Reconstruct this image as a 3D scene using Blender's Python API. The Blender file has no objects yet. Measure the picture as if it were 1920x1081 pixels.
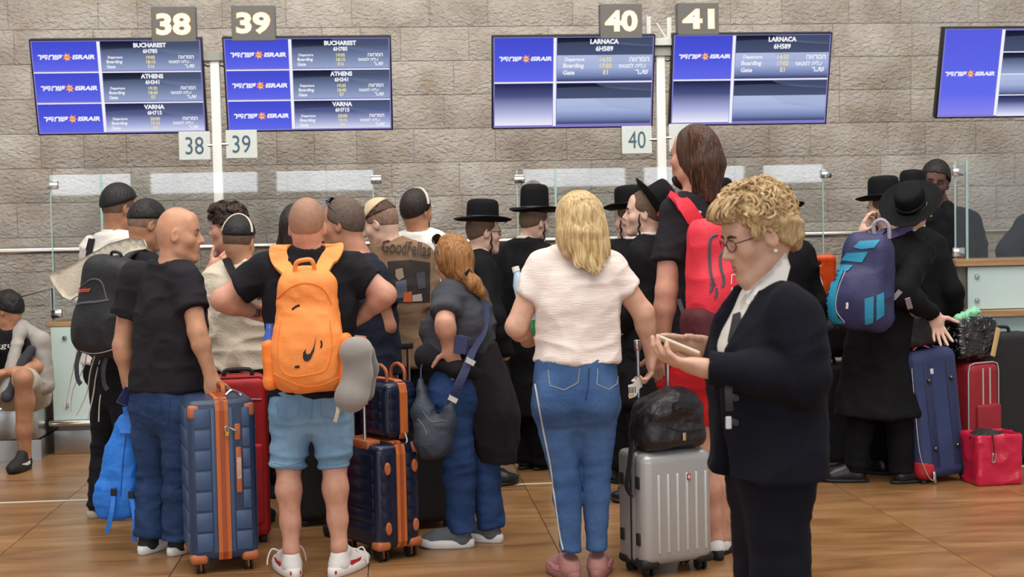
import bpy, bmesh, math, random
import numpy as np
from mathutils import Vector, Matrix

SC = bpy.context.scene
COL = SC.collection
random.seed(7)

# ------------------------------------------------------------------ camera
FPX = 2600.0
CAMZ = 1.55
YAW, PITCH, ROLL = 0.085, 0.0444, 0.020
_Fh = Vector((math.sin(YAW), math.cos(YAW), 0))
_R0 = Vector((math.cos(YAW), -math.sin(YAW), 0))
CF = (_Fh * math.cos(PITCH) - Vector((0, 0, 1)) * math.sin(PITCH)).normalized()
_U0 = _R0.cross(CF).normalized()
CR = _R0 * math.cos(ROLL) - _U0 * math.sin(ROLL)
CU = _U0 * math.cos(ROLL) + _R0 * math.sin(ROLL)
CC = Vector((0, 0, CAMZ))
cam_data = bpy.data.cameras.new('camera')
cam_data.sensor_width = 36.0
cam_data.lens = 36.0 * FPX / 1920.0
cam_data.clip_end = 200
cam_data.dof.use_dof = True; cam_data.dof.focus_distance = 6.6; cam_data.dof.aperture_fstop = 5.6
cam = bpy.data.objects.new('camera', cam_data)
cam.matrix_world = Matrix(((CR.x, CU.x, -CF.x, CC.x), (CR.y, CU.y, -CF.y, CC.y), (CR.z, CU.z, -CF.z, CC.z), (0, 0, 0, 1)))
COL.objects.link(cam)
SC.camera = cam

# ------------------------------------------------------------------ light
world = bpy.data.worlds.new('world'); SC.world = world; world.use_nodes = True
_bg = world.node_tree.nodes['Background']
_bg.inputs[0].default_value = (0.86, 0.93, 1.0, 1); _bg.inputs[1].default_value = 0.55
def area(name, loc, target, sx, sy, power, col):
    l = bpy.data.lights.new(name, 'AREA'); l.shape = 'RECTANGLE'; l.size = sx; l.size_y = sy
    l.energy = power; l.color = col
    o = bpy.data.objects.new(name, l); o.location = loc
    o.rotation_euler = (Vector(target) - Vector(loc)).to_track_quat('-Z', 'Y').to_euler()
    COL.objects.link(o); return o
area('ceiling_lamp_hall', (0.5, 3.0, 7.5), (0.5, 5.5, 0), 9, 5, 620, (1.0, 0.955, 0.9))
area('ceiling_lamp_counter', (0.5, 7.6, 6.6), (0.5, 9.6, 1.0), 11, 2.5, 420, (1.0, 0.95, 0.89))
vs = SC.view_settings
SC.display_settings.display_device = 'sRGB'
vs.view_transform = 'Standard'; vs.look = 'None'; vs.gamma = 1.0; vs.use_curve_mapping = False
vs.exposure = 0.0

# ------------------------------------------------------------------ pixel helpers (1920x1081 frame -> points of the place)
def ray(px, py):
    return CF + CR * ((px - 960) / FPX) - CU * ((py - 540.5) / FPX)
def P(px, py, d):
    return CC + ray(px, py) * d
def at_y(px, py, Y):
    r = ray(px, py); return CC + r * ((Y - CC.y) / r.y)
def ground(px, py, z=0.0):
    r = ray(px, py); return CC + r * ((z - CC.z) / r.z)
def gdepth(px, py, z=0.0):
    r = ray(px, py); return (z - CC.z) / r.z

# ------------------------------------------------------------------ materials
def lin(h):
    if isinstance(h, str):
        h = h.lstrip('#'); c = [int(h[i:i+2], 16) / 255 for i in (0, 2, 4)]
        return tuple((x / 12.92 if x <= 0.04045 else ((x + 0.055) / 1.055) ** 2.4) for x in c)
    return tuple(h)
MATS = {}
def mat(name, col, rough=0.7, metal=0.0, bump=0.0, bscale=40.0, var=0.0, vscale=8.0, stretch=(1, 1, 1), col2=None, sheen=0.0, sss=0.0, spec=0.5, coat=0.0, emit=None, estr=0.0, detail=4.0):
    if name in MATS: return MATS[name]
    m = bpy.data.materials.new(name); m.use_nodes = True
    nt = m.node_tree; b = nt.nodes['Principled BSDF']
    c = lin(col)
    b.inputs['Base Color'].default_value = (*c, 1); b.inputs['Roughness'].default_value = rough
    b.inputs['Metallic'].default_value = metal; b.inputs['Specular IOR Level'].default_value = spec
    if sheen: b.inputs['Sheen Weight'].default_value = sheen
    if coat: b.inputs['Coat Weight'].default_value = coat; b.inputs['Coat Roughness'].default_value = 0.1
    if sss:
        b.inputs['Subsurface Weight'].default_value = sss; b.inputs['Subsurface Radius'].default_value = (0.012, 0.005, 0.003)
        b.inputs['Subsurface Scale'].default_value = 1.0
    if emit:
        b.inputs['Emission Color'].default_value = (*lin(emit), 1); b.inputs['Emission Strength'].default_value = estr
    if var or bump or col2:
        tc = nt.nodes.new('ShaderNodeTexCoord'); mp = nt.nodes.new('ShaderNodeMapping')
        mp.inputs['Scale'].default_value = stretch
        nt.links.new(tc.outputs['Object'], mp.inputs[0])
        if var or col2:
            n = nt.nodes.new('ShaderNodeTexNoise'); n.inputs['Scale'].default_value = vscale; n.inputs['Detail'].default_value = detail
            nt.links.new(mp.outputs[0], n.inputs['Vector'])
            r = nt.nodes.new('ShaderNodeValToRGB')
            ca = lin(col2) if col2 else tuple(max(0, x * (1 - var)) for x in c)
            cb = c if col2 else tuple(min(1, x * (1 + var)) for x in c)
            r.color_ramp.elements[0].position = 0.32; r.color_ramp.elements[1].position = 0.68
            r.color_ramp.elements[0].color = (*ca, 1); r.color_ramp.elements[1].color = (*cb, 1)
            nt.links.new(n.outputs['Fac'], r.inputs[0]); nt.links.new(r.outputs[0], b.inputs['Base Color'])
        if bump:
            n2 = nt.nodes.new('ShaderNodeTexNoise'); n2.inputs['Scale'].default_value = bscale; n2.inputs['Detail'].default_value = 5
            nt.links.new(mp.outputs[0], n2.inputs['Vector'])
            bp = nt.nodes.new('ShaderNodeBump'); bp.inputs['Strength'].default_value = bump; bp.inputs['Distance'].default_value = 0.01
            nt.links.new(n2.outputs['Fac'], bp.inputs['Height']); nt.links.new(bp.outputs[0], b.inputs['Normal'])
    MATS[name] = m; return m
def cloth(name, col, var=0.12, **k):
    k.setdefault('rough', 0.9); k.setdefault('bump', 0.25); k.setdefault('bscale', 60); k.setdefault('spec', 0.25)
    return mat(name, col, var=var, **k)
def skinmat(name, col, rough=0.5):
    return mat(name, col, rough=rough, var=0.10, vscale=22, bump=0.08, bscale=160, sss=0.0, spec=0.4)
def hairmat(name, col, col2, stretch=(60, 60, 6), rough=0.5):
    return mat(name, col, rough=rough, col2=col2, vscale=1.6, stretch=stretch, bump=0.7, bscale=2.2, spec=0.4)
def plastic(name, col, rough=0.35, **k): return mat(name, col, rough=rough, **k)
def metalm(name, col='#c8c8c6', rough=0.28, **k): return mat(name, col, rough=rough, metal=1.0, **k)
def glow(name, col, strength):
    if name in MATS: return MATS[name]
    m = bpy.data.materials.new(name); m.use_nodes = True; nt = m.node_tree
    nt.nodes.remove(nt.nodes['Principled BSDF'])
    e = nt.nodes.new('ShaderNodeEmission'); e.inputs[0].default_value = (*lin(col), 1); e.inputs[1].default_value = strength
    nt.links.new(e.outputs[0], nt.nodes['Material Output'].inputs[0]); MATS[name] = m; return m

# ------------------------------------------------------------------ objects
ORG = {}
def empty(name, loc, label=None, cat=None, group=None):
    o = bpy.data.objects.new(name, None); o.empty_display_size = 0.1; o.location = loc; COL.objects.link(o)
    ORG[o.name] = Vector(loc)
    return tag(o, label, cat, group)
def tag(o, label=None, cat=None, group=None, kind=None):
    if label: o['label'] = label
    if cat: o['category'] = cat
    if group: o['group'] = group
    if kind: o['kind'] = kind
    return o
def obj(name, V, F, m, parent=None, smooth=True, label=None, origin=None, sharp=None):
    """V in world coordinates; the object's own origin is its parent's origin"""
    V = np.asarray(V, dtype=np.float64)
    if len(V) == 0: return None
    org = ORG[parent.name] if parent is not None else (Vector(origin) if origin is not None else Vector((float(V[:, 0].mean()), float(V[:, 1].mean()), float(V[:, 2].min()))))
    me = bpy.data.meshes.new(name)
    V = V - np.array(org)
    if isinstance(F, np.ndarray):
        n, q = F.shape
        me.vertices.add(len(V)); me.vertices.foreach_set('co', V.astype(np.float32).ravel())
        me.loops.add(n * q); me.loops.foreach_set('vertex_index', F.astype(np.int32).ravel())
        me.polygons.add(n); me.polygons.foreach_set('loop_start', np.arange(0, n * q, q, dtype=np.int32))
        me.update(calc_edges=True)
    else:
        me.from_pydata([tuple(v) for v in V], [], F); me.update()
    if smooth: me.polygons.foreach_set('use_smooth', np.ones(len(me.polygons), dtype=bool))
    if sharp is not None:
        try: me.set_sharp_from_angle(angle=math.radians(sharp))
        except Exception: pass
    if m is not None: me.materials.append(m)
    o = bpy.data.objects.new(name, me); COL.objects.link(o)
    if parent is not None: o.parent = parent
    else: o.location = org
    ORG[o.name] = org
    if label: o['label'] = label
    return o

class MB:
    """collects plain pieces in world space for one mesh"""
    def __init__(s): s.v = []; s.f = []
    def add(s, V, F):
        n = len(s.v); s.v += [tuple(x) for x in V]; s.f += [tuple(i + n for i in f) for f in F]; return s
    def box(s, c, size, M=None, bev=0.0, seg=2):
        V, F = rbox(size, bev, seg); M = M or Matrix.Identity(3)
        c = Vector(c); return s.add([c + M @ v for v in V], F)
    def tube(s, pts, r, seg=8, closed=False):
        V, F = tube(pts, r, seg, closed); return s.add(V, F)
    def ribbon(s, pts, w, t, wd):
        V, F = ribbon(pts, w, t, wd); return s.add(V, F)
    def lathe(s, prof, c, M=None, seg=24, sx=1, sy=1):
        V, F = lathe(prof, seg, sx, sy); M = M or Matrix.Identity(3); c = Vector(c)
        return s.add([c + M @ v for v in V], F)
    def quad(s, a, b, c, d): return s.add([a, b, c, d], [(0, 1, 2, 3)])
    def build(s, name, m, parent=None, smooth=False, label=None, origin=None, sharp=35):
        return obj(name, s.v, s.f, m, parent, smooth, label, origin, sharp if smooth else None)

_rb = {}
def rbox(size, bev=0.0, seg=2):
    key = (round(size[0], 4), round(size[1], 4), round(size[2], 4), round(bev, 4), seg)
    if key not in _rb:
        bm = bmesh.new(); bmesh.ops.create_cube(bm, size=1.0)
        bmesh.ops.scale(bm, vec=size, verts=bm.verts)
        if bev > 0: bmesh.ops.bevel(bm, geom=bm.edges[:], offset=min(bev, 0.49 * min(size)), segments=seg, profile=0.5, affect='EDGES', clamp_overlap=True)
        bm.verts.index_update()
        _rb[key] = ([v.co.copy() for v in bm.verts], [tuple(v.index for v in f.verts) for f in bm.faces]); bm.free()
    return _rb[key]
def catmull(pts, n=8, closed=False):
    pts = [Vector(p) for p in pts]
    if len(pts) < 3 or n <= 1: return pts
    out = []; m = len(pts)
    for i in range(m if closed else m - 1):
        if closed: p0, p1, p2, p3 = pts[(i-1) % m], pts[i], pts[(i+1) % m], pts[(i+2) % m]
        else: p0, p1, p2, p3 = pts[max(i-1, 0)], pts[i], pts[i+1], pts[min(i+2, m-1)]
        for k in range(n):
            t = k / n
            out.append(0.5 * ((2*p1) + (p2-p0)*t + (2*p0-5*p1+4*p2-p3)*t*t + (3*p1-p0-3*p2+p3)*t**3))
    if not closed: out.append(pts[-1])
    return out
def frames(pts, closed=False, up=Vector((0, 0, 1))):
    T = []
    n = len(pts)
    for i in range(n):
        a = pts[(i-1) % n] if (closed or i > 0) else pts[i]; b = pts[(i+1) % n] if (closed or i < n-1) else pts[i]
        t = (b - a); T.append(t.normalized() if t.length > 1e-9 else Vector((0, 0, 1)))
    N = []; prev = None
    for t in T:
        if prev is None:
            u = up if abs(t.dot(up)) < 0.95 else Vector((1, 0, 0))
            nn = (u - t * u.dot(t)).normalized()
        else:
            nn = prev - t * prev.dot(t); nn = nn.normalized() if nn.length > 1e-6 else prev
        N.append(nn); prev = nn
    return T, N
def tube(pts, r, seg=8, closed=False):
    pts = [Vector(p) for p in pts]; n = len(pts)
    rs = r if isinstance(r, (list, tuple)) else [r] * n
    if len(rs) != n: rs = [float(x) for x in np.interp(np.linspace(0, 1, n), np.linspace(0, 1, len(rs)), rs)]
    T, N = frames(pts, closed); V = []; F = []
    for i in range(n):
        b = T[i].cross(N[i])
        for k in range(seg):
            a = 2 * math.pi * k / seg
            V.append(pts[i] + (N[i] * math.cos(a) + b * math.sin(a)) * rs[i])
    for i in range(n if closed else n - 1):
        j = (i + 1) % n
        for k in range(seg):
            F.append((i*seg+k, i*seg+(k+1) % seg, j*seg+(k+1) % seg, j*seg+k))
    if not closed:
        F.append(tuple(range(seg))[::-1]); F.append(tuple((n-1)*seg+k for k in range(seg)))
    return V, F
def ribbon(pts, w, t, wd):
    """flat band: wd = width direction (one vector or one per point)"""
    pts = [Vector(p) for p in pts]; n = len(pts); T, _ = frames(pts); V = []; F = []
    ws = w if isinstance(w, (list, tuple)) else [w] * n
    if len(ws) != n: ws = [float(x) for x in np.interp(np.linspace(0, 1, n), np.linspace(0, 1, len(ws)), ws)]
    for i in range(n):
        d = Vector(wd[i] if isinstance(wd, list) else wd); d = (d - T[i] * d.dot(T[i])).normalized(); nn = T[i].cross(d)
        for a, b in ((-1, -1), (1, -1), (1, 1), (-1, 1)): V.append(pts[i] + d * (a * ws[i] / 2) + nn * (b * t / 2))
    for i in range(n - 1):
        for k in range(4): F.append((i*4+k, i*4+(k+1) % 4, i*4+4+(k+1) % 4, i*4+4+k))
    F.append((3, 2, 1, 0)); F.append(tuple((n-1)*4+k for k in range(4)))
    return V, F
def lathe(prof, seg=24, sx=1, sy=1):
    V = []; F = []; n = len(prof)
    for (r, z) in prof:
        for k in range(seg):
            a = 2 * math.pi * k / seg; V.append(Vector((r * math.cos(a) * sx, r * math.sin(a) * sy, z)))
    for i in range(n - 1):
        for k in range(seg): F.append((i*seg+k, i*seg+(k+1) % seg, (i+1)*seg+(k+1) % seg, (i+1)*seg+k))
    if prof[0][0] > 1e-5: F.append(tuple(range(seg))[::-1])
    if prof[-1][0] > 1e-5: F.append(tuple((n-1)*seg+k for k in range(seg)))
    return V, F
def axes(fwd, up=Vector((0, 0, 1))):
    """matrix whose columns are right, forward, up"""
    f = Vector(fwd).normalized(); r = f.cross(up).normalized(); u = r.cross(f)
    return Matrix((r, f, u)).transposed()
def rotz(a): return Matrix.Rotation(a, 3, 'Z')

# ------------------------------------------------------------------ text (flat print)
_tx = {}
def text_geo(s, bold=0.0):
    k = (s, bold)
    if k not in _tx:
        c = bpy.data.curves.new('t', 'FONT'); c.body = s; c.size = 1.0; c.align_x = 'CENTER'; c.align_y = 'CENTER'
        c.offset = bold; c.resolution_u = 3
        o = bpy.data.objects.new('t', c); COL.objects.link(o)
        bpy.context.view_layer.update()
        me = bpy.data.meshes.new_from_object(o.evaluated_get(bpy.context.evaluated_depsgraph_get()))
        V = [v.co.copy() for v in me.vertices]; F = [tuple(p.vertices) for p in me.polygons]
        bpy.data.objects.remove(o); bpy.data.curves.remove(c); bpy.data.meshes.remove(me)
        if V:
            x0 = min(v.x for v in V); x1 = max(v.x for v in V); y0 = min(v.y for v in V); y1 = max(v.y for v in V)
            V = [Vector(((v.x-(x0+x1)/2), (v.y-(y0+y1)/2), 0)) for v in V]; wh = (x1-x0, y1-y0)
        else: wh = (1, 1)
        _tx[k] = (V, F, wh)
    return _tx[k]
def print_text(name, s, c, right, up, w=None, h=None, m=None, parent=None, bold=0.0, slant=0.0, bend=None):
    """lettering on a plane at c; right/up unit vectors; w or h real size"""
    V, F, (tw, th) = text_geo(s, bold)
    sx = w / tw if w else h / th; sy = h / th if h else sx
    if not w: sx = sy
    c = Vector(c); out = []
    for v in V:
        x = v.x * sx + v.y * sy * slant; y = v.y * sy
        p = c + right * x + up * y
        if bend: p = p + bend(x, y)
        out.append(p)
    return obj(name, out, F, m, parent, smooth=False)
# ------------------------------------------------------------------ signed-distance modelling for soft shapes (one continuous surface)
def smin(a, b, k):
    if k <= 0: return np.minimum(a, b)
    h = np.maximum(k - np.abs(a - b), 0) / k
    return np.minimum(a, b) - h * h * (k * 0.25)
def smax(a, b, k): return -smin(-a, -b, k)
def A(v): return np.array([float(v[0]), float(v[1]), float(v[2])])
def cap(a, b, ra, rb=None, k=0.02, op='add', squash=None):
    """tapered capsule; squash=(axis, f) flattens it along axis by f"""
    rb = ra if rb is None else rb; a = A(a); b = A(b); ab = b - a; L2 = max(float(ab @ ab), 1e-9)
    if squash is not None:
        ax = A(squash[0]); ax = ax / np.linalg.norm(ax); sf = squash[1]
    def fn(X, Y, Z):
        x, y, z = X - a[0], Y - a[1], Z - a[2]
        t = np.clip((x * ab[0] + y * ab[1] + z * ab[2]) / L2, 0, 1)
        dx, dy, dz = x - t * ab[0], y - t * ab[1], z - t * ab[2]
        d2 = dx * dx + dy * dy + dz * dz
        if squash is not None:
            q = dx * ax[0] + dy * ax[1] + dz * ax[2]; d2 = d2 + q * q * (1 / (sf * sf) - 1)
        return np.sqrt(d2) - (ra + t * (rb - ra))
    r = max(ra, rb)
    return (op, fn, np.minimum(a, b) - r, np.maximum(a, b) + r, k)
def sleeve(a, b, ra, rb, k=0.02, squash=None):
    """tapered tube from a with a flat open end at b"""
    op, fn0, lo, hi, _ = cap(a, b, ra, rb, squash=squash); a_ = A(a); b_ = A(b); d = b_ - a_; d = d / np.linalg.norm(d)
    def fn(X, Y, Z):
        return np.maximum(fn0(X, Y, Z), (X - b_[0]) * d[0] + (Y - b_[1]) * d[1] + (Z - b_[2]) * d[2])
    return ('add', fn, lo, hi, k)
def ell(c, r, M=None, k=0.02, op='add'):
    c = A(c); r = np.array(r, dtype=float); m = np.array(M) if M is not None else np.eye(3)   # columns = axes
    def fn(X, Y, Z):
        x, y, z = X - c[0], Y - c[1], Z - c[2]
        u = (x * m[0, 0] + y * m[1, 0] + z * m[2, 0]); v = (x * m[0, 1] + y * m[1, 1] + z * m[2, 1]); w = (x * m[0, 2] + y * m[1, 2] + z * m[2, 2])
        k0 = np.sqrt((u / r[0])**2 + (v / r[1])**2 + (w / r[2])**2); k1 = np.sqrt((u / r[0]**2)**2 + (v / r[1]**2)**2 + (w / r[2]**2)**2) + 1e-9
        return np.where(k0 < 1e-4, -r.min(), k0 * (k0 - 1) / k1)
    e = np.sqrt((m**2) @ (r**2))
    return (op, fn, c - e, c + e, k)
def rb_(c, half, M=None, rnd=0.02, k=0.02, op='add', taper=None):
    """rounded box; taper=(f) scales x,y by f at top relative to bottom"""
    c = A(c); h = np.array(half, dtype=float); m = np.array(M) if M is not None else np.eye(3)
    def fn(X, Y, Z):
        x, y, z = X - c[0], Y - c[1], Z - c[2]
        u = (x * m[0, 0] + y * m[1, 0] + z * m[2, 0]); v = (x * m[0, 1] + y * m[1, 1] + z * m[2, 1]); w = (x * m[0, 2] + y * m[1, 2] + z * m[2, 2])
        if taper is not None:
            t = np.clip(w / (2 * h[2]) + 0.5, 0, 1); s = 1 + (taper - 1) * t; u = u / s; v = v / (0.5 + 0.5 * s)
        qx, qy, qz = np.abs(u) - h[0] + rnd, np.abs(v) - h[1] + rnd, np.abs(w) - h[2] + rnd
        return np.sqrt(np.maximum(qx, 0)**2 + np.maximum(qy, 0)**2 + np.maximum(qz, 0)**2) + np.minimum(np.maximum(qx, np.maximum(qy, qz)), 0) - rnd
    hh = h * max(1.0, taper or 1.0)
    e = np.abs(m) @ hh
    return (op, fn, c - e, c + e, k)
def zloft(lv, right, n=2.3, k=0.03, op='add', infl=0.0):
    """stack of ellipses: lv = [(z, cx, cy, half_width, half_depth)], right = width direction"""
    lv = sorted(lv, key=lambda q: q[0]); L = np.array(lv, dtype=float)
    r = np.array([float(right[0]), float(right[1])]); r = r / np.linalg.norm(r)
    zz = np.linspace(L[0, 0], L[-1, 0], 64); S = []
    for j in range(1, 5):
        yv = np.interp(zz, L[:, 0], L[:, j]); yp = np.pad(yv, 4, mode='edge'); yv = np.convolve(yp, np.array([1, 2, 3, 4, 5, 4, 3, 2, 1]) / 25.0, 'valid'); S.append(yv)
    S[2] = S[2] + infl; S[3] = S[3] + infl
    z0, z1 = L[0, 0], L[-1, 0]
    def fn(X, Y, Z):
        cx, cy, a, b = (np.interp(Z, zz, s) for s in S)
        u = (X - cx) * r[0] + (Y - cy) * r[1]; v = -(X - cx) * r[1] + (Y - cy) * r[0]
        q = (np.abs(u / a)**n + np.abs(v / b)**n)**(1 / n)
        d = (q - 1) * np.minimum(a, b)
        return np.maximum(d, np.maximum(z0 - Z, Z - z1))
    m = max(S[2].max(), S[3].max())
    return (op, fn, np.array([S[0].min() - m, S[1].min() - m, z0]), np.array([S[0].max() + m, S[1].max() + m, z1]), k)
def plane_cut(p, n, k=0.0):
    """keeps the side the normal does not point to"""
    p = A(p); n = A(n); n = n / np.linalg.norm(n)
    return ('cut', lambda X, Y, Z: (X - p[0]) * n[0] + (Y - p[1]) * n[1] + (Z - p[2]) * n[2], None, None, k)
def grid_eval(prims, lo, hi, vox):
    n = np.maximum(np.ceil((hi - lo) / vox).astype(int) + 1, 3)
    ax = [lo[i] + vox * np.arange(n[i]) for i in range(3)]
    F = np.full(n, 0.5, dtype=np.float32)
    for op, fn, plo, phi, k in prims:
        if op == 'cut':
            F = smax(F, fn(ax[0][:, None, None], ax[1][None, :, None], ax[2][None, None, :]).astype(np.float32), k); continue
        m = k + 2.5 * vox
        i0 = np.clip(np.floor((plo - m - lo) / vox).astype(int), 0, n); i1 = np.clip(np.ceil((phi + m - lo) / vox).astype(int) + 1, 0, n)
        if np.any(i1 <= i0): continue
        sl = tuple(slice(i0[q], i1[q]) for q in range(3))
        d = fn(ax[0][sl[0]][:, None, None], ax[1][sl[1]][None, :, None], ax[2][sl[2]][None, None, :]).astype(np.float32)
        if op == 'add': F[sl] = smin(F[sl], d, k)
        elif op == 'sub': F[sl] = smax(F[sl], -d, k)
    return F, ax
_CO = np.array([(i, j, k) for i in (0, 1) for j in (0, 1) for k in (0, 1)])
_ED = [(a, b) for a in range(8) for b in range(a + 1, 8) if np.abs(_CO[a] - _CO[b]).sum() == 1]
def surface_nets(F, lo, vox):
    ins = F < 0
    s = np.zeros(np.array(F.shape) - 1, dtype=np.int8); nx, ny, nz = s.shape
    for i, j, k in _CO: s += ins[i:i+nx, j:j+ny, k:k+nz]
    idx = np.argwhere((s > 0) & (s < 8))
    if len(idx) == 0: return np.zeros((0, 3)), np.zeros((0, 4), int)
    cid = np.full(s.shape, -1, dtype=np.int64); cid[tuple(idx.T)] = np.arange(len(idx))
    cv = np.stack([F[idx[:, 0] + i, idx[:, 1] + j, idx[:, 2] + k] for i, j, k in _CO], 1).astype(float)
    acc = np.zeros((len(idx), 3)); cnt = np.zeros(len(idx))
    for a, b in _ED:
        va, vb = cv[:, a], cv[:, b]; m = (va < 0) != (vb < 0)
        t = np.where(m, va / np.where(m, va - vb, 1), 0)[:, None]
        acc += np.where(m[:, None], _CO[a] + t * (_CO[b] - _CO[a]), 0); cnt += m
    V = lo + (idx + acc / cnt[:, None]) * vox
    Q = []
    for ax in range(3):
        sl0 = [slice(None)] * 3; sl1 = [slice(None)] * 3; sl0[ax] = slice(0, -1); sl1[ax] = slice(1, None)
        a_, b_ = ins[tuple(sl0)], ins[tuple(sl1)]
        e = np.argwhere(a_ != b_)
        o1, o2 = [q for q in range(3) if q != ax]
        ok = (e[:, o1] > 0) & (e[:, o2] > 0) & (e[:, o1] < s.shape[o1]) & (e[:, o2] < s.shape[o2]); e = e[ok]
        if len(e) == 0: continue
        flip = a_[tuple(e.T)]
        def c(d1, d2):
            q = e.copy(); q[:, o1] += d1; q[:, o2] += d2; return cid[tuple(q.T)]
        f = np.stack([c(-1, -1), c(0, -1), c(0, 0), c(-1, 0)], 1)
        if ax == 1: flip = ~flip
        f[~flip] = f[~flip][:, ::-1]
        Q.append(f)
    Q = np.concatenate(Q) if Q else np.zeros((0, 4), int)
    return V, Q
def relax(V, Q, it=2, lam=0.5):
    if len(Q) == 0: return V
    E = np.concatenate([Q[:, [0, 1]], Q[:, [1, 2]], Q[:, [2, 3]], Q[:, [3, 0]]]); E = np.concatenate([E, E[:, ::-1]])
    n = np.bincount(E[:, 0], minlength=len(V)); n = np.maximum(n, 1)
    for i in range(it):
        for l in (lam, -lam * 1.03):
            D = np.stack([np.bincount(E[:, 0], weights=V[E[:, 1], q], minlength=len(V)) for q in range(3)], 1) / n[:, None] - V
            V = V + l * D
    return V
def vnormals(V, Q):
    N = np.cross(V[Q[:, 2]] - V[Q[:, 0]], V[Q[:, 3]] - V[Q[:, 1]])
    out = np.stack([sum(np.bincount(Q[:, c], weights=N[:, q], minlength=len(V)) for c in range(4)) for q in range(3)], 1)
    return out / np.maximum(np.linalg.norm(out, axis=1, keepdims=True), 1e-12)
def vnoise(Pt, seed=0):
    i = np.floor(Pt).astype(np.int64); f = Pt - i; f = f * f * (3 - 2 * f); out = 0
    for dx in (0, 1):
        for dy in (0, 1):
            for dz in (0, 1):
                h = ((i[:, 0] + dx) * 374761393 + (i[:, 1] + dy) * 668265263 + (i[:, 2] + dz) * 2147483647 + seed * 974711) & 0xFFFFFFFF
                h = ((h ^ (h >> 13)) * 1274126177) & 0xFFFFFFFF; h = (h ^ (h >> 16)) / 4294967295.0
                w = (f[:, 0] if dx else 1 - f[:, 0]) * (f[:, 1] if dy else 1 - f[:, 1]) * (f[:, 2] if dz else 1 - f[:, 2])
                out = out + w * h
    return out * 2 - 1
def folds(amp, fx=9, fz=16, seed=0, sharp=True, mask=None, vert=False):
    """cloth wrinkles as displacement along the normal"""
    def fn(V, N):
        s = np.array([fx, fx, fz]) if not vert else np.array([fz, fz, fx])
        w = V + 0.03 * np.stack([vnoise(V * 6 + 7, seed + 1), vnoise(V * 6 + 17, seed + 2), vnoise(V * 6 + 31, seed + 3)], 1)
        n = vnoise(w * s + seed * 3.7, seed)
        if sharp: n = 1 - 2 * np.abs(n) ** 0.8
        n = 0.7 * n + 0.3 * vnoise(w * s * 2.3, seed + 9)
        a = amp if mask is None else amp * mask(V)
        return n * a
    return fn
def sculpt(prims, vox=0.009, disp=None, smooth=2, regions=(), pad=None):
    """mesh the field; regions = finer boxes [(lo, hi, vox)] of the same field"""
    adds = [p for p in prims if p[0] == 'add']
    lo = np.min([p[2] for p in adds], 0); hi = np.max([p[3] for p in adds], 0)
    parts = []
    def run(l, h, vx):
        F, _ = grid_eval(prims, l, h, vx); V, Q = surface_nets(F, l, vx); return V, Q
    V, Q = run(lo - 2.5 * vox, hi + 2.5 * vox, vox)
    for (l, h, vx) in regions:
        l = A(l); h = A(h)
        if len(Q):
            c = V[Q].mean(1); inside = np.all((c > l + 1.3 * vox) & (c < h - 1.3 * vox), 1); Q = Q[~inside]
    parts.append((V, Q))
    for (l, h, vx) in regions: parts.append(run(A(l), A(h), vx))
    VV = []; QQ = []; off = 0
    for V, Q in parts:
        if len(Q) == 0: continue
        u, inv = np.unique(Q, return_inverse=True); V = V[u]; Q = inv.reshape(Q.shape)
        V = relax(V, Q, smooth)
        if disp is not None:
            for dfn in (disp if isinstance(disp, (list, tuple)) else [disp]):
                N = vnormals(V, Q); V = V + N * dfn(V, N)[:, None]
        VV.append(V); QQ.append(Q + off); off += len(V)
    if not VV: return np.zeros((0, 3)), np.zeros((0, 4), int)
    return np.concatenate(VV), np.concatenate(QQ)
def soft(name, prims, m, parent=None, vox=0.009, disp=None, smooth=2, label=None, regions=(), origin=None):
    V, Q = sculpt(prims, vox, disp, smooth, regions)
    if len(V) == 0: print('EMPTY', name); return None
    return obj(name, V, Q, m, parent, True, label, origin)
# ================================================================== the hall
X_, Y_, Z_ = Vector((1, 0, 0)), Vector((0, 1, 0)), Vector((0, 0, 1))
WALL_Y = 11.8
M_steel = metalm('brushed_steel', '#b9bab8', 0.32, bump=0.04, bscale=90)
M_chrome = metalm('polished_rail_steel', '#d6d3cd', 0.16)
M_dark = plastic('dark_plastic', '#17171a', 0.45)
M_white_post = mat('white_post_paint', '#dcdad2', 0.45, var=0.03)
def glass_material(name, tint, refl=1.0, frost=0.0, mixcol=None):
    m = bpy.data.materials.new(name); m.use_nodes = True; nt = m.node_tree; nt.nodes.remove(nt.nodes['Principled BSDF'])
    tr = nt.nodes.new('ShaderNodeBsdfTransparent'); tr.inputs[0].default_value = (*tint, 1)
    gl = nt.nodes.new('ShaderNodeBsdfGlossy'); gl.inputs['Roughness'].default_value = 0.02 + frost * 0.3; gl.inputs[0].default_value = (1, 1, 1, 1)
    fr = nt.nodes.new('ShaderNodeFresnel'); fr.inputs[0].default_value = 1.5
    mu = nt.nodes.new('ShaderNodeMath'); mu.operation = 'MULTIPLY'; mu.inputs[1].default_value = refl
    mx = nt.nodes.new('ShaderNodeMixShader'); nt.links.new(fr.outputs[0], mu.inputs[0]); nt.links.new(mu.outputs[0], mx.inputs[0])
    nt.links.new(tr.outputs[0], mx.inputs[1]); nt.links.new(gl.outputs[0], mx.inputs[2])
    last = mx
    if frost:
        df = nt.nodes.new('ShaderNodeBsdfDiffuse'); df.inputs[0].default_value = (*mixcol, 1)
        m2 = nt.nodes.new('ShaderNodeMixShader'); m2.inputs[0].default_value = frost
        nt.links.new(mx.outputs[0], m2.inputs[1]); nt.links.new(df.outputs[0], m2.inputs[2]); last = m2
    nt.links.new(last.outputs[0], nt.nodes['Material Output'].inputs[0]); return m
M_glass = glass_material('clear_screen_glass', (0.97, 0.985, 0.98), 1.15)
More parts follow.
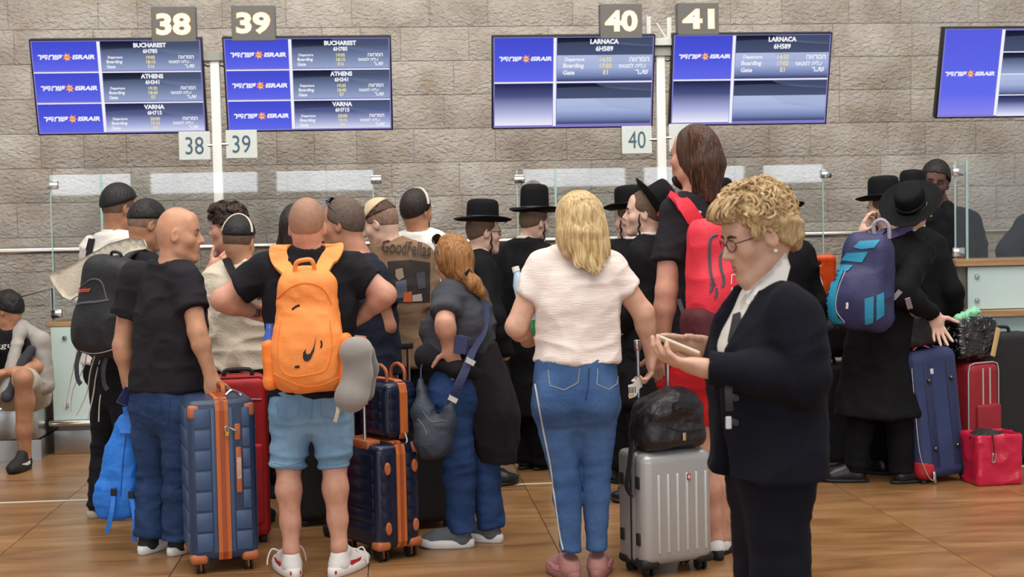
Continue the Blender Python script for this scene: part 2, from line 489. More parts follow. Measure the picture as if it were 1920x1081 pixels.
M_glass_edge = glass_material('glass_edge_green', (0.7, 0.9, 0.86), 1.0, 0.5, (0.62, 0.85, 0.80))
M_frost = glass_material('frosted_counter_glass', (0.8, 0.95, 0.9), 0.9, 0.9, (0.60, 0.735, 0.70))
M_wood = mat('counter_wood', '#b08a5f', 0.5, col2='#94714a', vscale=1.5, stretch=(2, 30, 30), bump=0.05)

# ---- stone wall -----------------------------------------------------------
def stone_material(k=''):
    m = bpy.data.materials.new('split_face_limestone' + k); m.use_nodes = True; nt = m.node_tree; b = nt.nodes['Principled BSDF']
    N = nt.nodes.new; L = nt.links.new
    tc = N('ShaderNodeTexCoord'); oi = N('ShaderNodeObjectInfo')
    geo = N('ShaderNodeNewGeometry')
    n1 = N('ShaderNodeTexNoise'); n1.inputs['Scale'].default_value = 3.2; n1.inputs['Detail'].default_value = 6; L(geo.outputs['Position'], n1.inputs['Vector'])
    n2 = N('ShaderNodeTexNoise'); n2.inputs['Scale'].default_value = 22; n2.inputs['Detail'].default_value = 3; L(geo.outputs['Position'], n2.inputs['Vector'])
    r = N('ShaderNodeValToRGB'); e = r.color_ramp.elements
    e[0].position = 0.30; e[0].color = (*lin('#9d9388'), 1); e[1].position = 0.72; e[1].color = (*lin('#bbb4ab'), 1)
    x = e.new(0.5); x.color = (*lin('#aea59a'), 1)
    L(n1.outputs['Fac'], r.inputs[0])
    mx = N('ShaderNodeMix'); mx.data_type = 'RGBA'; mx.blend_type = 'MULTIPLY'; mx.inputs['Factor'].default_value = 1.0
    r2 = N('ShaderNodeValToRGB'); r2.color_ramp.elements[0].color = (0.92, 0.91, 0.90, 1); r2.color_ramp.elements[1].color = (1.04, 1.04, 1.03, 1)
    L(oi.outputs['Random'], r2.inputs[0]); L(r.outputs[0], mx.inputs['A']); L(r2.outputs[0], mx.inputs['B'])
    n4 = N('ShaderNodeTexNoise'); n4.inputs['Scale'].default_value = 5.0; n4.inputs['Detail'].default_value = 3; L(geo.outputs['Position'], n4.inputs['Vector'])
    r4 = N('ShaderNodeValToRGB'); r4.color_ramp.elements[0].position = 0.56; r4.color_ramp.elements[1].position = 0.74
    r4.color_ramp.elements[0].color = (0, 0, 0, 1); r4.color_ramp.elements[1].color = (0.5, 0.5, 0.5, 1); L(n4.outputs['Fac'], r4.inputs[0])
    mo = N('ShaderNodeMix'); mo.data_type = 'RGBA'; L(r4.outputs[0], mo.inputs['Factor']); L(mx.outputs['Result'], mo.inputs['A']); mo.inputs['B'].default_value = (*lin('#a08a6c'), 1)
    L(mo.outputs['Result'], b.inputs['Base Color']); b.inputs['Roughness'].default_value = 0.85; b.inputs['Specular IOR Level'].default_value = 0.3
    mp = N('ShaderNodeMapping'); mp.inputs['Scale'].default_value = (0.9, 1.0, 1.5); L(geo.outputs['Position'], mp.inputs[0])
    n3 = N('ShaderNodeTexNoise'); n3.inputs['Scale'].default_value = 25; n3.inputs['Detail'].default_value = 2.5; n3.inputs['Distortion'].default_value = 0.7; L(mp.outputs[0], n3.inputs['Vector'])
    bp = N('ShaderNodeBump'); bp.inputs['Strength'].default_value = 0.95; bp.inputs['Distance'].default_value = 0.026; L(n3.outputs['Fac'], bp.inputs['Height'])
    b2 = N('ShaderNodeBump'); b2.inputs['Strength'].default_value = 0.35; b2.inputs['Distance'].default_value = 0.01; L(n2.outputs['Fac'], b2.inputs['Height']); L(bp.outputs[0], b2.inputs['Normal'])
    L(b2.outputs[0], b.inputs['Normal']); return m
M_stone = stone_material()
M_mortar = mat('pale_mortar', '#9d9488', 0.95, var=0.08, bump=0.2)
M_plaster = mat('hall_plaster', '#b9b4aa', 0.8, var=0.04)
wall = MB().box((1.5, WALL_Y + 0.115, 2.1), (14, 0.2, 4.2)).build('wall_back', M_mortar)
tag(wall, 'rough split-face limestone block wall behind the check-in counters', kind='structure')
CH = 0.285
zc = at_y(1650, 229, WALL_Y).z % CH
rs = random.Random(11)
variants = []
for v in range(8):
    nx, nz = 7, 3
    V = []; F = []
    for j in range(nz + 1):
        for i in range(nx + 1):
            edge = i in (0, nx) or j in (0, nz)
            x = (i / nx - 0.5); z = (j / nz - 0.5)
            if 0 < i < nx: x += rs.uniform(-0.035, 0.035)
            if 0 < j < nz: z += rs.uniform(-0.06, 0.06)
            V.append((x, 0.008 if edge else -rs.uniform(0.0, 0.010), z))
    for j in range(nz):
        for i in range(nx):
            a = j * (nx + 1) + i; F.append((a, a + 1, a + nx + 2, a + nx + 1))
    n0 = len(V)
    for (i, j) in ((0, 0), (nx, 0), (nx, nz), (0, nz)): V.append((i / nx - 0.5, 0.08, j / nz - 0.5))
    me = bpy.data.meshes.new('stone_block'); me.from_pydata(V, [], F); me.update(); me.materials.append(M_stone)
    me.polygons.foreach_set('use_smooth', np.ones(len(me.polygons), dtype=bool)); variants.append(me)
z = zc + CH * 2; row = 0
while z < 3.75:
    x = -4.2 + rs.uniform(-0.4, 0.0)
    while x < 6.6:
        w = rs.choice((0.34, 0.47, 0.55, 0.62, 0.7)) + rs.uniform(-0.03, 0.03)
        o = bpy.data.objects.new('stone_block', rs.choice(variants)); COL.objects.link(o); o.parent = wall
        o.location = Vector((x + w / 2, WALL_Y, z + CH / 2)) - ORG[wall.name]
        o.scale = (w - 0.005, 1.0, CH - 0.005)
        x += w
    z += CH; row += 1

# ---- floor ----------------------------------------------------------------
def floor_material():
    m = bpy.data.materials.new('polished_floor_stone'); m.use_nodes = True; nt = m.node_tree; b = nt.nodes['Principled BSDF']
    N = nt.nodes.new; L = nt.links.new
    geo = N('ShaderNodeNewGeometry'); oi = N('ShaderNodeObjectInfo')
    ad = N('ShaderNodeVectorMath'); ad.operation = 'MULTIPLY_ADD'; ad.inputs[1].default_value = (13, 7, 3)
    cb = N('ShaderNodeCombineXYZ'); L(oi.outputs['Random'], cb.inputs[0]); L(oi.outputs['Random'], cb.inputs[1]); L(cb.outputs[0], ad.inputs[0]); L(geo.outputs['Position'], ad.inputs[2])
    mp = N('ShaderNodeMapping'); mp.inputs['Scale'].default_value = (0.9, 3.4, 1); mp.inputs['Rotation'].default_value = (0, 0, 0.35); L(ad.outputs[0], mp.inputs[0])
    n = N('ShaderNodeTexNoise'); n.inputs['Scale'].default_value = 1.6; n.inputs['Detail'].default_value = 6; n.inputs['Distortion'].default_value = 0.8; L(mp.outputs[0], n.inputs['Vector'])
    r = N('ShaderNodeValToRGB'); e = r.color_ramp.elements
    e[0].position = 0.28; e[0].color = (*lin('#74512f'), 1); e[1].position = 0.75; e[1].color = (*lin('#a98058'), 1); x = e.new(0.5); x.color = (*lin('#916a43'), 1)
    L(n.outputs['Fac'], r.inputs[0]); L(r.outputs[0], b.inputs['Base Color'])
    b.inputs['Roughness'].default_value = 0.3; b.inputs['Specular IOR Level'].default_value = 0.45
    n2 = N('ShaderNodeTexNoise'); n2.inputs['Scale'].default_value = 2.5; L(geo.outputs['Position'], n2.inputs['Vector'])
    bp = N('ShaderNodeBump'); bp.inputs['Strength'].default_value = 0.08; bp.inputs['Distance'].default_value = 0.02; L(n2.outputs['Fac'], bp.inputs['Height']); L(bp.outputs[0], b.inputs['Normal'])
    return m
M_floor = floor_material()
M_grout = mat('floor_grout', '#5a4128', 0.8)
floor = tag(MB().box((1.0, 2.0, -0.06), (16, 22, 0.1)).build('floor', M_grout), 'polished brown stone tile floor of the check-in hall', kind='structure')
TS = 0.9
tile_me = bpy.data.meshes.new('floor_tile')
_v, _f = rbox((TS - 0.004, TS - 0.004, 0.02), 0.001, 1); tile_me.from_pydata([tuple(q) for q in _v], [], _f); tile_me.materials.append(M_floor)
TX0 = ground(978, 898).x
for i in range(-6, 6):
    for j in range(-12, 11):
        if j < 4 and (i + j) % 1: continue
        o = bpy.data.objects.new('floor_tile', tile_me); COL.objects.link(o); o.parent = floor
        o.location = Vector((TX0 + (i + 0.5) * TS, 2.3 + j * TS, -0.01)) - ORG[floor.name]
gl = ground(20, 937); gr = ground(1600, 889); gy = (gl.y + gr.y) / 2
ml = MB(); ml.box((0.8, gy, 0.0005), (9, 0.035, 0.001)); ml.build('trim_1', mat('white_floor_tape', '#d8cdbb', 0.6, var=0.06))
tag(bpy.data.objects['trim_1'], 'thin pale queue line laid across the floor tiles', kind='structure')

# ---- the far side of the hall, behind the photographer: window wall ---------
bw = MB()
for i in range(9): bw.box((-12 + i * 3.0, -14, 3.4), (0.45, 0.3, 6.8))
bw.box((0, -14, 1.25), (24.5, 0.3, 2.5)); bw.box((0, -14, 6.9), (24.5, 0.3, 0.6)); bw.box((0, -14, 4.4), (24.5, 0.2, 0.12))
wf = tag(bw.build('wall_front', M_plaster), 'tall window wall on the far side of the hall', kind='structure')
M_day = glow('daylit_window', '#eef5ff', 5.2)
for i in range(8):
    for (za, zb) in ((2.52, 4.33), (4.47, 6.58)): MB().box((-10.5 + i * 3.0, -14.02, (za + zb) / 2), (2.54, 0.02, zb - za)).build('window_pane', M_day, wf)
tag(MB().box((0, -1.5, 9.0), (25, 27, 0.2)).build('ceiling', mat('ceiling_panels', '#d9d5cc', 0.9)), 'pale ceiling of the hall', kind='structure')

# ---- chrome rail along the wall ---------------------------------------------
zr = 1.435
rl = empty('wall_rail', (0, WALL_Y - 0.35, 0), 'long polished steel handrail running along the stone wall', 'rail')
MB().tube([(-4.2, WALL_Y - 0.35, zr), (7, WALL_Y - 0.35, zr)], 0.032, 14).build('bar', M_chrome, rl, True)
for x in (-3.2, -1.2, 0.8, 2.8, 4.6, 6.4):
    MB().tube([(x, WALL_Y - 0.35, zr - 0.02), (x, WALL_Y - 0.35, 0)], 0.02, 10).build('post', M_steel, rl, True)

# ---- check-in desks ---------------------------------------------------------
DY = 10.03
def bolt(parent, p, r=0.017):
    MB().lathe([(r, 0), (r, 0.008), (r * 0.8, 0.014), (0.001, 0.015)], p, Matrix.Rotation(math.pi / 2, 3, 'X'), 14).build('bolt', M_steel, parent, True)
def desk(x0, x1, label, ztop_glass, pieces):
    r = empty('check_in_desk', ((x0 + x1) / 2, DY, 0), label, 'counter')
    MB().box(((x0 + x1) / 2, DY + 0.20, 0.5), (x1 - x0 - 0.06, 0.36, 0.66)).build('cabinet', mat('desk_cabinet_grey', '#6d6a64', 0.6), r)
    MB().box(((x0 + x1) / 2, DY + 0.19, 0.085), (x1 - x0, 0.38, 0.17), bev=0.004).build('kick_plate', M_steel, r, True)
    MB().tube([(x0 - 0.02, DY - 0.03, 0.225), (x1 + 0.02, DY - 0.03, 0.225)], 0.022, 12).build('bumper_rail', M_chrome, r, True)
    n = pieces; w = (x1 - x0) / n
    for i in range(n):
        xa = x0 + i * w
        MB().box((xa + w / 2, DY, 0.575), (w - 0.008, 0.012, 0.66), bev=0.002, seg=1).build('frosted_panel', M_frost, r)
        for bx in (xa + 0.1, xa + w - 0.1):
            for bz in (0.35, 0.83): bolt(r, (bx, DY - 0.006, bz))
    MB().box(((x0 + x1) / 2, DY + 0.18, 0.925), (x1 - x0 + 0.06, 0.38, 0.035), bev=0.005).build('wood_ledge', M_wood, r)
    return r
def screen_glass(x0, x1, z0, z1, y, label, seams=()):
    r = empty('glass_screen', ((x0 + x1) / 2, y, z0), label, 'glass screen')
    xs = [x0, *seams, x1]
    for a, b in zip(xs[:-1], xs[1:]):
        p = MB().box(((a + b) / 2, y, (z0 + z1) / 2), (b - a - 0.006, 0.010, z1 - z0)).build('pane', M_glass, r)
        for xe in (a + 0.004, b - 0.004):
            MB().box((xe, y - 0.001, (z0 + z1) / 2), (0.007, 0.013, z1 - z0)).build('pane_edge', M_glass_edge, p)
    for xe in (x0, x1):
        c = MB(); c.box((xe + 0.02, y - 0.012, z1 - 0.07), (0.075, 0.03, 0.06), bev=0.004); c.build('clamp', M_chrome, r, True)
        c = MB(); c.box((xe + 0.02, y - 0.012, z0 + 0.05), (0.075, 0.03, 0.06), bev=0.004); c.build('clamp', M_chrome, r, True)
    return r
xa = at_y(97, 700, DY).x; xb = at_y(722, 700, DY).x
desk(xa, xb, 'frosted glass check-in desk on the left, behind the man in the orange backpack', 1.97, 3)
screen_glass(at_y(93, 335, DY + 0.02).x, at_y(700, 335, DY + 0.02).x, 0.95, at_y(93, 328, DY + 0.02).z, DY + 0.02, 'clear glass screen on the left desk, its corner clamp at far left', [at_y(190, 400, DY).x])
xc = at_y(968, 700, DY).x; xd = at_y(1546, 700, DY).x
desk(xc, xd, 'frosted glass check-in desk behind the blonde and the very tall man', 1.97, 3)
screen_glass(at_y(968, 320, DY + 0.02).x, at_y(1543, 320, DY + 0.02).x, 0.95, at_y(1543, 308, DY + 0.02).z, DY + 0.02, 'clear glass screen on the middle desk reaching behind the curly blonde woman', [at_y(1043, 400, DY).x])
# right raised desk
RY = 8.75
xe = at_y(1814, 500, RY).x; xs_ = xe - 0.06
r = empty('check_in_desk', (xe + 0.7, RY, 0), 'raised frosted check-in desk with wooden top at the right edge', 'counter')
zt = at_y(1830, 486, RY).z; zsh = at_y(1830, 581, RY).z
M_deskside = mat('desk_side_taupe', '#6a6458', 0.5, var=0.05)
MB().box((xe + 0.8 - 0.05, RY + 0.17, zt / 2), (1.62, 0.3, zt - 0.06), bev=0.004).build('cabinet', M_deskside, r)
MB().box((xe + 0.75, RY + 0.15, zt - 0.022), (1.68, 0.36, 0.045), bev=0.004).build('wood_top', M_wood, r)
MB().box((xe + 0.75, RY - 0.03, zsh - 0.02), (1.5, 0.12, 0.042), bev=0.004).build('wood_shelf', M_wood, r)
for (za, zb) in ((zsh + 0.005, zt - 0.05), (0.6, zsh - 0.045), (0.2, 0.59)):
    MB().box((xe + 0.75, RY, (za + zb) / 2), (1.5, 0.012, zb - za), bev=0.002, seg=1).build('frosted_panel', M_frost, r)
    for bx in (xe + 0.06, xe + 0.6): bolt(r, (bx, RY - 0.006, zb - 0.06)); bolt(r, (bx, RY - 0.006, za + 0.06))
screen_glass(at_y(1792, 400, RY).x, xe + 1.4, zt + 0.0, at_y(1815, 300, RY).z, RY + 0.02, 'clear glass screen standing on the raised desk at right', [at_y(1815, 400, RY).x])
# ---- weighing conveyors between the desks ------------------------------------
M_belt = mat('black_conveyor_belt', '#161616', 0.7, bump=0.1, bscale=60)
def conveyor(x0, x1, y0, label):
    r = empty('baggage_conveyor', ((x0 + x1) / 2, y0, 0), label, 'conveyor')
    MB().box(((x0 + x1) / 2, y0 + 0.75, 0.07), (x1 - x0 - 0.02, 1.5, 0.14)).build('plinth', M_steel, r)
    MB().box(((x0 + x1) / 2, y0 + 0.7, 0.255), (x1 - x0 - 0.02, 1.5, 0.21), bev=0.012).build('housing', M_steel, r, True)
    MB().box(((x0 + x1) / 2, y0 + 0.73, 0.365), (x1 - x0 - 0.12, 1.42, 0.012), bev=0.004).build('belt', M_belt, r)
    for x in (x0 + 0.03, x1 - 0.03): MB().box((x, y0 + 0.75, 0.39), (0.03, 1.45, 0.06), bev=0.006).build('side_guard', M_steel, r)
    MB().tube([(x0 + 0.03, y0 + 0.02, 0.35), (x1 - 0.03, y0 + 0.02, 0.35)], 0.02, 10).build('roller', M_chrome, r, True)
    return r
conveyor(xa - 0.95, xa - 0.03, DY - 0.2, 'steel weighing conveyor with black belt at the far left')
conveyor(xb + 0.05, xc - 0.05, DY - 0.2, 'steel weighing conveyor between the two glass desks')
conveyor(xd + 0.06, xd + 1.0, DY - 0.1, 'steel weighing conveyor left of the raised desk')
# slanted rail with glass, far left
pa = P(-40, 575, 10.3); pb = P(96, 541, 10.6)
r = empty('side_rail', (pa.x, pa.y, 0), 'low slanted steel rail with glass panel at the far left', 'rail')
MB().tube([pa, pb, (pb.x, pb.y, 0)], 0.017, 10).build('bar', M_chrome, r, True)
_p = MB(); _a = pa - Z_ * 0.05; _b = pb - Z_ * 0.05; _n = Vector((0, 0.01, 0))
_p.add([_a, _b, Vector((_b.x, _b.y, 0.4)), Vector((_a.x, _a.y, 0.4)), _a + _n, _b + _n, Vector((_b.x, _b.y, 0.4)) + _n, Vector((_a.x, _a.y, 0.4)) + _n],
       [(0, 1, 2, 3), (7, 6, 5, 4), (0, 4, 5, 1), (1, 5, 6, 2), (2, 6, 7, 3), (3, 7, 4, 0)]); _p.build('pane', M_glass, r)

# ---- posts, monitors and counter numbers --------------------------------------
MY = 10.45
TILT = math.radians(15)
MU = Vector((0, -math.sin(TILT), math.cos(TILT))); MN = Vector((0, -math.cos(TILT), -math.sin(TILT)))
MM = Matrix((X_, -MN, MU)).transposed()
def gradient_screen(name, stops, swoosh=0.25):
    """emissive screen picture: vertical colour ramp with two soft arcs, as shown on the display"""
    if name in MATS: return MATS[name]
    m = bpy.data.materials.new(name); m.use_nodes = True; nt = m.node_tree; nt.nodes.remove(nt.nodes['Principled BSDF'])
    N = nt.nodes.new; L = nt.links.new
    tc = N('ShaderNodeTexCoord'); sp = N('ShaderNodeSeparateXYZ'); L(tc.outputs['Generated'], sp.inputs[0])
    r = N('ShaderNodeValToRGB'); el = r.color_ramp.elements
    el[0].position = stops[0][0]; el[0].color = (*lin(stops[0][1]), 1); el[1].position = stops[-1][0]; el[1].color = (*lin(stops[-1][1]), 1)
    for p_, c_ in stops[1:-1]: q = el.new(p_); q.color = (*lin(c_), 1)
    L(sp.outputs['Z'], r.inputs[0])
    src = r.outputs[0]
    if swoosh:
        def circ(cx, cz, rad, fac, src):
            a = N('ShaderNodeMath'); a.operation = 'SUBTRACT'; L(sp.outputs['X'], a.inputs[0]); a.inputs[1].default_value = cx
            b = N('ShaderNodeMath'); b.operation = 'SUBTRACT'; L(sp.outputs['Z'], b.inputs[0]); b.inputs[1].default_value = cz
            a2 = N('ShaderNodeMath'); a2.operation = 'MULTIPLY'; L(a.outputs[0], a2.inputs[0]); L(a.outputs[0], a2.inputs[1])
            b2 = N('ShaderNodeMath'); b2.operation = 'MULTIPLY'; L(b.outputs[0], b2.inputs[0]); L(b.outputs[0], b2.inputs[1])
            s = N('ShaderNodeMath'); s.operation = 'ADD'; L(a2.outputs[0], s.inputs[0]); L(b2.outputs[0], s.inputs[1])
            g = N('ShaderNodeMath'); g.operation = 'LESS_THAN'; L(s.outputs[0], g.inputs[0]); g.inputs[1].default_value = rad * rad
            f = N('ShaderNodeMath'); f.operation = 'MULTIPLY'; L(g.outputs[0], f.inputs[0]); f.inputs[1].default_value = fac
            mx = N('ShaderNodeMix'); mx.data_type = 'RGBA'; L(f.outputs[0], mx.inputs['Factor']); L(src, mx.inputs['A']); mx.inputs['B'].default_value = (*lin('#7f8fb4'), 1)
            return mx.outputs['Result']
        src = circ(0.35, -0.3, 1.05, swoosh * 0.55, src); src = circ(1.02, 1.1, 0.62, swoosh * 0.8, src)
    e = N('ShaderNodeEmission'); e.inputs[1].default_value = 1.0; L(src, e.inputs[0]); L(e.outputs[0], nt.nodes['Material Output'].inputs[0]); MATS[name] = m; return m
M_sblue = gradient_screen('screen_blue_cell', [(0.0, '#636bea'), (0.5, '#4f58dd'), (1.0, '#454dcc')], 0)
M_sblue5 = gradient_screen('screen_blue_cell_tall', [(0.0, '#8a86ee'), (0.25, '#646cee'), (1.0, '#575fe0')], 0)
M_sdark = gradient_screen('screen_row_cell', [(0.0, '#9fadd0'), (0.45, '#6a7699'), (0.8, '#272c44'), (1.0, '#171a2c')], 0.35)
M_sdark2 = gradient_screen('screen_row_cell_white', [(0.0, '#e8eafa'), (0.25, '#aab0dd'), (0.6, '#4b5180'), (1.0, '#171a34')], 0.3)
M_sband = gradient_screen('screen_info_band', [(0.0, '#1c2140'), (0.18, '#6f7db0'), (0.55, '#aebbe2'), (1.0, '#b3bde0')], 0.25)
M_sempty = gradient_screen('screen_empty_cell', [(0.0, '#f0eefd'), (0.3, '#b0b6e0'), (0.7, '#4c5384'), (1.0, '#20244a')], 0)
M_stop = gradient_screen('screen_title_cell', [(0.0, '#3b4263'), (1.0, '#15182a')], 0.3)
M_swhite = glow('screen_white', '#f2f2fb', 1.0); M_syellow = glow('screen_yellow', '#f2e39a', 0.95); M_sorange = glow('screen_orange_star', '#f29a4c', 1.0)
M_sframe = glow('screen_backlight_violet', '#958cdc', 0.8); M_bezel = plastic('monitor_bezel_black', '#101012', 0.4)
def heb(s): return s[::-1]
def monitor(px, py, label, rows, kind, W=1.21, H=0.68):
    c = at_y(px, py, MY); r = empty('flight_monitor', c - MU * (H / 2), label, 'monitor')
    def pt(u, v, o=0.0): return c + X_ * ((u - 0.5) * W) + MU * ((0.5 - v) * H) + MN * o       # u,v from top left
    MB().box(c + MN * -0.03, (W + 0.024, 0.07, H + 0.024), MM, bev=0.006).build('housing', M_bezel, r, True)
    MB().box(pt(0.5, 0.5, 0.0055), (W, 0.003, H), MM).build('screen', M_sframe, r)
    def cell(u0, u1, v0, v1, m, o=0.008, name='screen_cell'):
        q = MB(); q.quad(pt(u0, v1, o), pt(u1, v1, o), pt(u1, v0, o), pt(u0, v0, o)); return q.build(name, m, r)
    def txt(s, u, v, w=None, h=None, m=M_swhite, bold=0.02, slant=0.0):
        return print_text('screen_text', s, pt(u, v, 0.011), X_, MU, w * W if w else None, h * H if h else None, m, r, bold, slant)
    def logo(u, v, k=1.0):
        txt(heb('ישראייר'), u - 0.105 * k, v, w=0.15 * k, h=0.055 * k, bold=0.05, slant=0.25)
        txt('ISRAIR', u + 0.108 * k, v, w=0.142 * k, h=0.052 * k, bold=0.05, slant=0.25)
        q = MB(); cc = pt(u + 0.002, v, 0.012); pts = []
        for i in range(14):
            a = math.pi / 2 + 0.2 + 2 * math.pi * i / 14; rr = (0.036 if i % 2 == 0 else 0.019) * k
            pts.append(cc + X_ * (rr * math.cos(a)) + MU * (rr * math.sin(a)))
        q.add(pts, [tuple(range(14))]); q.build('logo_star', M_sorange, r)
        q = MB(); q.ribbon([cc + X_ * -0.012 + MU * 0.014 + MN * .001, cc + X_ * 0.01 + MU * 0.012 + MN * .001, cc + X_ * -0.012 + MU * -0.014 + MN * .001, cc + X_ * 0.014 + MU * -0.014 + MN * .001], 0.006, 0.0006, MU); q.build('logo_stroke', M_swhite, r)
    def lines(v, dv, t3, lw=0.10, h=0.036):
        for i, (en, hb) in enumerate((('Departure', heb('המראה')), ('Boarding', heb('עליה למטוס')), ('Gate', heb('שער')))):
            txt(en, 0.425 + lw / 2 * (len(en) / 9) + 0.015, v + i * dv, h=h * (1.25 if en == 'Boarding' else 1.0), bold=0.03, slant=0.1)
            txt(t3[i], 0.70, v + i * dv, h=h, m=M_syellow, bold=0.03)
            txt(hb, 0.955 - 0.011 * len(hb) * 0.8, v + i * dv, h=h, bold=0.03)
    b = 0.007; cs = 0.385
    if kind == 3:
        for i, (city, fl, t3) in enumerate(rows):
            v0 = b + i * 0.333; v1 = v0 + 0.312
            cell(b, cs, v0, v1, M_sblue); cell(cs + 0.022, 1 - b, v0, v1, M_sdark2 if i == 2 else M_sdark)
            logo(0.205, v0 + 0.165, 0.95)
            txt(city, 0.70, v0 + 0.045, h=0.05, bold=0.05); txt(fl, 0.70, v0 + 0.108, h=0.046, bold=0.04)
            lines(v0 + 0.175, 0.048, t3)
        for v in (0.331, 0.664): cell(0.005, 0.995, v, v + 0.013, M_swhite, 0.009)
        cell(cs + 0.002, cs + 0.02, 0.01, 0.985, M_swhite, 0.0095)
    elif kind == 2:
        cell(b, cs - 0.015, b, 0.485, M_sblue); cell(cs + 0.01, 1 - b, b, 0.20, M_stop); cell(cs + 0.01, 1 - b, 0.20, 0.485, M_sband)
        cell(b, cs - 0.015, 0.51, 0.975, M_sempty); cell(cs + 0.01, 1 - b, 0.51, 0.68, M_stop); cell(cs + 0.01, 1 - b, 0.68, 0.965, M_sband)
        logo(0.20, 0.235, 0.93)
        city, fl, t3 = rows[0]
        txt(city, 0.69, 0.052, h=0.055, bold=0.05); txt(fl, 0.69, 0.13, h=0.058, bold=0.04)
        lines(0.25, 0.07, t3, 0.13, 0.05)
        cell(0.005, 0.995, 0.49, 0.505, M_swhite, 0.009); cell(cs - 0.012, cs + 0.006, 0.01, 0.985, M_swhite, 0.0095)
    else:
        cell(b, cs - 0.015, b, 0.975, M_sblue5); logo(0.19, 0.505, 0.93)
        for i, v in enumerate((0.02, 0.27, 0.52, 0.76)):
            cell(cs + 0.01, 1 - b, v, v + 0.235, (M_stop, M_sdark, M_sband, M_sempty)[i])
            if i: cell(cs, 0.995, v - 0.012, v - 0.001, M_swhite, 0.009)
        cell(cs - 0.012, cs + 0.008, 0.01, 0.985, M_swhite, 0.0095)
    return r
R3 = [('BUCHAREST', '6H785', ('19:05', '18:15', 'E16')), ('ATHENS', '6H341', ('19:35', '18:45', 'E7')), ('VARNA', '6H715', ('20:00', '19:15', 'E4'))]
R2 = [('LARNACA', '6H589', ('14:55', '17:02', 'E1'))]
monitor(224, 163, 'leftmost three-row flight monitor, left of the white post', R3, 3)
monitor(579, 158, 'three-row flight monitor just right of the left white post', R3, 3)
monitor(1075, 154, 'two-row flight monitor left of the post with three bare uprights', R2, 2)
monitor(1407, 149, 'two-row flight monitor directly above the very tall man', R2, 2)
monitor(1906, 136, 'tall blue flight monitor cut by the right edge of the photo', R2, 1)
M_sign = mat('dark_sign_face', '#5f5d58', 0.5, var=0.04); M_digit = glow('sign_digit_glow', '#fff3da', 1.25); M_halo = glow('sign_digit_halo', '#e8b35e', 0.7)
M_plate = mat('frosted_number_plate', '#c9cdc6', 0.5, var=0.03); M_plated = mat('number_plate_digit', '#3d5866', 0.6)
def sign(px, py, n, where, w=79, h=64):
    c = at_y(px, py, MY - 0.05); W = w * (MY) / FPX; H = h * (MY) / FPX
    r = empty('counter_sign', c - Z_ * (H / 2), 'lit dark square sign reading ' + n + ', ' + where, 'sign')
    MB().box(c, (W, 0.09, H), bev=0.004).build('sign_box', M_sign, r)
    print_text('digits_halo', n, c - Y_ * 0.0465, X_, Z_, W * 0.82, H * 0.66, M_halo, r, 0.055)  # halo of light around the digits, drawn as a wider glowing copy
    print_text('digits', n, c - Y_ * 0.048, X_, Z_, W * 0.78, H * 0.62, M_digit, r, 0.04)
    MB().box(c - Z_ * (H / 2 + 0.012), (W * 0.5, 0.04, 0.03)).build('foot', M_dark, r)
sign(327, 47, '38', 'leftmost of the four'); sign(476, 45, '39', 'second of the four from the left'); sign(1163, 41, '40', 'left of the bare uprights'); sign(1307, 37, '41', 'rightmost of the four', 78, 60)
def plate(px, py, n, sgn, where):
    c = at_y(px, py, MY + 0.02); W = 57 * MY / FPX; H = 52 * MY / FPX
    r = empty('number_plate', c - Z_ * (H / 2), 'pale square plate reading ' + n + ' ' + where, 'sign')
    MB().box(c, (W, 0.012, H), bev=0.003).build('plate', M_plate, r)
    print_text('digits', n, c - Y_ * 0.008, X_, Z_, W * 0.58, H * 0.62, M_plated, r, 0.0)
    MB().tube([c + X_ * (sgn * W * 0.42), c + X_ * (sgn * (W * 0.5 + 0.07))], 0.011, 8).build('arm', M_steel, r, True)
plate(365, 273, '38', 1, 'under the leftmost monitor'); plate(453, 270, '39', -1, 'on the right side of the left post'); plate(1194, 262, '40', 1, 'on the left side of the right post'); plate(1282, 258, '41', -1, 'half hidden by the head of the tall man')
def post(pxt, pyt, pxb, pyb, bar, label):
    t = at_y(pxt, pyt, MY + 0.03); b_ = at_y(pxb, pyb, MY + 0.03)
    r = empty('monitor_post', (t.x, t.y, 0), label, 'post')
    MB().box((t.x, t.y, t.z / 2), (0.068, 0.068, t.z), bev=0.006).build('column', M_white_post, r, True)
    MB().box((t.x, t.y, t.z + 0.02), (0.34, 0.1, 0.065), bev=0.004).build('cross_bar', mat('post_bar_grey', '#9a9890', 0.5), r)
    V = [at_y(bar[0], t_, MY).x for t_ in (100,)]
    MB().tube([(t.x - 0.16, t.y, t.z + 0.0), (t.x - 0.05, t.y - 0.01, t.z - 0.05), (t.x, t.y, t.z - 0.03)], 0.006, 6).build('cable', M_dark, r, True)
    MB().tube([(t.x + 0.16, t.y, t.z + 0.0), (t.x + 0.06, t.y - 0.01, t.z - 0.05), (t.x, t.y, t.z - 0.03)], 0.006, 6).build('cable', M_dark, r, True)
    return r, t
post(403, 112, 409, 370, (372, 430), 'white square post carrying the two left monitors')
r, t = post(1237, 103, 1239, 330, (1220, 1266), 'white square post with bare uprights on top, beside the tall man')
MB().box((t.x, t.y - 0.02, t.z + 0.09), (0.2, 0.12, 0.055), bev=0.004).build('bracket', M_plate, r)
for dx, h in ((-0.085, 0.19), (0.075, 0.18)): MB().box((t.x + dx, t.y, t.z + 0.1 + h / 2), (0.035, 0.03, h), bev=0.003).build('upright', M_white_post, r)
MB().tube([(t.x + 0.055, t.y, t.z + 0.12), (t.x - 0.02, t.y, t.z + 0.24)], 0.008, 6).build('strut', M_white_post, r, True)
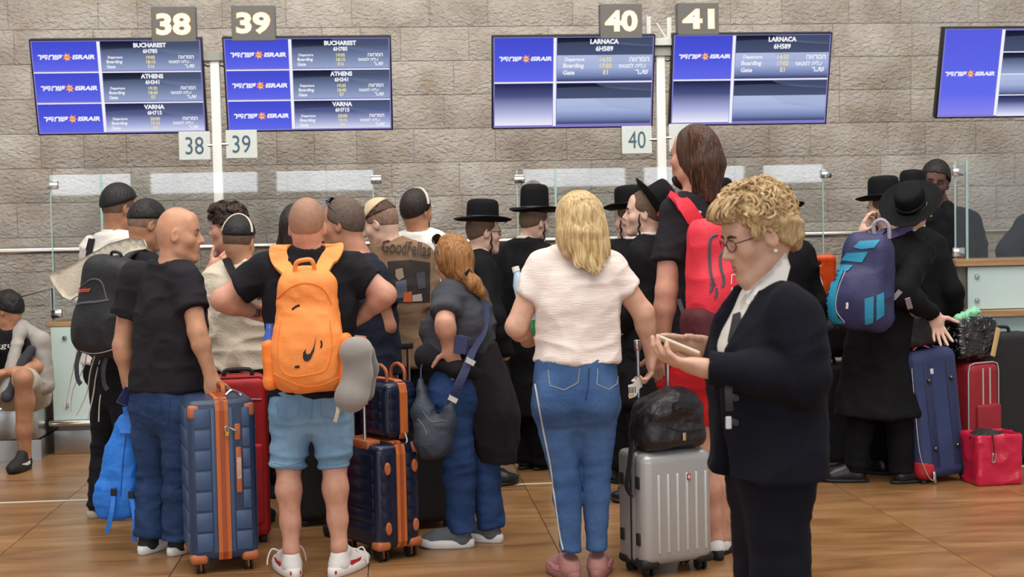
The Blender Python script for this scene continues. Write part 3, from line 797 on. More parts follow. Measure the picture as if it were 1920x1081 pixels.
# ================================================================== people
CAMFWD = Vector((CF.x, CF.y, 0)).normalized(); CAMRT = Vector((CR.x, CR.y, 0)).normalized()
def heading(deg):
    """0 = walking away from the photographer, 90 = to the right, 180 = towards"""
    a = math.radians(deg); return (CAMFWD * math.cos(a) + CAMRT * math.sin(a)).normalized()
SK = {k: skinmat('skin_' + k, c) for k, c in dict(tan='#bd8a6c', fair='#d2a58c', pale='#d8b09c', olive='#ab7a5c', pink='#c6917a', deep='#57372b', sun='#b07a60').items()}
M_eye = mat('eye_white', '#bdb2a8', 0.25); M_iris = mat('iris_dark', '#2a1a12', 0.2); M_lip = mat('lip_rose', '#a8645a', 0.5); M_lipd = mat('lip_brown', '#7d4a44', 0.5)
HAIR = {k: hairmat('hair_' + k, a, b) for k, (a, b) in dict(
    black=('#17120f', '#070505'), brown=('#573622', '#26150d'), dark=('#2c1d15', '#120b08'), curly=('#3f2519', '#170c08'), blonde=('#dcc294', '#a5844f'),
    shortblonde=('#d4b688', '#9c7b50'), copper=('#ad7a45', '#754a22'), grey=('#6f6158', '#3d332d')).items()}
def fade(name, col): return mat(name, col, 0.75, var=0.25, vscale=60, bump=0.2, bscale=120)
M_fade = fade('hair_fade_brown', '#5f4838'); M_fade_l = fade('hair_fade_tan', '#7f6452'); M_stub = mat('hair_stubble', '#99715a', 0.6, var=0.10, vscale=50, bump=0.15, bscale=160)

class Head:
    def __init__(s, c, yaw, pitch=0, roll=0, H=0.25, kx=0.89, ky=0.88):
        s.kx = kx; s.ky = ky
        f = heading(yaw); r = f.cross(Vector((0, 0, 1))).normalized(); u = Vector((0, 0, 1))
        B = Matrix((r, f, u)).transposed()
        s.M = B @ Matrix.Rotation(math.radians(roll), 3, 'Y') @ Matrix.Rotation(-math.radians(pitch), 3, 'X')
        s.c = Vector(c); s.k = H / 0.235
    def __call__(s, x, y, z): return s.c + s.M @ (Vector((x * s.kx, y * s.ky, z)) * s.k)
    def ell(s, c, r, k=0.02, op='add', M2=None): return ell(s(*c), [r[0] * s.k * s.kx, r[1] * s.k * s.ky, r[2] * s.k], s.M if M2 is None else s.M @ M2, k * s.k, op)
    def cap(s, a, b, ra, rb=None, k=0.02, op='add'): return cap(s(*a), s(*b), ra * s.k, (rb if rb is not None else ra) * s.k, k * s.k, op)
    def cut(s, p, n): return plane_cut(s(*p), s.M @ Vector(n))
def cranium(h, t=0.0):
    return [h.ell((0, -0.014, 0.030), (0.074 + t, 0.094 + t, 0.086 + t), 0.02), h.ell((0, -0.035, 0.0), (0.066 + t, 0.068 + t, 0.07 + t), 0.03)]
def head_prims(h, face=True, nose=1.0, jaw=1.0, ears=True, lids=False):
    p = cranium(h)
    p += [h.ell((0, 0.024, -0.03), (0.060 * jaw, 0.064, 0.078), 0.03),
          h.cap((-0.040 * jaw, 0.012, -0.068), (-0.012, 0.064, -0.096), 0.018, 0.017, 0.025), h.cap((0.040 * jaw, 0.012, -0.068), (0.012, 0.064, -0.096), 0.018, 0.017, 0.025),
          h.ell((0, 0.075, -0.097), (0.021, 0.017, 0.017), 0.02)]
    if face:
        p += [h.ell((-0.040, 0.056, -0.022), (0.024, 0.024, 0.022), 0.025), h.ell((0.040, 0.056, -0.022), (0.024, 0.024, 0.022), 0.025),
              h.cap((-0.034, 0.070, 0.024), (0.034, 0.070, 0.024), 0.0115, None, 0.025), h.ell((0, 0.080, -0.056), (0.029, 0.015, 0.024), 0.02), h.ell((0, 0.055, 0.055), (0.052, 0.022, 0.035), 0.03)]
        for sx in (-1, 1): p.append(h.ell((sx * 0.031, 0.094, 0.004), (0.018, 0.011, 0.010), 0.012, 'sub'))
        p += [h.cap((0, 0.084, 0.014), (0, 0.084 + 0.024 * nose, -0.024), 0.0075, 0.0105, 0.012), h.ell((-0.011, 0.090, -0.030), (0.009, 0.012, 0.007), 0.008), h.ell((0.011, 0.090, -0.030), (0.009, 0.012, 0.007), 0.008),
              h.cap((-0.019, 0.082, -0.0545), (0.019, 0.082, -0.0545), 0.0065, None, 0.006), h.cap((-0.015, 0.083, -0.066), (0.015, 0.083, -0.066), 0.0075, None, 0.006)]
        if lids:
            for sx in (-1, 1): p.append(h.ell((sx * 0.031, 0.079, 0.004), (0.0155, 0.0125, 0.012), 0.006))
        else:
            for sx in (-1, 1): p.append(h.cap((sx * 0.019, 0.086, 0.013), (sx * 0.044, 0.080, 0.011), 0.0045, None, 0.005))
    if ears:
        for sx in (-1, 1):
            t = Matrix.Rotation(sx * 0.35, 3, 'Z') @ Matrix.Rotation(-0.2, 3, 'X')
            p += [h.ell((sx * 0.079, -0.006, -0.004), (0.008, 0.020, 0.031), 0.008, 'add', t), h.ell((sx * 0.0845, -0.002, 0.000), (0.005, 0.011, 0.018), 0.005, 'sub', t)]
    return p
def face_parts(h, body, eyes=True, brow=None, lip=None, lids=False):
    """eyes, brows and lips as children of the body"""
    if eyes and not lids:
        for sx in (-1, 1):
            q = MB(); V, F = lathe([(0.0112 * math.sin(a) * h.k + 1e-6, 0.0112 * math.cos(a) * h.k) for a in np.linspace(0, math.pi, 8)], 12)
            q.add([h(sx * 0.031, 0.0735, 0.004) + v for v in V], F); e = q.build('eye', M_eye, body, True)
            q = MB(); c = h(sx * 0.0315, 0.0852, 0.0035); n = h.M @ Vector((0, 1, 0)); r_ = h.M @ Vector((1, 0, 0)); u_ = h.M @ Vector((0, 0, 1))
            q.add([c + n * 0.0022 * h.k] + [c + (r_ * math.cos(a) + u_ * math.sin(a)) * 0.0072 * h.k for a in np.linspace(0, 2 * math.pi, 12, False)], [(0, 1 + i, 1 + (i + 1) % 12) for i in range(12)])
            q.build('iris', M_iris, e, True)
    if brow:
        for sx in (-1, 1):
            MB().tube(catmull([h(sx * 0.012, 0.0905, 0.0215), h(sx * 0.030, 0.0895, 0.0265), h(sx * 0.049, 0.0800, 0.0215)], 4), [0.0034 * h.k, 0.0044 * h.k, 0.0022 * h.k], 6).build('eyebrow', brow, body, True)
    if lip:
        MB().tube(catmull([h(-0.022, 0.0880, -0.0595), h(-0.007, 0.0955, -0.0555), h(0.007, 0.0955, -0.0555), h(0.022, 0.0880, -0.0595)], 3), [0.001, 0.0032 * h.k, 0.0032 * h.k, 0.001], 6).build('upper_lip', lip, body, True)
        MB().tube(catmull([h(-0.020, 0.0880, -0.062), h(-0.007, 0.0950, -0.066), h(0.007, 0.0950, -0.066), h(0.020, 0.0880, -0.062)], 3), [0.001, 0.0042 * h.k, 0.0042 * h.k, 0.001], 6).build('lower_lip', lip, body, True)
def scalp(h, name, m, parent, t=0.006, front=(0.088, 0.07), back=(-0.09, -0.062), vox=0.006, disp=None, extra=(), top=None, label=None):
    """close-cropped hair: shell on the skull above a line from hairline to nape"""
    p = cranium(h, t) + [h.ell((0, -0.02, 0.035), (0.0755 + t, 0.092 + t, 0.085 + t), 0.02)] + list(extra)
    dy, dz = front[0] - back[0], front[1] - back[1]
    p.append(plane_cut(h(0, back[0], back[1]), h.M @ Vector((0, dz, -dy)), 0.016))
    if top: p.append(h.cut((0, 0, top), (0, 0, 1)))
    return soft(name, p, m, parent, vox * h.k, disp, 1, label)
def kippah(h, m, parent, c=(0, -0.035, 0.068), r=0.075, tilt=-0.45, trim=None, t=0.012, name='kippah'):
    """skullcap: a slice of a slightly larger skull"""
    p = cranium(h, t); n = Vector((0, math.sin(-tilt), math.cos(tilt)))
    p.append(plane_cut(h(*c), -(h.M @ n)))
    o = soft(name, p, m, parent, 0.005 * h.k, None, 1)
    if trim and o:
        V = np.array([v.co for v in o.data.vertices]) + np.array(ORG[o.name]); nn = np.array(h.M @ n); d = (V - np.array(h(*c))) @ nn
        R = V[(d < 0.006 * h.k)]
        if len(R) > 8:
            ctr = R.mean(0); a1 = np.array(h.M @ Vector((1, 0, 0))); a2 = np.cross(nn, a1); ang = np.arctan2((R - ctr) @ a2, (R - ctr) @ a1); pts = []
            rad = np.linalg.norm(R - ctr, axis=1)
            for a in np.linspace(-math.pi, math.pi, 28, False):
                w = np.abs(np.angle(np.exp(1j * (ang - a)))) < 0.25
                if w.any():
                    q = rad[w].max(); pts.append(Vector(ctr + (a1 * math.cos(a) + a2 * math.sin(a)) * q))
            MB().tube(pts, 0.0045 * h.k, 6, True).build('trim', trim, o, True)
    return o
def cap_rim(h, m, parent, y=-0.01, lean=0.0, a0=-1.45, a1=1.45):
    k = math.sqrt(max(0.05, 1 - ((y + 0.014) / 0.094) ** 2))
    pts = [h((0.091 * k + 0.003) * math.sin(a), y - lean * (1 - math.cos(a)), 0.030 + (0.103 * k + 0.003) * math.cos(a)) for a in np.linspace(a0, a1, 22)]
    return MB().ribbon(pts, 0.013 * h.k, 0.006 * h.k, h.M @ Vector((0, 1, 0))).build('skullcap_rim', m, parent, True)
M_felt = mat('black_felt_hat', '#0a0a0c', 0.8, var=0.2, vscale=30, spec=0.2); M_hatband = mat('black_hat_ribbon', '#08080a', 0.45)
def hat(h, parent, brim=0.165, crown=0.092, hgt=0.115, tilt=0.0, roll=0.0, lift=0.068, curl=0.018, bowl=0.5, back=-0.012):
    M = h.M @ Matrix.Rotation(tilt, 3, 'X') @ Matrix.Rotation(roll, 3, 'Y'); c = h(0, back, lift); k = h.k
    root = None
    rc = crown * k; H = hgt * k
    prof = [(rc * 1.0, 0), (rc * 1.0, 0.012 * k), (rc * 0.99, H * 0.45), (rc * 0.965, H * 0.78), (rc * 0.90, H * 0.92), (rc * 0.72, H * 1.0), (rc * 0.4, H * (1.03 if bowl > 0 else 0.98)), (0.001, H * (1.04 if bowl > 0 else 0.97))]
    V, F = lathe(prof, 28, 0.93 * h.kx * 1.03, 1.1 * h.ky * 1.03); cr = obj('hat', [c + M @ v for v in V], F, M_felt, parent, True)
    V, F = lathe([(rc * 1.02, 0.004 * k), (rc * 1.02, 0.03 * k), (rc * 0.99, 0.032 * k)], 28, 0.93 * h.kx * 1.03, 1.1 * h.ky * 1.03); obj('hat_band', [c + M @ v for v in V], F, M_hatband, cr, True)
    br = brim * k; V = []; F = []; n = 40; rings = [(rc * 0.96, 0.004), (rc * 1.25, 0.0), ((rc + br) / 2, 0.001), (br * 0.92, 0.006), (br, 0.011), (br * 0.985, 0.006), ((rc + br) / 2, -0.004), (rc * 0.96, -0.003)]
    for (r_, z_) in rings:
        for i in range(n):
            a = 2 * math.pi * i / n; side = abs(math.cos(a)) ** 2
            rise = curl * k * side * max(0, (r_ - rc) / (br - rc)) ** 1.5
            V.append(c + M @ Vector((r_ * math.cos(a) * 0.95, r_ * math.sin(a) * 1.06, z_ * k + rise)))
    R = len(rings)
    for j in range(R - 1):
        for i in range(n): F.append((j*n+i, j*n+(i+1) % n, (j+1)*n+(i+1) % n, (j+1)*n+i))
    obj('hat_brim', V, F, M_felt, cr, True)
    return cr
def sidelock(h, parent, side, L=0.11, m=None):
    pts = [h(side * 0.072, 0.022, 0.0), h(side * 0.080, 0.026, -0.03)]
    for i in range(1, 9):
        z = -0.03 - L * i / 8; pts.append(h(side * (0.080 + 0.005 * math.sin(i * 1.9)), 0.024 + 0.006 * math.cos(i * 1.9), z))
    MB().tube(catmull(pts, 3), [0.003, 0.006, 0.006, 0.005, 0.0045, 0.002], 7).build('sidelock', m or HAIR['black'], parent, True)
def glasses(h, parent, m=None, sun=False):
    """lenses, bridge and temples worn on the nose"""
    m = m or plastic('spectacle_frame', '#241c1a', 0.35); b = MB()
    for sx in (-1, 1):
        c = (sx * 0.032, 0.099, 0.003)
        b.tube([h(c[0] + 0.024 * math.cos(a), c[1] - 0.008 * abs(math.cos(a)) * (1 if math.cos(a) * sx > 0 else 0), c[2] + 0.016 * math.sin(a)) for a in np.linspace(0, 2 * math.pi, 20, False)], 0.0016 * h.k, 5, True)
        b.tube([h(sx * 0.055, 0.091, 0.008), h(sx * 0.074, 0.05, 0.008), h(sx * 0.082, -0.002, 0.012), h(sx * 0.083, -0.018, -0.004)], 0.0016 * h.k, 5)
    b.tube([h(-0.009, 0.101, 0.006), h(0, 0.104, 0.009), h(0.009, 0.101, 0.006)], 0.0016 * h.k, 5)
    o = b.build('spectacles', m, parent, True); return o

# ---- hands ----------------------------------------------------------------
def hand_prims(w, d, n, side, k=1.0, curl=(0.35, 0.4, 0.45, 0.5), spread=0.06, thumb=(0.5, 0.3), tip=None):
    """w wrist, d direction of the fingers, n palm normal, side +1 if the thumb lies at n x d ... five fingers from one palm"""
    w = Vector(w); d = Vector(d).normalized(); n = Vector(n); n = (n - d * n.dot(d)).normalized(); s = d.cross(n).normalized() * side   # s points to the thumb side
    p = []
    B = Matrix((s, d, n)).transposed()
    p.append(ell(w + d * 0.046 * k, (0.039 * k, 0.050 * k, 0.0155 * k), B, 0.02))
    p.append(ell(w + d * 0.03 * k + s * 0.018 * k + n * 0.005 * k, (0.02 * k, 0.034 * k, 0.016 * k), B, 0.018))
    p.append(cap(w - d * 0.02 * k, w + d * 0.03 * k, 0.026 * k, 0.026 * k, 0.025, squash=(n, 0.72)))
    off = (0.0285, 0.0095, -0.0095, -0.0275); ln = (0.043, 0.048, 0.044, 0.034); base = (0.084, 0.089, 0.085, 0.076)
    for i in range(4):
        a = w + (s * off[i] + d * base[i]) * k; c = curl[i]
        dir1 = (d + s * spread * (1.2 - i * 0.8)).normalized(); ang = c
        pts = [a]
        for q, l in enumerate((ln[i], ln[i] * 0.62, ln[i] * 0.5)):
            ang_q = c * (0.7 + 0.9 * q); dd = dir1 * math.cos(ang_q) + n * math.sin(ang_q)
            pts.append(pts[-1] + dd * l * k)
        r = (0.0098, 0.0092, 0.0084, 0.0072)
        for q in range(3): p.append(cap(pts[q], pts[q + 1], r[q] * k * (0.9 if i == 3 else 1), r[q + 1] * k * (0.9 if i == 3 else 1), 0.004 if q else 0.009))
    t0 = w + (s * 0.024 + d * 0.024) * k; td = (s * math.cos(thumb[0]) + d * math.sin(thumb[0]) + n * thumb[1]).normalized()
    t1 = t0 + td * 0.042 * k; td2 = (td + d * 0.55 + n * thumb[1] * 0.5).normalized(); t2 = t1 + td2 * 0.034 * k; t3 = t2 + td2 * 0.024 * k
    p += [cap(t0, t1, 0.0145 * k, 0.011 * k, 0.014), cap(t1, t2, 0.0108 * k, 0.0098 * k, 0.004), cap(t2, t3, 0.0098 * k, 0.0076 * k, 0.004)]
    return p

# ---- shoes ------------------------------------------------------------------
def shoe(parent, g, yaw, L=0.285, upper=None, sole=None, style='sneaker', high=0.09, accent=None, name='shoe', w=0.047):
    g = Vector((g[0], g[1], 0)); f = heading(yaw); B = axes(f)
    def q(x, y, z): return g + B @ Vector((x, y, z))
    hl = L / 2
    up = [cap(q(0, -hl * 0.62, 0.045), q(0, -hl * 0.50, high), 0.040, 0.036, 0.03), cap(q(0, -hl * 0.45, 0.045), q(0.004, hl * 0.35, 0.040), 0.043, 0.043, 0.03),
          ell(q(0.004, hl * 0.55, 0.036), (w, hl * 0.48, 0.034), B, 0.03), cap(q(0, -hl * 0.25, high - 0.005), q(0, hl * 0.25, 0.062), 0.034, 0.026, 0.03), plane_cut(q(0, 0, 0.014), (0, 0, -1))]
    up.append(plane_cut(q(0, -hl * 0.5, high + 0.008), (B @ Vector((0, -0.35, 1)))))
    s = soft(name, up, upper, parent, 0.0065, None, 2)
    th = 0.042 if style == 'sneaker' else 0.02
    V = []; F = []; n = 30
    for zz, gr in ((0.0, -0.004), (0.006, 0.003), (th * 0.75, 0.004), (th, -0.001)):
        for i in range(n):
            a = 2 * math.pi * i / n; c_, s_ = math.cos(a), math.sin(a)
            wy = hl * (abs(s_) ** 0.85) * (1 if s_ > 0 else -1); t = wy / hl
            ww = (w + gr + 0.003) * (0.86 + 0.16 * math.sin((t + 0.4) * 1.3))
            xx = (abs(c_) ** 0.75) * (1 if c_ > 0 else -1) * ww
            lift = 0.012 * max(0, t - 0.55) * 2
            V.append(q(xx, wy * (1 + gr / hl), zz + lift))
    for j in range(3):
        for i in range(n): F.append((j*n+i, j*n+(i+1) % n, (j+1)*n+(i+1) % n, (j+1)*n+i))
    F.append(tuple(range(n))[::-1]); F.append(tuple(3 * n + i for i in range(n)))
    obj('sole', V, F, sole, s, True, sharp=50)
    if accent:
        for sx in (-1, 1):
            pts = [q(sx * 0.047, -hl * 0.35, 0.05), q(sx * 0.050, 0.0, 0.047), q(sx * 0.047, hl * 0.4, 0.055)]
            MB().ribbon(pts, [0.022, 0.018, 0.006], 0.005, Z_).build('side_stripe', accent, s)
    return s

# ---- bodies -----------------------------------------------------------------
class Person:
    """joints are points of the place; L/R are the person's own left and right"""
    def __init__(s, label, feet=None, d=None, top=380, cx=None, yaw=0, lean=(0, 0), S=None, sw=0.175, skin='tan', group=None, name='person', fz=0.0):
        if d is None: d = gdepth(feet[0], feet[1])
        s.d = d; s.yaw = yaw; s.skin = SK[skin]
        g = P(feet[0], feet[1], d); g.z = 0; s.g = g
        s.f = heading(yaw); s.r = s.f.cross(Z_).normalized()
        cx = feet[0] if cx is None else cx
        tp = P(cx, top, d); s.S = S or tp.z; S = s.S
        s.root = empty(name, (g.x, g.y, 0), label, 'person', group)
        r, f = s.r, s.f
        off = Vector((tp.x - g.x, tp.y - g.y, 0))
        def J(x, y, zf, lf): return Vector((g.x, g.y, 0)) + off * lf + r * x + f * y + Z_ * (zf * S)
        s.j = dict(pel=J(0, 0, 0.52, 0.5), neck=J(0, -0.01, 0.845, 0.9), shL=J(-sw, 0, 0.80, 0.85), shR=J(sw, 0, 0.80, 0.85),
                   elL=J(-sw - 0.05, -0.02, 0.62, 0.7), elR=J(sw + 0.05, -0.02, 0.62, 0.7), wrL=J(-sw - 0.05, 0.06, 0.475, 0.55), wrR=J(sw + 0.05, 0.06, 0.475, 0.55),
                   hipL=J(-0.09, 0, 0.50, 0.45), hipR=J(0.09, 0, 0.50, 0.45), knL=J(-0.10, 0.02, 0.28, 0.25), knR=J(0.10, 0.02, 0.28, 0.25),
                   anL=J(-0.11, -0.03, 0.05, 0), anR=J(0.11, -0.03, 0.05, 0), head=J(0, 0.02, 0.93, 1.0))
        s.hp = []
    def px(s, **k):
        for n, v in k.items():
            s.j[n] = P(v[0], v[1], s.d + (v[2] if len(v) > 2 else 0.0))
        return s
    def settle(s):
        """torso frame follows the shoulders; feet on the floor"""
        r = s.j['shR'] - s.j['shL']; r.z = 0
        if r.length > 0.05: s.r = r.normalized(); s.f = Z_.cross(s.r).normalized()
        return s
    def torso(s, infl=0.0, hipw=0.165, hipd=0.115, wst=0.150, wsd=0.105, chw=0.180, chd=0.118, shw=0.165, shd=0.085, z0=None, top=True, k=0.04, belly=0.0, flare=0.0, zhem=None):
        a, b = s.j['pel'], s.j['neck']; zc = a.z - 0.06; L = b.z - zc
        def lv(t, w, dd, fo=0.0):
            z = zc + L * t; u = min(max((z - a.z) / (b.z - a.z), -0.3), 1); c = a.lerp(b, u) if u > 0 else a
            c = c + s.f * fo
            return (z, c.x, c.y, w, dd)
        T = [lv(0.0, hipw * 0.97, hipd), lv(0.16, hipw, hipd), lv(0.42, wst, wsd, belly * 0.5), lv(0.70, chw, chd, 0.005), lv(0.86, shw, shd + 0.012), lv(0.94, shw * 0.74, shd * 0.85), lv(0.995, 0.066, 0.062)]
        if zhem is not None:
            T = [x for x in T if x[0] > zhem + 0.03]
            lo = lv((zhem - zc) / L, hipw + flare, hipd + flare); T = [lo] + T
        p = [zloft(T, s.r, 2.35, k, 'add', infl)]
        for q in 'LR':
            sh = s.j['sh' + q]; nb = b + (sh - b) * 0.15
            p.append(cap(nb - Z_ * 0.01, sh + (b - sh) * 0.12, 0.052 + infl * 0.6, 0.056 + infl * 0.6, 0.05))
        return p
    def arm(s, q, infl=0.0, r=(0.056, 0.044, 0.040, 0.027), upto=1.0, start=0.0):
        sh, el, wr = s.j['sh' + q], s.j['el' + q], s.j['wr' + q]
        p = [cap(sh, el, r[0] + infl, r[1] + infl, 0.03)]
        m = el.lerp(wr, 0.28); p += [cap(el, m, r[1] * 0.96 + infl, r[2] * 1.06 + infl, 0.025), cap(m, wr, r[2] * 1.06 + infl, r[3] + infl, 0.025)]
        return p
    def leg(s, q, infl=0.0, r=(0.088, 0.060, 0.040)):
        h, k_, a = s.j['hip' + q], s.j['kn' + q], s.j['an' + q]
        c = k_.lerp(a, 0.30) - s.f * 0.016; lo_ = k_.lerp(a, 0.68)
        return [cap(h, k_, r[0] + infl, r[1] + infl, 0.04), cap(k_, c, r[1] * 0.95 + infl, r[1] * 1.0 + infl, 0.03), cap(c, lo_, r[1] * 1.0 + infl, r[2] * 1.22 + infl, 0.03), cap(lo_, a, r[2] * 1.2 + infl, r[2] + infl, 0.03), cap(a, a - Z_ * 0.04 + s.f * 0.01, r[2] + infl, r[2] + infl, 0.02)]
    def head(s, px=None, dd=0.0, yaw=None, pitch=0, roll=0, H=0.25, **kk):
        if px is not None: s.j['head'] = P(px[0], px[1], s.d + dd)
        s.h = Head(s.j['head'], s.yaw if yaw is None else yaw, pitch, roll, H, **kk); return s.h
    def body(s, arms='LR', legs='', face=True, hands=(), nr=0.056, vox=0.011, hvox=0.0065, lids=False, nose=1.0, jaw=1.0, armr=(0.056, 0.044, 0.040, 0.027), legr=(0.088, 0.060, 0.040), torso=None, ears=True):
        h = s.h; hd = head_prims(h, face, nose, jaw, ears, lids)
        p = s.torso(**dict(dict(infl=-0.02), **(torso or {})))
        p.append(cap(h(0, -0.028, -0.045), s.j['neck'] - Z_ * 0.02, nr * 0.98, nr * 1.08, 0.03))
        for q in arms: p += s.arm(q, 0, armr)
        for q in legs: p += s.leg(q, 0, legr)
        reg = []
        e = 0.14 * h.k; c = A(h.c); reg.append((c - np.array([e * .95, e * .95, e]), c + np.array([e * .95, e * .95, e]), hvox * h.k))
        p += hd
        for hp in hands:
            p += hp; lo = np.min([q[2] for q in hp], 0) - 0.012; hi = np.max([q[3] for q in hp], 0) + 0.012; reg.append((lo, hi, 0.0048))
        V, Q = sculpt(p, vox, None, 1, reg); s.b = obj('body', V, Q, s.skin, s.root, True); return s.b
    # garments
    def top(s, m, name='t_shirt', sl=0.62, slr=(0.068, 0.066), hem=None, infl=0.012, neckr=0.068, neckdrop=0.02, long=False, lr=(0.066, 0.056, 0.050, 0.040), vox=0.0082, fold=0.006, seed=1, collar=None, extra=(), cut=(), label=None, arms='LR', slk=0.03, fz=14, fx=8, **tk):
        zh = hem if hem is not None else s.j['pel'].z - 0.02
        p = s.torso(infl=infl, zhem=zh, **tk)
        for q in arms:
            sh, el, wr = s.j['sh' + q], s.j['el' + q], s.j['wr' + q]
            if long:
                p += [cap(sh, el, lr[0], lr[1], 0.03), cap(el, el.lerp(wr, 0.4), lr[1], lr[2], 0.025), sleeve(el.lerp(wr, 0.4), el.lerp(wr, 0.97), lr[2], lr[3], 0.02)]
            else:
                p.append(sleeve(sh + (s.j['neck'] - sh) * 0.1, sh.lerp(el, sl), slr[0], slr[1], slk))
        n = s.j['neck']; up = (s.h.c - n).normalized()
        p += list(extra)
        p.append(cap(n + up * (0.005), n + up * 0.2, neckr * 0.92, neckr * 0.92, 0.012, 'sub'))
        p.append(cap(n + up * 0.06 + s.f * 0.02, n + up * 0.25, neckr, neckr * 1.2, 0.01, 'sub'))
        p += list(cut)
        fd = [folds(fold * 2.0, 3.4, 7.5, seed, True, None, True), folds(fold * 1.3, fx, fz, seed + 2), folds(fold * 1.0, 3.2, 5.0, seed + 5, False)] if fold else None
        o = soft(name, p, m, s.root, vox, fd, 2, label)
        if collar:
            cm, ch = collar; pts = [n - up * 0.012 + (s.r * math.cos(a) * neckr * 1.02 + s.f * math.sin(a) * neckr * 1.06) for a in np.linspace(0, 2 * math.pi, 20, False)]
            q = MB(); V = []; F = []; N = 20
            for j, (hh, rr) in enumerate(((0, 1.06), (ch * 0.6, 1.0), (ch, 0.99), (ch, 0.93), (0, 0.98))):
                for i, a in enumerate(np.linspace(0, 2 * math.pi, N, False)):
                    V.append(n - up * 0.012 + up * hh * (1.0 if math.sin(a) < 0.3 else 0.65) + (s.r * math.cos(a) * neckr * rr + s.f * math.sin(a) * neckr * rr * 1.05))
            for j in range(4):
                for i in range(N): F.append((j*N+i, j*N+(i+1) % N, (j+1)*N+(i+1) % N, (j+1)*N+i))
            obj('collar', V, F, cm, o, True)
        return o
    def bottom(s, m, name='trousers', r=(0.100, 0.074, 0.062), zend=None, infl=0.004, waist=None, fold=0.006, seed=3, vox=0.0082, hipw=0.165, hipd=0.118, legs='LR', k=0.035, label=None, zcut=None, extra=(), fz=13, fx=7, ankle=None):
        a = s.j['pel']; zw = waist if waist is not None else a.z + 0.10
        p = [zloft([(a.z - 0.15, a.x, a.y, hipw * 0.55, hipd * 0.45), (a.z - 0.11, a.x, a.y, hipw * 0.82, hipd * 0.75), (a.z - 0.06, a.x, a.y, hipw * 0.97, hipd * 0.97), (a.z + 0.02, a.x, a.y, hipw, hipd), (zw, a.x, a.y, hipw * 0.93, hipd * 0.95)], s.r, 2.3, 0.05, 'add', infl)]
        for q in legs:
            h, kn, an = s.j['hip' + q], s.j['kn' + q], s.j['an' + q]
            if zend is not None and zend > kn.z - 0.02:   # shorts
                t = (h.z - zend) / max(h.z - kn.z, 1e-3); e = h.lerp(kn, t); p.append(sleeve(h, e, r[0], r[1], k))
            else:
                ze = zend if zend is not None else an.z - 0.02; t = min(1.0, (kn.z - ze) / max(kn.z - an.z, 1e-3)); e = kn.lerp(an, t)
                p += [cap(h, h.lerp(kn, 0.45), r[0], r[0] * 0.55 + r[1] * 0.45, 0.05), cap(h.lerp(kn, 0.4), kn, r[0] * 0.6 + r[1] * 0.4, r[1], 0.012), cap(kn, kn.lerp(e, 0.3), r[1], r[1] * 0.99, 0.012), sleeve(kn.lerp(e, 0.25), e, r[1] * 0.99, r[2], 0.012)]
        p += list(extra)
        zk = (s.j['knL'].z + s.j['knR'].z) / 2; za = zend if zend is not None else s.j['anL'].z; zh_ = s.j['hipL'].z - 0.06
        mk = lambda V: 0.35 + 0.9 * np.exp(-((V[:, 2] - zk) / 0.09) ** 2) + 1.2 * np.exp(-((V[:, 2] - za) / 0.09) ** 2) + 0.5 * np.exp(-((V[:, 2] - zh_) / 0.07) ** 2)
        fd = [folds(fold * 1.3, 6, 20, seed, True, mk), folds(fold * 0.35, 20, 30, seed + 4), folds(fold * 0.6, 2.5, 9, seed + 7, False, None, True)] if fold else None
        return soft(name, p, m, s.root, vox, fd, 2, label)
    def shoes(s, yaw=None, which='LR', **k):
        for q in which:
            y = (yaw[0] if q == 'L' else yaw[1]) if isinstance(yaw, (tuple, list)) else (s.yaw if yaw is None else yaw)
            f = heading(y); a = s.j['an' + q]; shoe(s.root, (a.x + f.x * 0.075, a.y + f.y * 0.075), y, **k)
# ------------------------------------------------------------------ cloth of the people
def denim(name, a, b, fadec=None):
    return mat(name, a, 0.85, col2=b, vscale=5, bump=0.35, bscale=90, stretch=(1, 1, 0.7), spec=0.2, detail=8)
C_blk = cloth('black_cotton', '#211e23'); C_blk2 = cloth('black_jersey', '#18171b'); C_navy = cloth('navy_cotton', '#1b1f2e'); C_char = cloth('charcoal_cotton', '#3f4046')
C_white = cloth('white_cotton', '#dcd6ce', 0.04); C_cream = cloth('cream_knit', '#cfc4b0', 0.06, bump=0.4, bscale=90); C_brown = cloth('brown_cotton', '#7a614b', 0.08)
C_coat = cloth('black_wool_coat', '#0b0a0d', 0.2, rough=0.8, spec=0.2); C_suit = cloth('black_suit_wool', '#0b0b10', 0.15, spec=0.2); C_navysuit = cloth('dark_navy_suit', '#12131c', 0.15, spec=0.2)
C_trk = cloth('black_trousers', '#0c0c0f', 0.2, spec=0.2); D_dark = denim('dark_blue_denim', '#33496f', '#223558'); D_mid = denim('mid_blue_denim', '#4c6b98', '#33507c'); D_light = denim('light_blue_denim', '#8aadc8', '#5f88ac'); D_blue = denim('blue_denim', '#34507f', '#243a66'); D_blk = denim('black_denim', '#1f1f25', '#131318')
C_red = cloth('red_shorts_fabric', '#c22024', 0.06); C_tee_w = mat('white_slub_jersey', '#e6d8cf', 0.9, var=0.06, vscale=6, stretch=(1, 1, 9), bump=0.35, bscale=26, spec=0.2)
R_white = mat('white_rubber', '#e4e2de', 0.55); R_blk = mat('black_rubber', '#121214', 0.6); L_blk = mat('black_shoe_leather', '#16151a', 0.35, var=0.1)
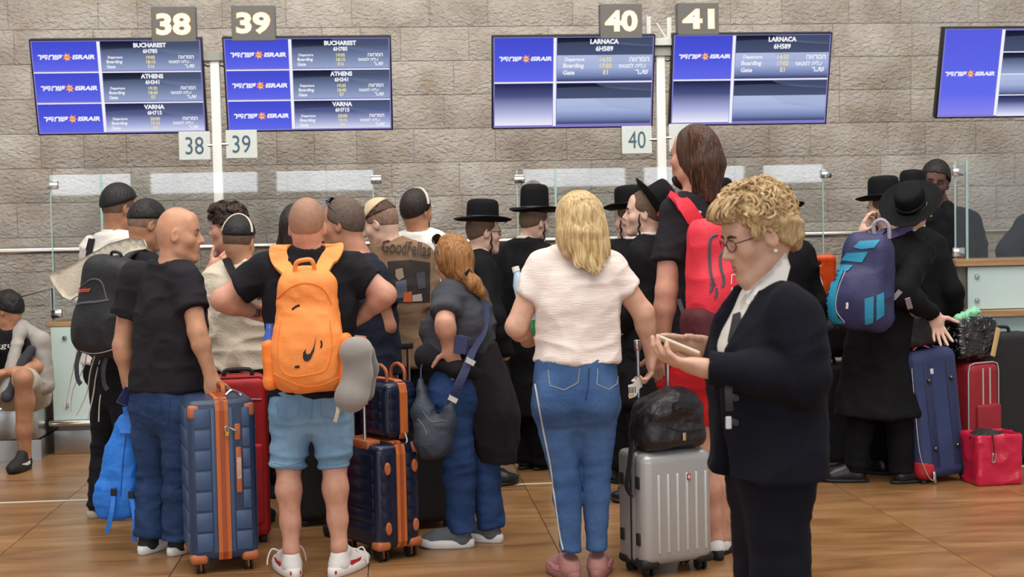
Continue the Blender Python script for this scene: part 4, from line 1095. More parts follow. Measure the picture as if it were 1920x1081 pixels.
S_white = mat('white_shoe_mesh', '#d9d6d2', 0.7, bump=0.2, bscale=120, var=0.05); S_grey = mat('grey_knit_shoe', '#61656a', 0.85, bump=0.4, bscale=140, var=0.08); S_blk = mat('black_shoe_mesh', '#1b1b1e', 0.75, bump=0.2); S_pink = mat('dusty_pink_shoe', '#a5736c', 0.75, bump=0.25, bscale=110, var=0.1); S_redac = mat('red_shoe_accent', '#b8232b', 0.5); S_tan = mat('pale_sole', '#b3a694', 0.6)

# ---- bald man in a black T-shirt ------------------------------------------
p = Person('bald man in black T-shirt and blue jeans, one hand on the big navy suitcase', feet=(297, 1040), top=385, cx=338, yaw=30, skin='tan')
p.skin = skinmat('skin_bald', '#c08c6d', 0.38)
p.px(pel=(312, 752), neck=(322, 497), shL=(249, 524, 0.10), shR=(352, 526, -0.10), elL=(229, 648, 0.10), wrL=(238, 712, 0.12), elR=(370, 622, -0.16), wrR=(396, 708, -0.16),
     hipL=(283, 768, 0.06), hipR=(342, 768, -0.05), knL=(288, 890, 0.08), knR=(336, 890, -0.02), anL=(278, 1012, 0.06), anR=(334, 1012, 0.02)).settle()
h = p.head((337, 440), 0.0, 88, 4, 0, 0.270)
hl = hand_prims(p.j['wrL'], (0.1, 0.05, -1), heading(60), -1, 1.05, (0.9, 0.9, 0.95, 1.0), thumb=(0.2, 0.7))
hr = hand_prims(p.j['wrR'], (0.12, -0.2, -1), heading(0), 1, 1.05, (0.8, 0.85, 0.9, 0.9), thumb=(0.6, 0.6))
bt = dict(hipw=0.178, hipd=0.135, wst=0.172, wsd=0.142, chw=0.180, chd=0.128, shw=0.158, shd=0.09, belly=0.03)
p.body('LR', '', True, (hl, hr), 0.062, jaw=1.08, nose=1.1, torso=bt)
face_parts(h, p.b, brow=HAIR['grey'], lip=M_lip)
p.top(C_blk, hem=P(310, 730, p.d).z, sl=0.56, slr=(0.076, 0.078), infl=0.010, seed=2, fold=0.006, neckr=0.074, **bt)
p.bottom(D_dark, 'jeans', (0.100, 0.080, 0.074), P(290, 1010, p.d).z, seed=4, hipw=0.176, hipd=0.132, fold=0.008)
p.shoes((20, 25), upper=S_blk, sole=R_white, accent=R_white, L=0.29)
bald = p

# ---- man with the orange backpack ------------------------------------------
p = Person('man in black polo and light denim shorts wearing the orange backpack', feet=(590, 1074), top=372, cx=577, yaw=0, skin='pink')
p.px(pel=(584, 745), neck=(580, 468), shL=(486, 512, 0.0), shR=(666, 508, 0.0), elL=(416, 562, -0.02), wrL=(488, 588, 0.10), elR=(722, 552, -0.02), wrR=(676, 594, 0.06),
     hipL=(547, 775), hipR=(620, 775), knL=(541, 868, 0.02), knR=(627, 866, 0.02), anL=(546, 1030, -0.03), anR=(636, 1024, -0.03)).settle()
h = p.head((577, 427), 0.0, 0, 0, 0, 0.262)
hr = hand_prims(p.j['wrR'], -CAMRT * 0.8 - Z_ * 0.25 + CAMFWD * 0.4, CAMFWD * 0.5 - Z_ * 0.6, 1, 1.05, (0.35, 0.3, 0.3, 0.35), thumb=(0.3, 0.1))
hl = hand_prims(p.j['wrL'], CAMRT * 0.9 - Z_ * 0.15 + CAMFWD * 0.3, CAMFWD * 0.5 - Z_ * 0.6, -1, 1.05)
bt = dict(hipw=0.178, hipd=0.13, wst=0.178, wsd=0.13, chw=0.20, chd=0.13, shw=0.19, shd=0.10)
p.body('LR', 'LR', False, (hr, hl), 0.064, torso=bt, armr=(0.064, 0.050, 0.046, 0.030), legr=(0.066, 0.056, 0.036))
scalp(h, 'hair', M_stub, p.b, 0.0015, (0.02, 0.08), (-0.095, -0.05))
p.top(C_blk2, 'polo_shirt', hem=P(584, 740, p.d).z, sl=0.56, slr=(0.078, 0.076), seed=5, collar=(C_blk2, 0.05), neckr=0.072, **bt)
p.bottom(D_light, 'denim_shorts', (0.100, 0.076), P(584, 876, p.d).z, seed=8, hipw=0.178, hipd=0.13, fold=0.006)
p.shoes((-22, 22), upper=S_white, sole=R_white, accent=S_redac, L=0.31, high=0.105, w=0.054)
orange = p
for q, y in (('L', -22), ('R', 22)):
    a = p.j['an' + q]; fx_ = heading(y); rx_ = fx_.cross(Z_)
    lc = MB()
    for sx in (-1, 1):
        b0 = Vector((a.x, a.y, 0)) + fx_ * 0.10 + rx_ * (sx * 0.03)
        lc.tube(catmull([b0 + Z_ * 0.09, b0 + rx_ * sx * 0.035 + Z_ * 0.105, b0 + rx_ * sx * 0.055 + Z_ * 0.07, b0 + rx_ * sx * 0.06 + Z_ * 0.035], 4), 0.0035, 5)
    for k in range(3): lc.tube([Vector((a.x, a.y, 0.095 - 0.012 * k)) + fx_ * (0.10 + 0.03 * k) + rx_ * -0.03, Vector((a.x, a.y, 0.095 - 0.012 * k)) + fx_ * (0.10 + 0.03 * k) + rx_ * 0.03], 0.0035, 5)
    lc.build('laces', R_white, p.root, True)
    MB().box(Vector((a.x, a.y, 0.026)) - fx_ * 0.072, (0.05, 0.012, 0.018), axes(fx_), 0.004).build('red_heel_window', S_redac, p.root)
b = MB(); a, w = p.j['elL'], p.j['wrL']; dr = (w - a).normalized(); c = w - dr * 0.02
b.tube([c - dr * 0.012, c + dr * 0.012], 0.036, 16); wt = b.build('wristwatch', mat('orange_silicone', '#f0601c', 0.5), p.root, True)
MB().box(c - Y_ * 0.036, (0.034, 0.010, 0.036), bev=0.003).build('watch_case', M_dark, wt)

# ---- blonde woman in the white T-shirt ---------------------------------------
p = Person('blonde woman seen from behind in white T-shirt and tight blue jeans', feet=(1085, 1086), top=352, cx=1082, yaw=-5, skin='fair')
p.px(pel=(1080, 735), neck=(1084, 470), shL=(1012, 508, 0.0), shR=(1146, 505, 0.0), elL=(968, 612, -0.01), wrL=(992, 640, 0.24), elR=(1206, 586, 0.03), wrR=(1221, 668, 0.10),
     hipL=(1040, 765), hipR=(1118, 765), knL=(1061, 890, 0.01), knR=(1117, 888, 0.02), anL=(1071, 1040, 0.0), anR=(1119, 1034, 0.03)).settle()
h = p.head((1083, 420), 0.0, -18, 6, 0, 0.255, kx=0.98, ky=0.95)
hr = hand_prims(p.j['wrR'], (0.0, 0.15, -1), -CAMRT, 1, 0.95, (0.9, 0.95, 1.0, 1.0), thumb=(0.3, 0.5))
hl = hand_prims(p.j['wrL'], CAMFWD * 0.7 + CAMRT * 0.5 + Z_ * 0.15, CAMRT * 0.3 - Z_, -1, 0.92, (0.6, 0.6, 0.6, 0.6))
bt = dict(hipw=0.182, hipd=0.135, wst=0.165, wsd=0.118, chw=0.170, chd=0.12, shw=0.155, shd=0.085)
p.body('LR', '', True, (hr, hl), 0.052, torso=bt, armr=(0.058, 0.047, 0.041, 0.026))
zhem = P(1082, 682, p.d).z
hemcut = plane_cut(P(1082, 676, p.d), Vector((-0.02, 0.0, -1)))
p.top(C_tee_w, hem=zhem - 0.03, sl=0.50, slr=(0.072, 0.068), seed=12, fold=0.007, neckr=0.075, infl=0.014, cut=[hemcut], fz=16, fx=6, **bt)
p.bottom(D_mid, 'jeans', (0.096, 0.063, 0.045), P(1090, 1034, p.d).z, seed=14, hipw=0.186, hipd=0.138, fold=0.004, waist=zhem + 0.03,
         extra=[ell(p.j['pel'] + p.r * -0.085 - p.f * 0.085 - Z_ * 0.02, (0.074, 0.055, 0.09), None, 0.06), ell(p.j['pel'] + p.r * 0.085 - p.f * 0.085 - Z_ * 0.02, (0.074, 0.055, 0.09), None, 0.06)])
p.shoes((-25, 12), upper=S_pink, sole=mat('pink_sole', '#9d6b66', 0.6), accent=mat('pink_heel', '#c98a92', 0.6), L=0.25)
blonde = p

# ---- very tall man with long brown hair --------------------------------------
p = Person('very tall long-haired man in black T-shirt and red shorts with red backpack', feet=(1345, 1046), top=234, cx=1302, yaw=-20, skin='pink')
p.px(pel=(1302, 690), neck=(1305, 368), shL=(1262, 408, -0.10), shR=(1358, 402, 0.14), elL=(1250, 545, -0.14), wrL=(1242, 652, -0.10), elR=(1378, 530, 0.2), wrR=(1370, 640, 0.2),
     hipL=(1282, 715, -0.04), hipR=(1330, 715, 0.06), knL=(1312, 870, -0.02), knR=(1345, 870, 0.06), anL=(1338, 1010, 0.03), anR=(1352, 1005, 0.10)).settle()
h = p.head((1300, 294), 0.0, -50, -4, 0, 0.280, kx=0.9, ky=0.9)
hl = hand_prims(p.j['wrL'], (-0.18, 0.05, -1), heading(60), -1, 1.1, (0.4, 0.5, 0.6, 0.6), thumb=(0.1, 0.5))
bt = dict(hipw=0.165, hipd=0.125, wst=0.16, wsd=0.125, chw=0.185, chd=0.135, shw=0.165, shd=0.1)
p.body('LR', 'LR', True, (hl,), 0.062, torso=bt, armr=(0.060, 0.050, 0.047, 0.032), legr=(0.095, 0.066, 0.045))
p.top(C_blk, hem=P(1300, 655, p.d).z, sl=0.60, slr=(0.076, 0.076), seed=21, neckr=0.075, **bt)
p.bottom(C_red, 'shorts', (0.118, 0.115), P(1320, 795, p.d).z, seed=22, hipw=0.175, hipd=0.135, fold=0.006)
p.shoes((-12, 35), upper=S_white, sole=R_blk, accent=S_redac, L=0.32, high=0.10)
for q in 'LR':
    a = p.j['an' + q]; MB().tube([a + Z_ * 0.03, a - Z_ * 0.02], 0.046, 14).build('sock', C_blk2, p.root, True)
tall = p

# ---- red-haired woman with crossbody bag ---------------------------------------
p = Person('red-haired woman in charcoal T-shirt with black cardigan tied at her waist', feet=(885, 1022), top=440, cx=852, yaw=-55, skin='pink', sw=0.16)
p.px(pel=(862, 725), neck=(868, 540), shL=(838, 560, -0.13), shR=(890, 560, 0.13), elL=(834, 606, -0.24), wrL=(842, 650, -0.20), elR=(905, 640, 0.2), wrR=(870, 690, 0.25),
     hipL=(846, 745, -0.08), hipR=(884, 745, 0.08), knL=(862, 868, -0.07), knR=(906, 868, 0.06), anL=(866, 1000, -0.03), anR=(922, 990, 0.07)).settle()
h = p.head((848, 490), 0.0, -38, 12, 0, 0.25)
hl = hand_prims(p.j['wrL'], CAMRT * 0.30 - Z_ * 0.9 + CAMFWD * 0.1, CAMFWD * 1.0, -1, 0.98, (0.15, 0.2, 0.2, 0.3), 0.1, thumb=(0.2, 0.1))
bt = dict(hipw=0.165, hipd=0.15, wst=0.155, wsd=0.145, chw=0.165, chd=0.155, shw=0.150, shd=0.10, belly=0.03)
p.body('LR', 'LR', True, (hl,), 0.052, torso=bt, armr=(0.055, 0.044, 0.042, 0.027), legr=(0.075, 0.055, 0.036))
p.top(C_char, hem=P(862, 660, p.d).z, sl=0.66, slr=(0.070, 0.068), seed=31, infl=0.012, neckr=0.07, extra=[ell(p.j['neck'] - Z_ * 0.21 + p.f * 0.10, (0.13, 0.12, 0.09), None, 0.06)], **bt)
p.bottom(D_blue, 'jeans', (0.095, 0.076, 0.064), P(880, 992, p.d).z, seed=33, hipw=0.165, hipd=0.15, fold=0.007)
p.shoes((-88, -62), upper=S_grey, sole=R_white, L=0.265, high=0.075)
# cardigan tied round the waist: sheet hanging behind the legs
zt, zb = P(870, 640, p.d).z, P(900, 868, p.d).z
c0 = p.j['pel']; c1 = c0 + p.r * 0.05 - p.f * 0.05
cd = [zloft([(zb, c1.x + CAMRT.x * 0.10, c1.y + CAMRT.y * 0.10, 0.09, 0.11), ((zt * 0.4 + zb * 0.6), c1.x + CAMRT.x * 0.085, c1.y + CAMRT.y * 0.085, 0.145, 0.14), (zt, c0.x + CAMRT.x * 0.02, c0.y + CAMRT.y * 0.02, 0.165, 0.158)], p.r, 2.2, 0.02),
      plane_cut(P(886, 868, p.d), Vector((CAMRT.x * -0.45, CAMRT.y * -0.45, -1))), plane_cut(P(868, 740, p.d), CAMRT * -1.0 + Z_ * -0.18, 0.03)]
soft('cardigan', cd, C_blk, p.root, 0.009, [folds(0.010, 5, 12, 3, True, None, True)], 2)
soft('cardigan_sleeves', [cap(P(800, 668, p.d - 0.1), P(858, 690, p.d - 0.17), 0.055, 0.045, 0.03), cap(P(800, 668, p.d - 0.1), P(806, 705, p.d - 0.06), 0.05, 0.04, 0.03), cap(P(858, 690, p.d - 0.17), P(905, 700, p.d - 0.1), 0.04, 0.05, 0.03)], C_blk, p.root, 0.009, folds(0.006, 10, 14, 4), 2)
redhead = p
# ---- woman with short blonde hair looking at her phone -------------------------
WD = 3.9
p = Person('woman with short blonde curls in dark navy suit looking at her phone', feet=(1445, 1440), d=WD, top=352, cx=1420, yaw=-115, skin='fair', sw=0.17)
p.px(pel=(1444, 870), neck=(1440, 545), shL=(1490, 590, -0.15), shR=(1402, 588, 0.14), elL=(1505, 712, -0.17), wrL=(1322, 690, -0.16), elR=(1392, 720, 0.20), wrR=(1330, 655, 0.10),
     hipL=(1458, 905, -0.07), hipR=(1426, 905, 0.07), knL=(1466, 1130, -0.07), knR=(1434, 1130, 0.07), anL=(1475, 1395, -0.06), anR=(1445, 1395, 0.08)).settle()
h = p.head((1419, 442), 0.0, -104, 18, 0, 0.252, kx=0.9, ky=0.92)
ph = P(1274, 654, WD - 0.06)
hl = hand_prims(p.j['wrL'], -CAMRT * 1.0 + Z_ * 0.22 + CAMFWD * 0.12, Z_ * 0.75 - CAMRT * 0.05 + CAMFWD * 0.25, 1, 0.95, (0.42, 0.5, 0.55, 0.6), 0.05, thumb=(0.5, 0.5))
hr = hand_prims(p.j['wrR'], -CAMRT * 1.0 + Z_ * 0.16 - CAMFWD * 0.2, -Z_ * 0.4 - CAMFWD * 0.8, 1, 0.95, (0.15, 0.25, 0.35, 0.45), 0.08, thumb=(1.0, 0.5))
bt = dict(hipw=0.150, hipd=0.110, wst=0.140, wsd=0.115, chw=0.165, chd=0.14, shw=0.150, shd=0.10)
p.body('LR', '', True, (hl, hr), 0.045, vox=0.010, hvox=0.0046, lids=True, jaw=0.92, torso=bt, armr=(0.050, 0.042, 0.038, 0.025))
face_parts(h, p.b, eyes=False, brow=HAIR['brown'], lip=M_lip)
blouse = mat('patterned_blouse', '#d9d4cb', 0.6, var=0.04, bump=0.15, bscale=40)
up_ = Z_
p.top(blouse, 'blouse', hem=P(1440, 860, WD).z, arms='', infl=-0.004, fold=0.003, seed=41, neckr=0.055, vox=0.009, **bt)
# jacket: shell around the torso, open at the front
zj = P(1440, 885, WD).z
fr = p.f; rt_ = p.r; nk = p.j['neck']
jk = dict(bt, hipw=0.172, hipd=0.128, chw=0.162, chd=0.140, wst=0.150, wsd=0.120, shw=0.150)
vcut = lambda side: plane_cut(nk, Vector((0, 0, 1)))
open_w = [('sub',) + zloft([(zj - 0.1, (p.j['pel'] + fr * 0.17).x, (p.j['pel'] + fr * 0.17).y, 0.055, 0.12), (P(0, 745, WD).z, (p.j['pel'] + fr * 0.17).x, (p.j['pel'] + fr * 0.17).y, 0.012, 0.10), (P(0, 660, WD).z, (nk + fr * 0.16).x, (nk + fr * 0.16).y, 0.060, 0.10), (nk.z + 0.03, (nk + fr * 0.10).x, (nk + fr * 0.10).y, 0.075, 0.13)], p.r, 2.2, 0.006)[1:]]
p.top(C_navysuit, 'suit_jacket', hem=zj, infl=0.016, long=True, lr=(0.070, 0.060, 0.054, 0.046), seed=42, fold=0.008, neckr=0.072, vox=0.008, cut=open_w, flare=0.010, fx=6, fz=10, **jk)
p.bottom(C_navysuit, 'suit_trousers', (0.088, 0.082, 0.080), 0.06, seed=44, hipw=0.150, hipd=0.105, fold=0.006, vox=0.011)
p.shoes((-110, -115), upper=L_blk, sole=R_blk, L=0.25, style='flat')
phonew = p
# ------------------------------------------------------------------ the rest of the queue
def curl_cap(h, parent, m, n, seed, top=0.03, R0=0.010):
    rr = random.Random(seed); b = MB()
    for i in range(n):
        a = rr.uniform(-math.pi, math.pi); e = rr.uniform(0.0, 1.2); n_ = Vector((math.cos(a) * math.cos(e), math.sin(a) * math.cos(e), math.sin(e)))
        c = Vector((n_.x * 0.094, -0.008 + n_.y * 0.108, 0.048 + n_.z * 0.088)); t = Vector((rr.uniform(-1, 1), rr.uniform(-1, 1), rr.uniform(-1, 1))); t = (t - n_ * t.dot(n_)).normalized()
        R = rr.uniform(0.8, 1.5) * R0; b.tube(catmull([h(*(c + t * R * math.sin(w) + n_ * (R * (1 - math.cos(w)) * 0.7 - 0.003) + n_.cross(t) * 0.003 * w)) for w in np.linspace(0, 4.2, 6)], 2), [0.002, 0.004, 0.004, 0.001], 4)
    b.build('curls', m, parent, True)
# man in white shirt, far left
p = Person('man in white shirt with black skullcap standing behind the black backpack', feet=(215, 938), top=342, cx=226, yaw=40, skin='olive')
p.px(pel=(205, 690), neck=(212, 440), shL=(172, 466, 0.10), shR=(252, 462, -0.08), elL=(160, 560, 0.12), wrL=(190, 630, 0.2), elR=(275, 560, -0.02), wrR=(300, 600, 0.1)).settle()
h = p.head((227, 391), 0, 50, 6, 0, 0.265); p.body('LR', '', True, (), 0.06)
scalp(h, 'hair_fade', M_fade, p.b, 0.002, (0.07, 0.03), (-0.09, -0.07)); scalp(h, 'hair', HAIR['black'], p.b, 0.013, (0.09, 0.075), (-0.11, -0.005))
kippah(h, mat('black_velvet', '#0a0a0c', 0.8, spec=0.2), p.root, (0, -0.03, 0.100), tilt=-0.2, t=0.017)
p.top(C_white, 'shirt', long=True, hem=P(215, 680, p.d).z, seed=51, collar=(C_white, 0.045), neckr=0.07); p.bottom(C_trk, 'trousers', vox=0.012)
p.shoes(upper=L_blk, sole=R_blk, style='flat')
MB().ribbon(catmull([P(166, 470, p.d - 0.02), P(172, 440 + 8, p.d - 0.05), P(163, 500, p.d - 0.09), P(166, 540, p.d - 0.1)], 5), 0.035, 0.006, CAMRT).build('bag_strap', C_blk, p.root)
# man wearing the black backpack
p = Person('man in black with skullcap wearing a black backpack and cream sweater on his shoulders', feet=(206, 972), top=372, cx=270, yaw=45, skin='olive')
p.px(pel=(218, 712), neck=(262, 480), shL=(222, 500, 0.12), shR=(280, 502, -0.10), elL=(190, 600, 0.15), wrL=(215, 660, 0.25), elR=(300, 590, -0.02), wrR=(320, 640, 0.1),
     hipL=(200, 735, 0.07), hipR=(238, 735, -0.05), knL=(195, 840, 0.08), knR=(238, 840, -0.02), anL=(184, 950, 0.06), anR=(232, 955, -0.02)).settle()
h = p.head((277, 422), 0, 55, 18, 0, 0.262); p.body('LR', '', True, (), 0.06, armr=(0.055, 0.045, 0.04, 0.027))
scalp(h, 'hair_fade', M_fade_l, p.b, 0.002, (0.07, 0.03), (-0.09, -0.06)); scalp(h, 'hair', HAIR['black'], p.b, 0.008, (0.09, 0.06), (-0.11, 0.0))
kippah(h, mat('black_knit_cap', '#141416', 0.85, bump=0.4, bscale=90), p.root, (0, -0.03, 0.070), tilt=-0.3, t=0.016)
p.top(C_blk2, hem=P(218, 690, p.d).z, sl=0.55, seed=53, neckr=0.072); p.bottom(D_blk, 'jeans', (0.088, 0.066, 0.056), seed=54, hipw=0.155)
p.shoes((40, 60), upper=S_blk, sole=S_tan, L=0.28)
bpman = p
# seated young man
p = Person('young man in shorts sitting on the conveyor at the left edge', feet=(45, 872), d=9.42, top=548, cx=10, yaw=190, skin='olive', S=1.7)
p.px(pel=(50, 728, 0.22), neck=(16, 618, 0.02), shL=(62, 645, 0.0), shR=(-28, 642, 0.0), elL=(70, 688, -0.10), wrL=(2, 700, -0.30), elR=(-45, 690, -0.1), wrR=(-12, 705, -0.3),
     hipL=(68, 742, 0.12), hipR=(20, 742, 0.14), knL=(44, 708, -0.30), knR=(-25, 708, -0.28), anL=(46, 850, -0.16), anR=(-20, 850, -0.16)).settle()
h = p.head((14, 582), 0, -75, 12, 0, 0.25); hl = hand_prims(p.j['wrL'], -CAMRT - Z_ * 0.2, -Z_, 1, 1.0)
p.body('LR', 'LR', True, (hl,), 0.056, legr=(0.085, 0.062, 0.042))
scalp(h, 'hair', HAIR['black'], p.b, 0.013, (0.09, 0.065), (-0.11, -0.045), disp=folds(0.004, 30, 30, 2))
p.top(C_blk2, hem=p.j['pel'].z - 0.02, sl=0.55, seed=55)
soft('shorts', [cap(p.j['hip' + q], p.j['hip' + q].lerp(p.j['kn' + q], 0.85), 0.10, 0.088, 0.04) for q in 'LR'] + [ell(p.j['pel'], (0.17, 0.14, 0.10), None, 0.05)], cloth('pale_grey_shorts', '#b3aea4', 0.08), p.root, 0.011, folds(0.008, 10, 14, 3))
p.shoes((185, 190), upper=S_blk, sole=R_blk, accent=R_white, L=0.29, high=0.11)
print_text('shirt_print', 'sgu', P(8, 650, p.d - 0.16), CAMRT, Z_, 0.11, 0.035, mat('white_shirt_print', '#cfcfcf', 0.8), p.root, 0.0, 0.3)
soft('draped_sweater', [cap(P(40, 612, p.d + 0.03), P(78, 640, p.d - 0.05), 0.045, 0.06, 0.04), cap(P(78, 640, p.d - 0.06), P(82, 720, p.d - 0.05), 0.055, 0.07, 0.04), cap(P(38, 620, p.d - 0.1), P(12, 735, p.d - 0.26), 0.035, 0.045, 0.03), cap(P(40, 612, p.d), P(38, 625, p.d - 0.1), 0.04, 0.04, 0.03)],
     mat('grey_white_sweatshirt', '#aaa39b', 0.9, col2='#8d8881', vscale=6, bump=0.3), p.root, 0.009, folds(0.009, 9, 12, 8))
soft('sweater_sleeve', [cap(P(58, 655, p.d - 0.14), P(30, 700, p.d - 0.2), 0.032, 0.04, 0.03), cap(P(30, 700, p.d - 0.2), P(12, 745, p.d - 0.30), 0.04, 0.036, 0.03)], cloth('charcoal_fleece', '#3a3b40'), p.root, 0.009, folds(0.006, 12, 14, 9))
# curly-haired man
p = Person('curly dark-haired man in profile behind the man in the cream sweater', feet=(428, 940), top=384, cx=428, yaw=-75, skin='pink')
p.px(neck=(436, 470), shL=(440, 500, -0.14), shR=(432, 495, 0.14), elL=(400, 545, -0.2), wrL=(398, 505, -0.18)).settle()
h = p.head((427, 428), 0, -82, 2, 0, 0.26)
hl = hand_prims(p.j['wrL'], Z_ * 0.6 + CAMRT * 0.8, -CAMRT * 0.3 + CAMFWD, 1, 1.0, (0.7, 0.75, 0.8, 0.8))
p.body('LR', '', True, (hl,), 0.056); face_parts(h, p.b, brow=HAIR['brown'], lip=M_lip)
scalp(h, 'hair_fade', M_fade_l, p.b, 0.003, (0.06, 0.02), (-0.09, -0.06))
soft('hair', cranium(h, 0.014) + [h.ell((0, 0.03, 0.10), (0.075, 0.075, 0.035), 0.02), h.ell((0, -0.05, 0.085), (0.08, 0.06, 0.04), 0.02), h.cut((0, 0, 0.022), (0, 0.15, -1))], HAIR['curly'], p.b, 0.006, [folds(0.012, 26, 26, 5), folds(0.006, 60, 60, 6)], 0)
curl_cap(h, p.b, HAIR['curly'], 170, 3)
p.top(cloth('dusty_red_tee', '#7d3f38'), seed=57, sl=0.5); p.bottom(C_trk, vox=0.012); p.shoes(upper=S_blk, sole=R_blk)
# man in the cream sweater
p = Person('man in cream sweatshirt and white-rimmed skullcap with black backpack straps', feet=(448, 985), top=412, cx=452, yaw=8, skin='tan')
p.px(pel=(440, 730), neck=(456, 497), shL=(405, 522, 0.0), shR=(505, 515, 0.0), elL=(392, 610, 0.0), wrL=(400, 680, 0.1), elR=(525, 600, 0.05), wrR=(520, 660, 0.12)).settle()
h = p.head((449, 453), 0, 14, 14, 3, 0.255); p.body('LR', '', True, (), 0.058)
scalp(h, 'hair_fade', M_fade, p.b, 0.002, (0.07, 0.03), (-0.095, -0.055)); scalp(h, 'hair', HAIR['black'], p.b, 0.007, (0.09, 0.06), (-0.11, 0.005))
cap_rim(h, mat('cream_cap_trim', '#ddcfb6', 0.8), p.root, -0.045, 0.0)
p.top(C_cream, 'sweatshirt', long=True, hem=P(440, 690, p.d).z, seed=59, infl=0.03, lr=(0.08, 0.072, 0.062, 0.05), hipw=0.18, fold=0.010, neckr=0.074); p.bottom(C_trk, vox=0.012); p.shoes(upper=S_blk, sole=R_blk)
for (a, b_) in (((424, 485), (470, 560)), ((500, 492), (490, 560))):
    MB().ribbon(catmull([P(a[0], a[1], p.d - 0.06), P((a[0] + b_[0]) / 2 - 4, (a[1] + b_[1]) / 2, p.d - 0.16), P(*b_, p.d - 0.20)], 6), 0.042, 0.012, CAMRT).build('backpack_strap', C_blk, p.root)
creamman = p
# woman with long dark hair, almost hidden
p = Person('woman with long dark hair hidden behind the man with the orange backpack', feet=(556, 930), top=384, cx=556, yaw=15, skin='fair', sw=0.15)
p.px(neck=(556, 468), shL=(522, 488, 0.0), shR=(590, 488, 0.0)).settle(); h = p.head((556, 425), 0, 20, 5, 0, 0.245); p.body('LR', '', True, (), 0.05, vox=0.012)
soft('hair', cranium(h, 0.014) + [h.cap((-0.05, -0.05, 0.0), (-0.085, -0.07, -0.14), 0.035, 0.018), h.cap((0, -0.08, 0.0), (0, -0.09, -0.2), 0.05, 0.03), h.cap((0.05, -0.05, 0), (0.06, -0.06, -0.18), 0.035, 0.02), h.cut((0, 0.06, 0), (0, 1, -0.6))], HAIR['dark'], p.b, 0.008, folds(0.006, 5, 30, 2, True, None, True), 1)
p.top(cloth('striped_white_top', '#c9c4bc'), seed=61); p.bottom(C_trk, vox=0.012); p.shoes(upper=S_blk, sole=R_blk)
# man in navy T-shirt with sunglasses on his head
p = Person('man in navy T-shirt with sunglasses pushed up on his short grey hair', feet=(690, 1000), top=364, cx=640, yaw=-60, skin='sun')
p.px(pel=(694, 742), neck=(672, 482), shL=(700, 522, -0.14), shR=(668, 512, 0.16), elL=(726, 612, -0.12), wrL=(662, 622, 0.0), elR=(660, 600, 0.2), wrR=(640, 640, 0.2)).settle()
h = p.head((641, 422), 0.02, -78, 2, 0, 0.272); bt = dict(hipw=0.185, hipd=0.15, wst=0.185, wsd=0.155, chw=0.195, chd=0.15, shw=0.17, shd=0.10)
hl = hand_prims(p.j['wrL'], -CAMRT - Z_ * 0.2, -Z_ + CAMFWD, 1, 1.0)
p.body('LR', '', True, (hl,), 0.068, torso=bt, jaw=1.08); face_parts(h, p.b, brow=HAIR['grey'], lip=M_lip)
scalp(h, 'hair', fade('hair_cropped_greybrown', '#5b4a40'), p.b, 0.005, (0.085, 0.055), (-0.1, -0.06))
p.top(C_navy, hem=P(690, 700, p.d).z, sl=0.6, slr=(0.08, 0.08), seed=63, **bt); p.bottom(C_trk, vox=0.012, hipw=0.18); p.shoes(upper=S_blk, sole=R_blk)
sg = MB()
for sx in (-1, 1):
    sg.add([h(sx * 0.012, 0.075, 0.104), h(sx * 0.06, 0.055, 0.092), h(sx * 0.056, 0.033, 0.116), h(sx * 0.014, 0.052, 0.128)], [(0, 1, 2, 3), (3, 2, 1, 0)])
    sg.tube([h(sx * 0.06, 0.052, 0.10), h(sx * 0.079, 0.0, 0.055), h(sx * 0.084, -0.035, 0.01)], 0.0035, 6)
sg.tube([h(-0.06, 0.054, 0.10), h(-0.02, 0.07, 0.113), h(0.02, 0.07, 0.113), h(0.06, 0.054, 0.10)], 0.003, 6)
sg.build('sunglasses', plastic('sunglass_black', '#16181f', 0.2), p.root)
navyman = p
# young man in the printed brown T-shirt
p = Person('young man in oversized brown printed T-shirt and beige skullcap looking down left', feet=(762, 950), top=366, cx=715, yaw=22, skin='pale')
p.px(pel=(765, 712), neck=(735, 458), shL=(712, 482, 0.10), shR=(790, 488, -0.06), elL=(705, 580, 0.1), wrL=(700, 640, 0.2), elR=(806, 590, -0.05), wrR=(802, 655, 0.06)).settle()
h = p.head((713, 420), 0, -72, 20, 0, 0.258); p.body('LR', '', True, (), 0.056, nose=1.25); face_parts(h, p.b, brow=HAIR['brown'], lip=M_lip)
scalp(h, 'hair_fade', M_fade_l, p.b, 0.002, (0.06, 0.025), (-0.095, -0.05))
soft('hair', cranium(h, 0.012) + [h.ell((0, 0.055, 0.085), (0.06, 0.05, 0.03), 0.02), h.cut((0, 0, 0.045), (0, -0.05, -1))], HAIR['brown'], p.b, 0.006, folds(0.005, 14, 30, 4), 1)
kippah(h, mat('beige_linen_cap', '#c0ab8d', 0.85, var=0.05), p.root, (0, -0.04, 0.085), tilt=-0.45, t=0.02)
p.top(C_brown, hem=P(765, 684, p.d).z, sl=0.85, slr=(0.085, 0.095), infl=0.035, seed=65, fold=0.004, hipw=0.18, neckr=0.075); p.bottom(C_trk, vox=0.012); p.shoes(upper=S_blk, sole=R_blk)
tee = p
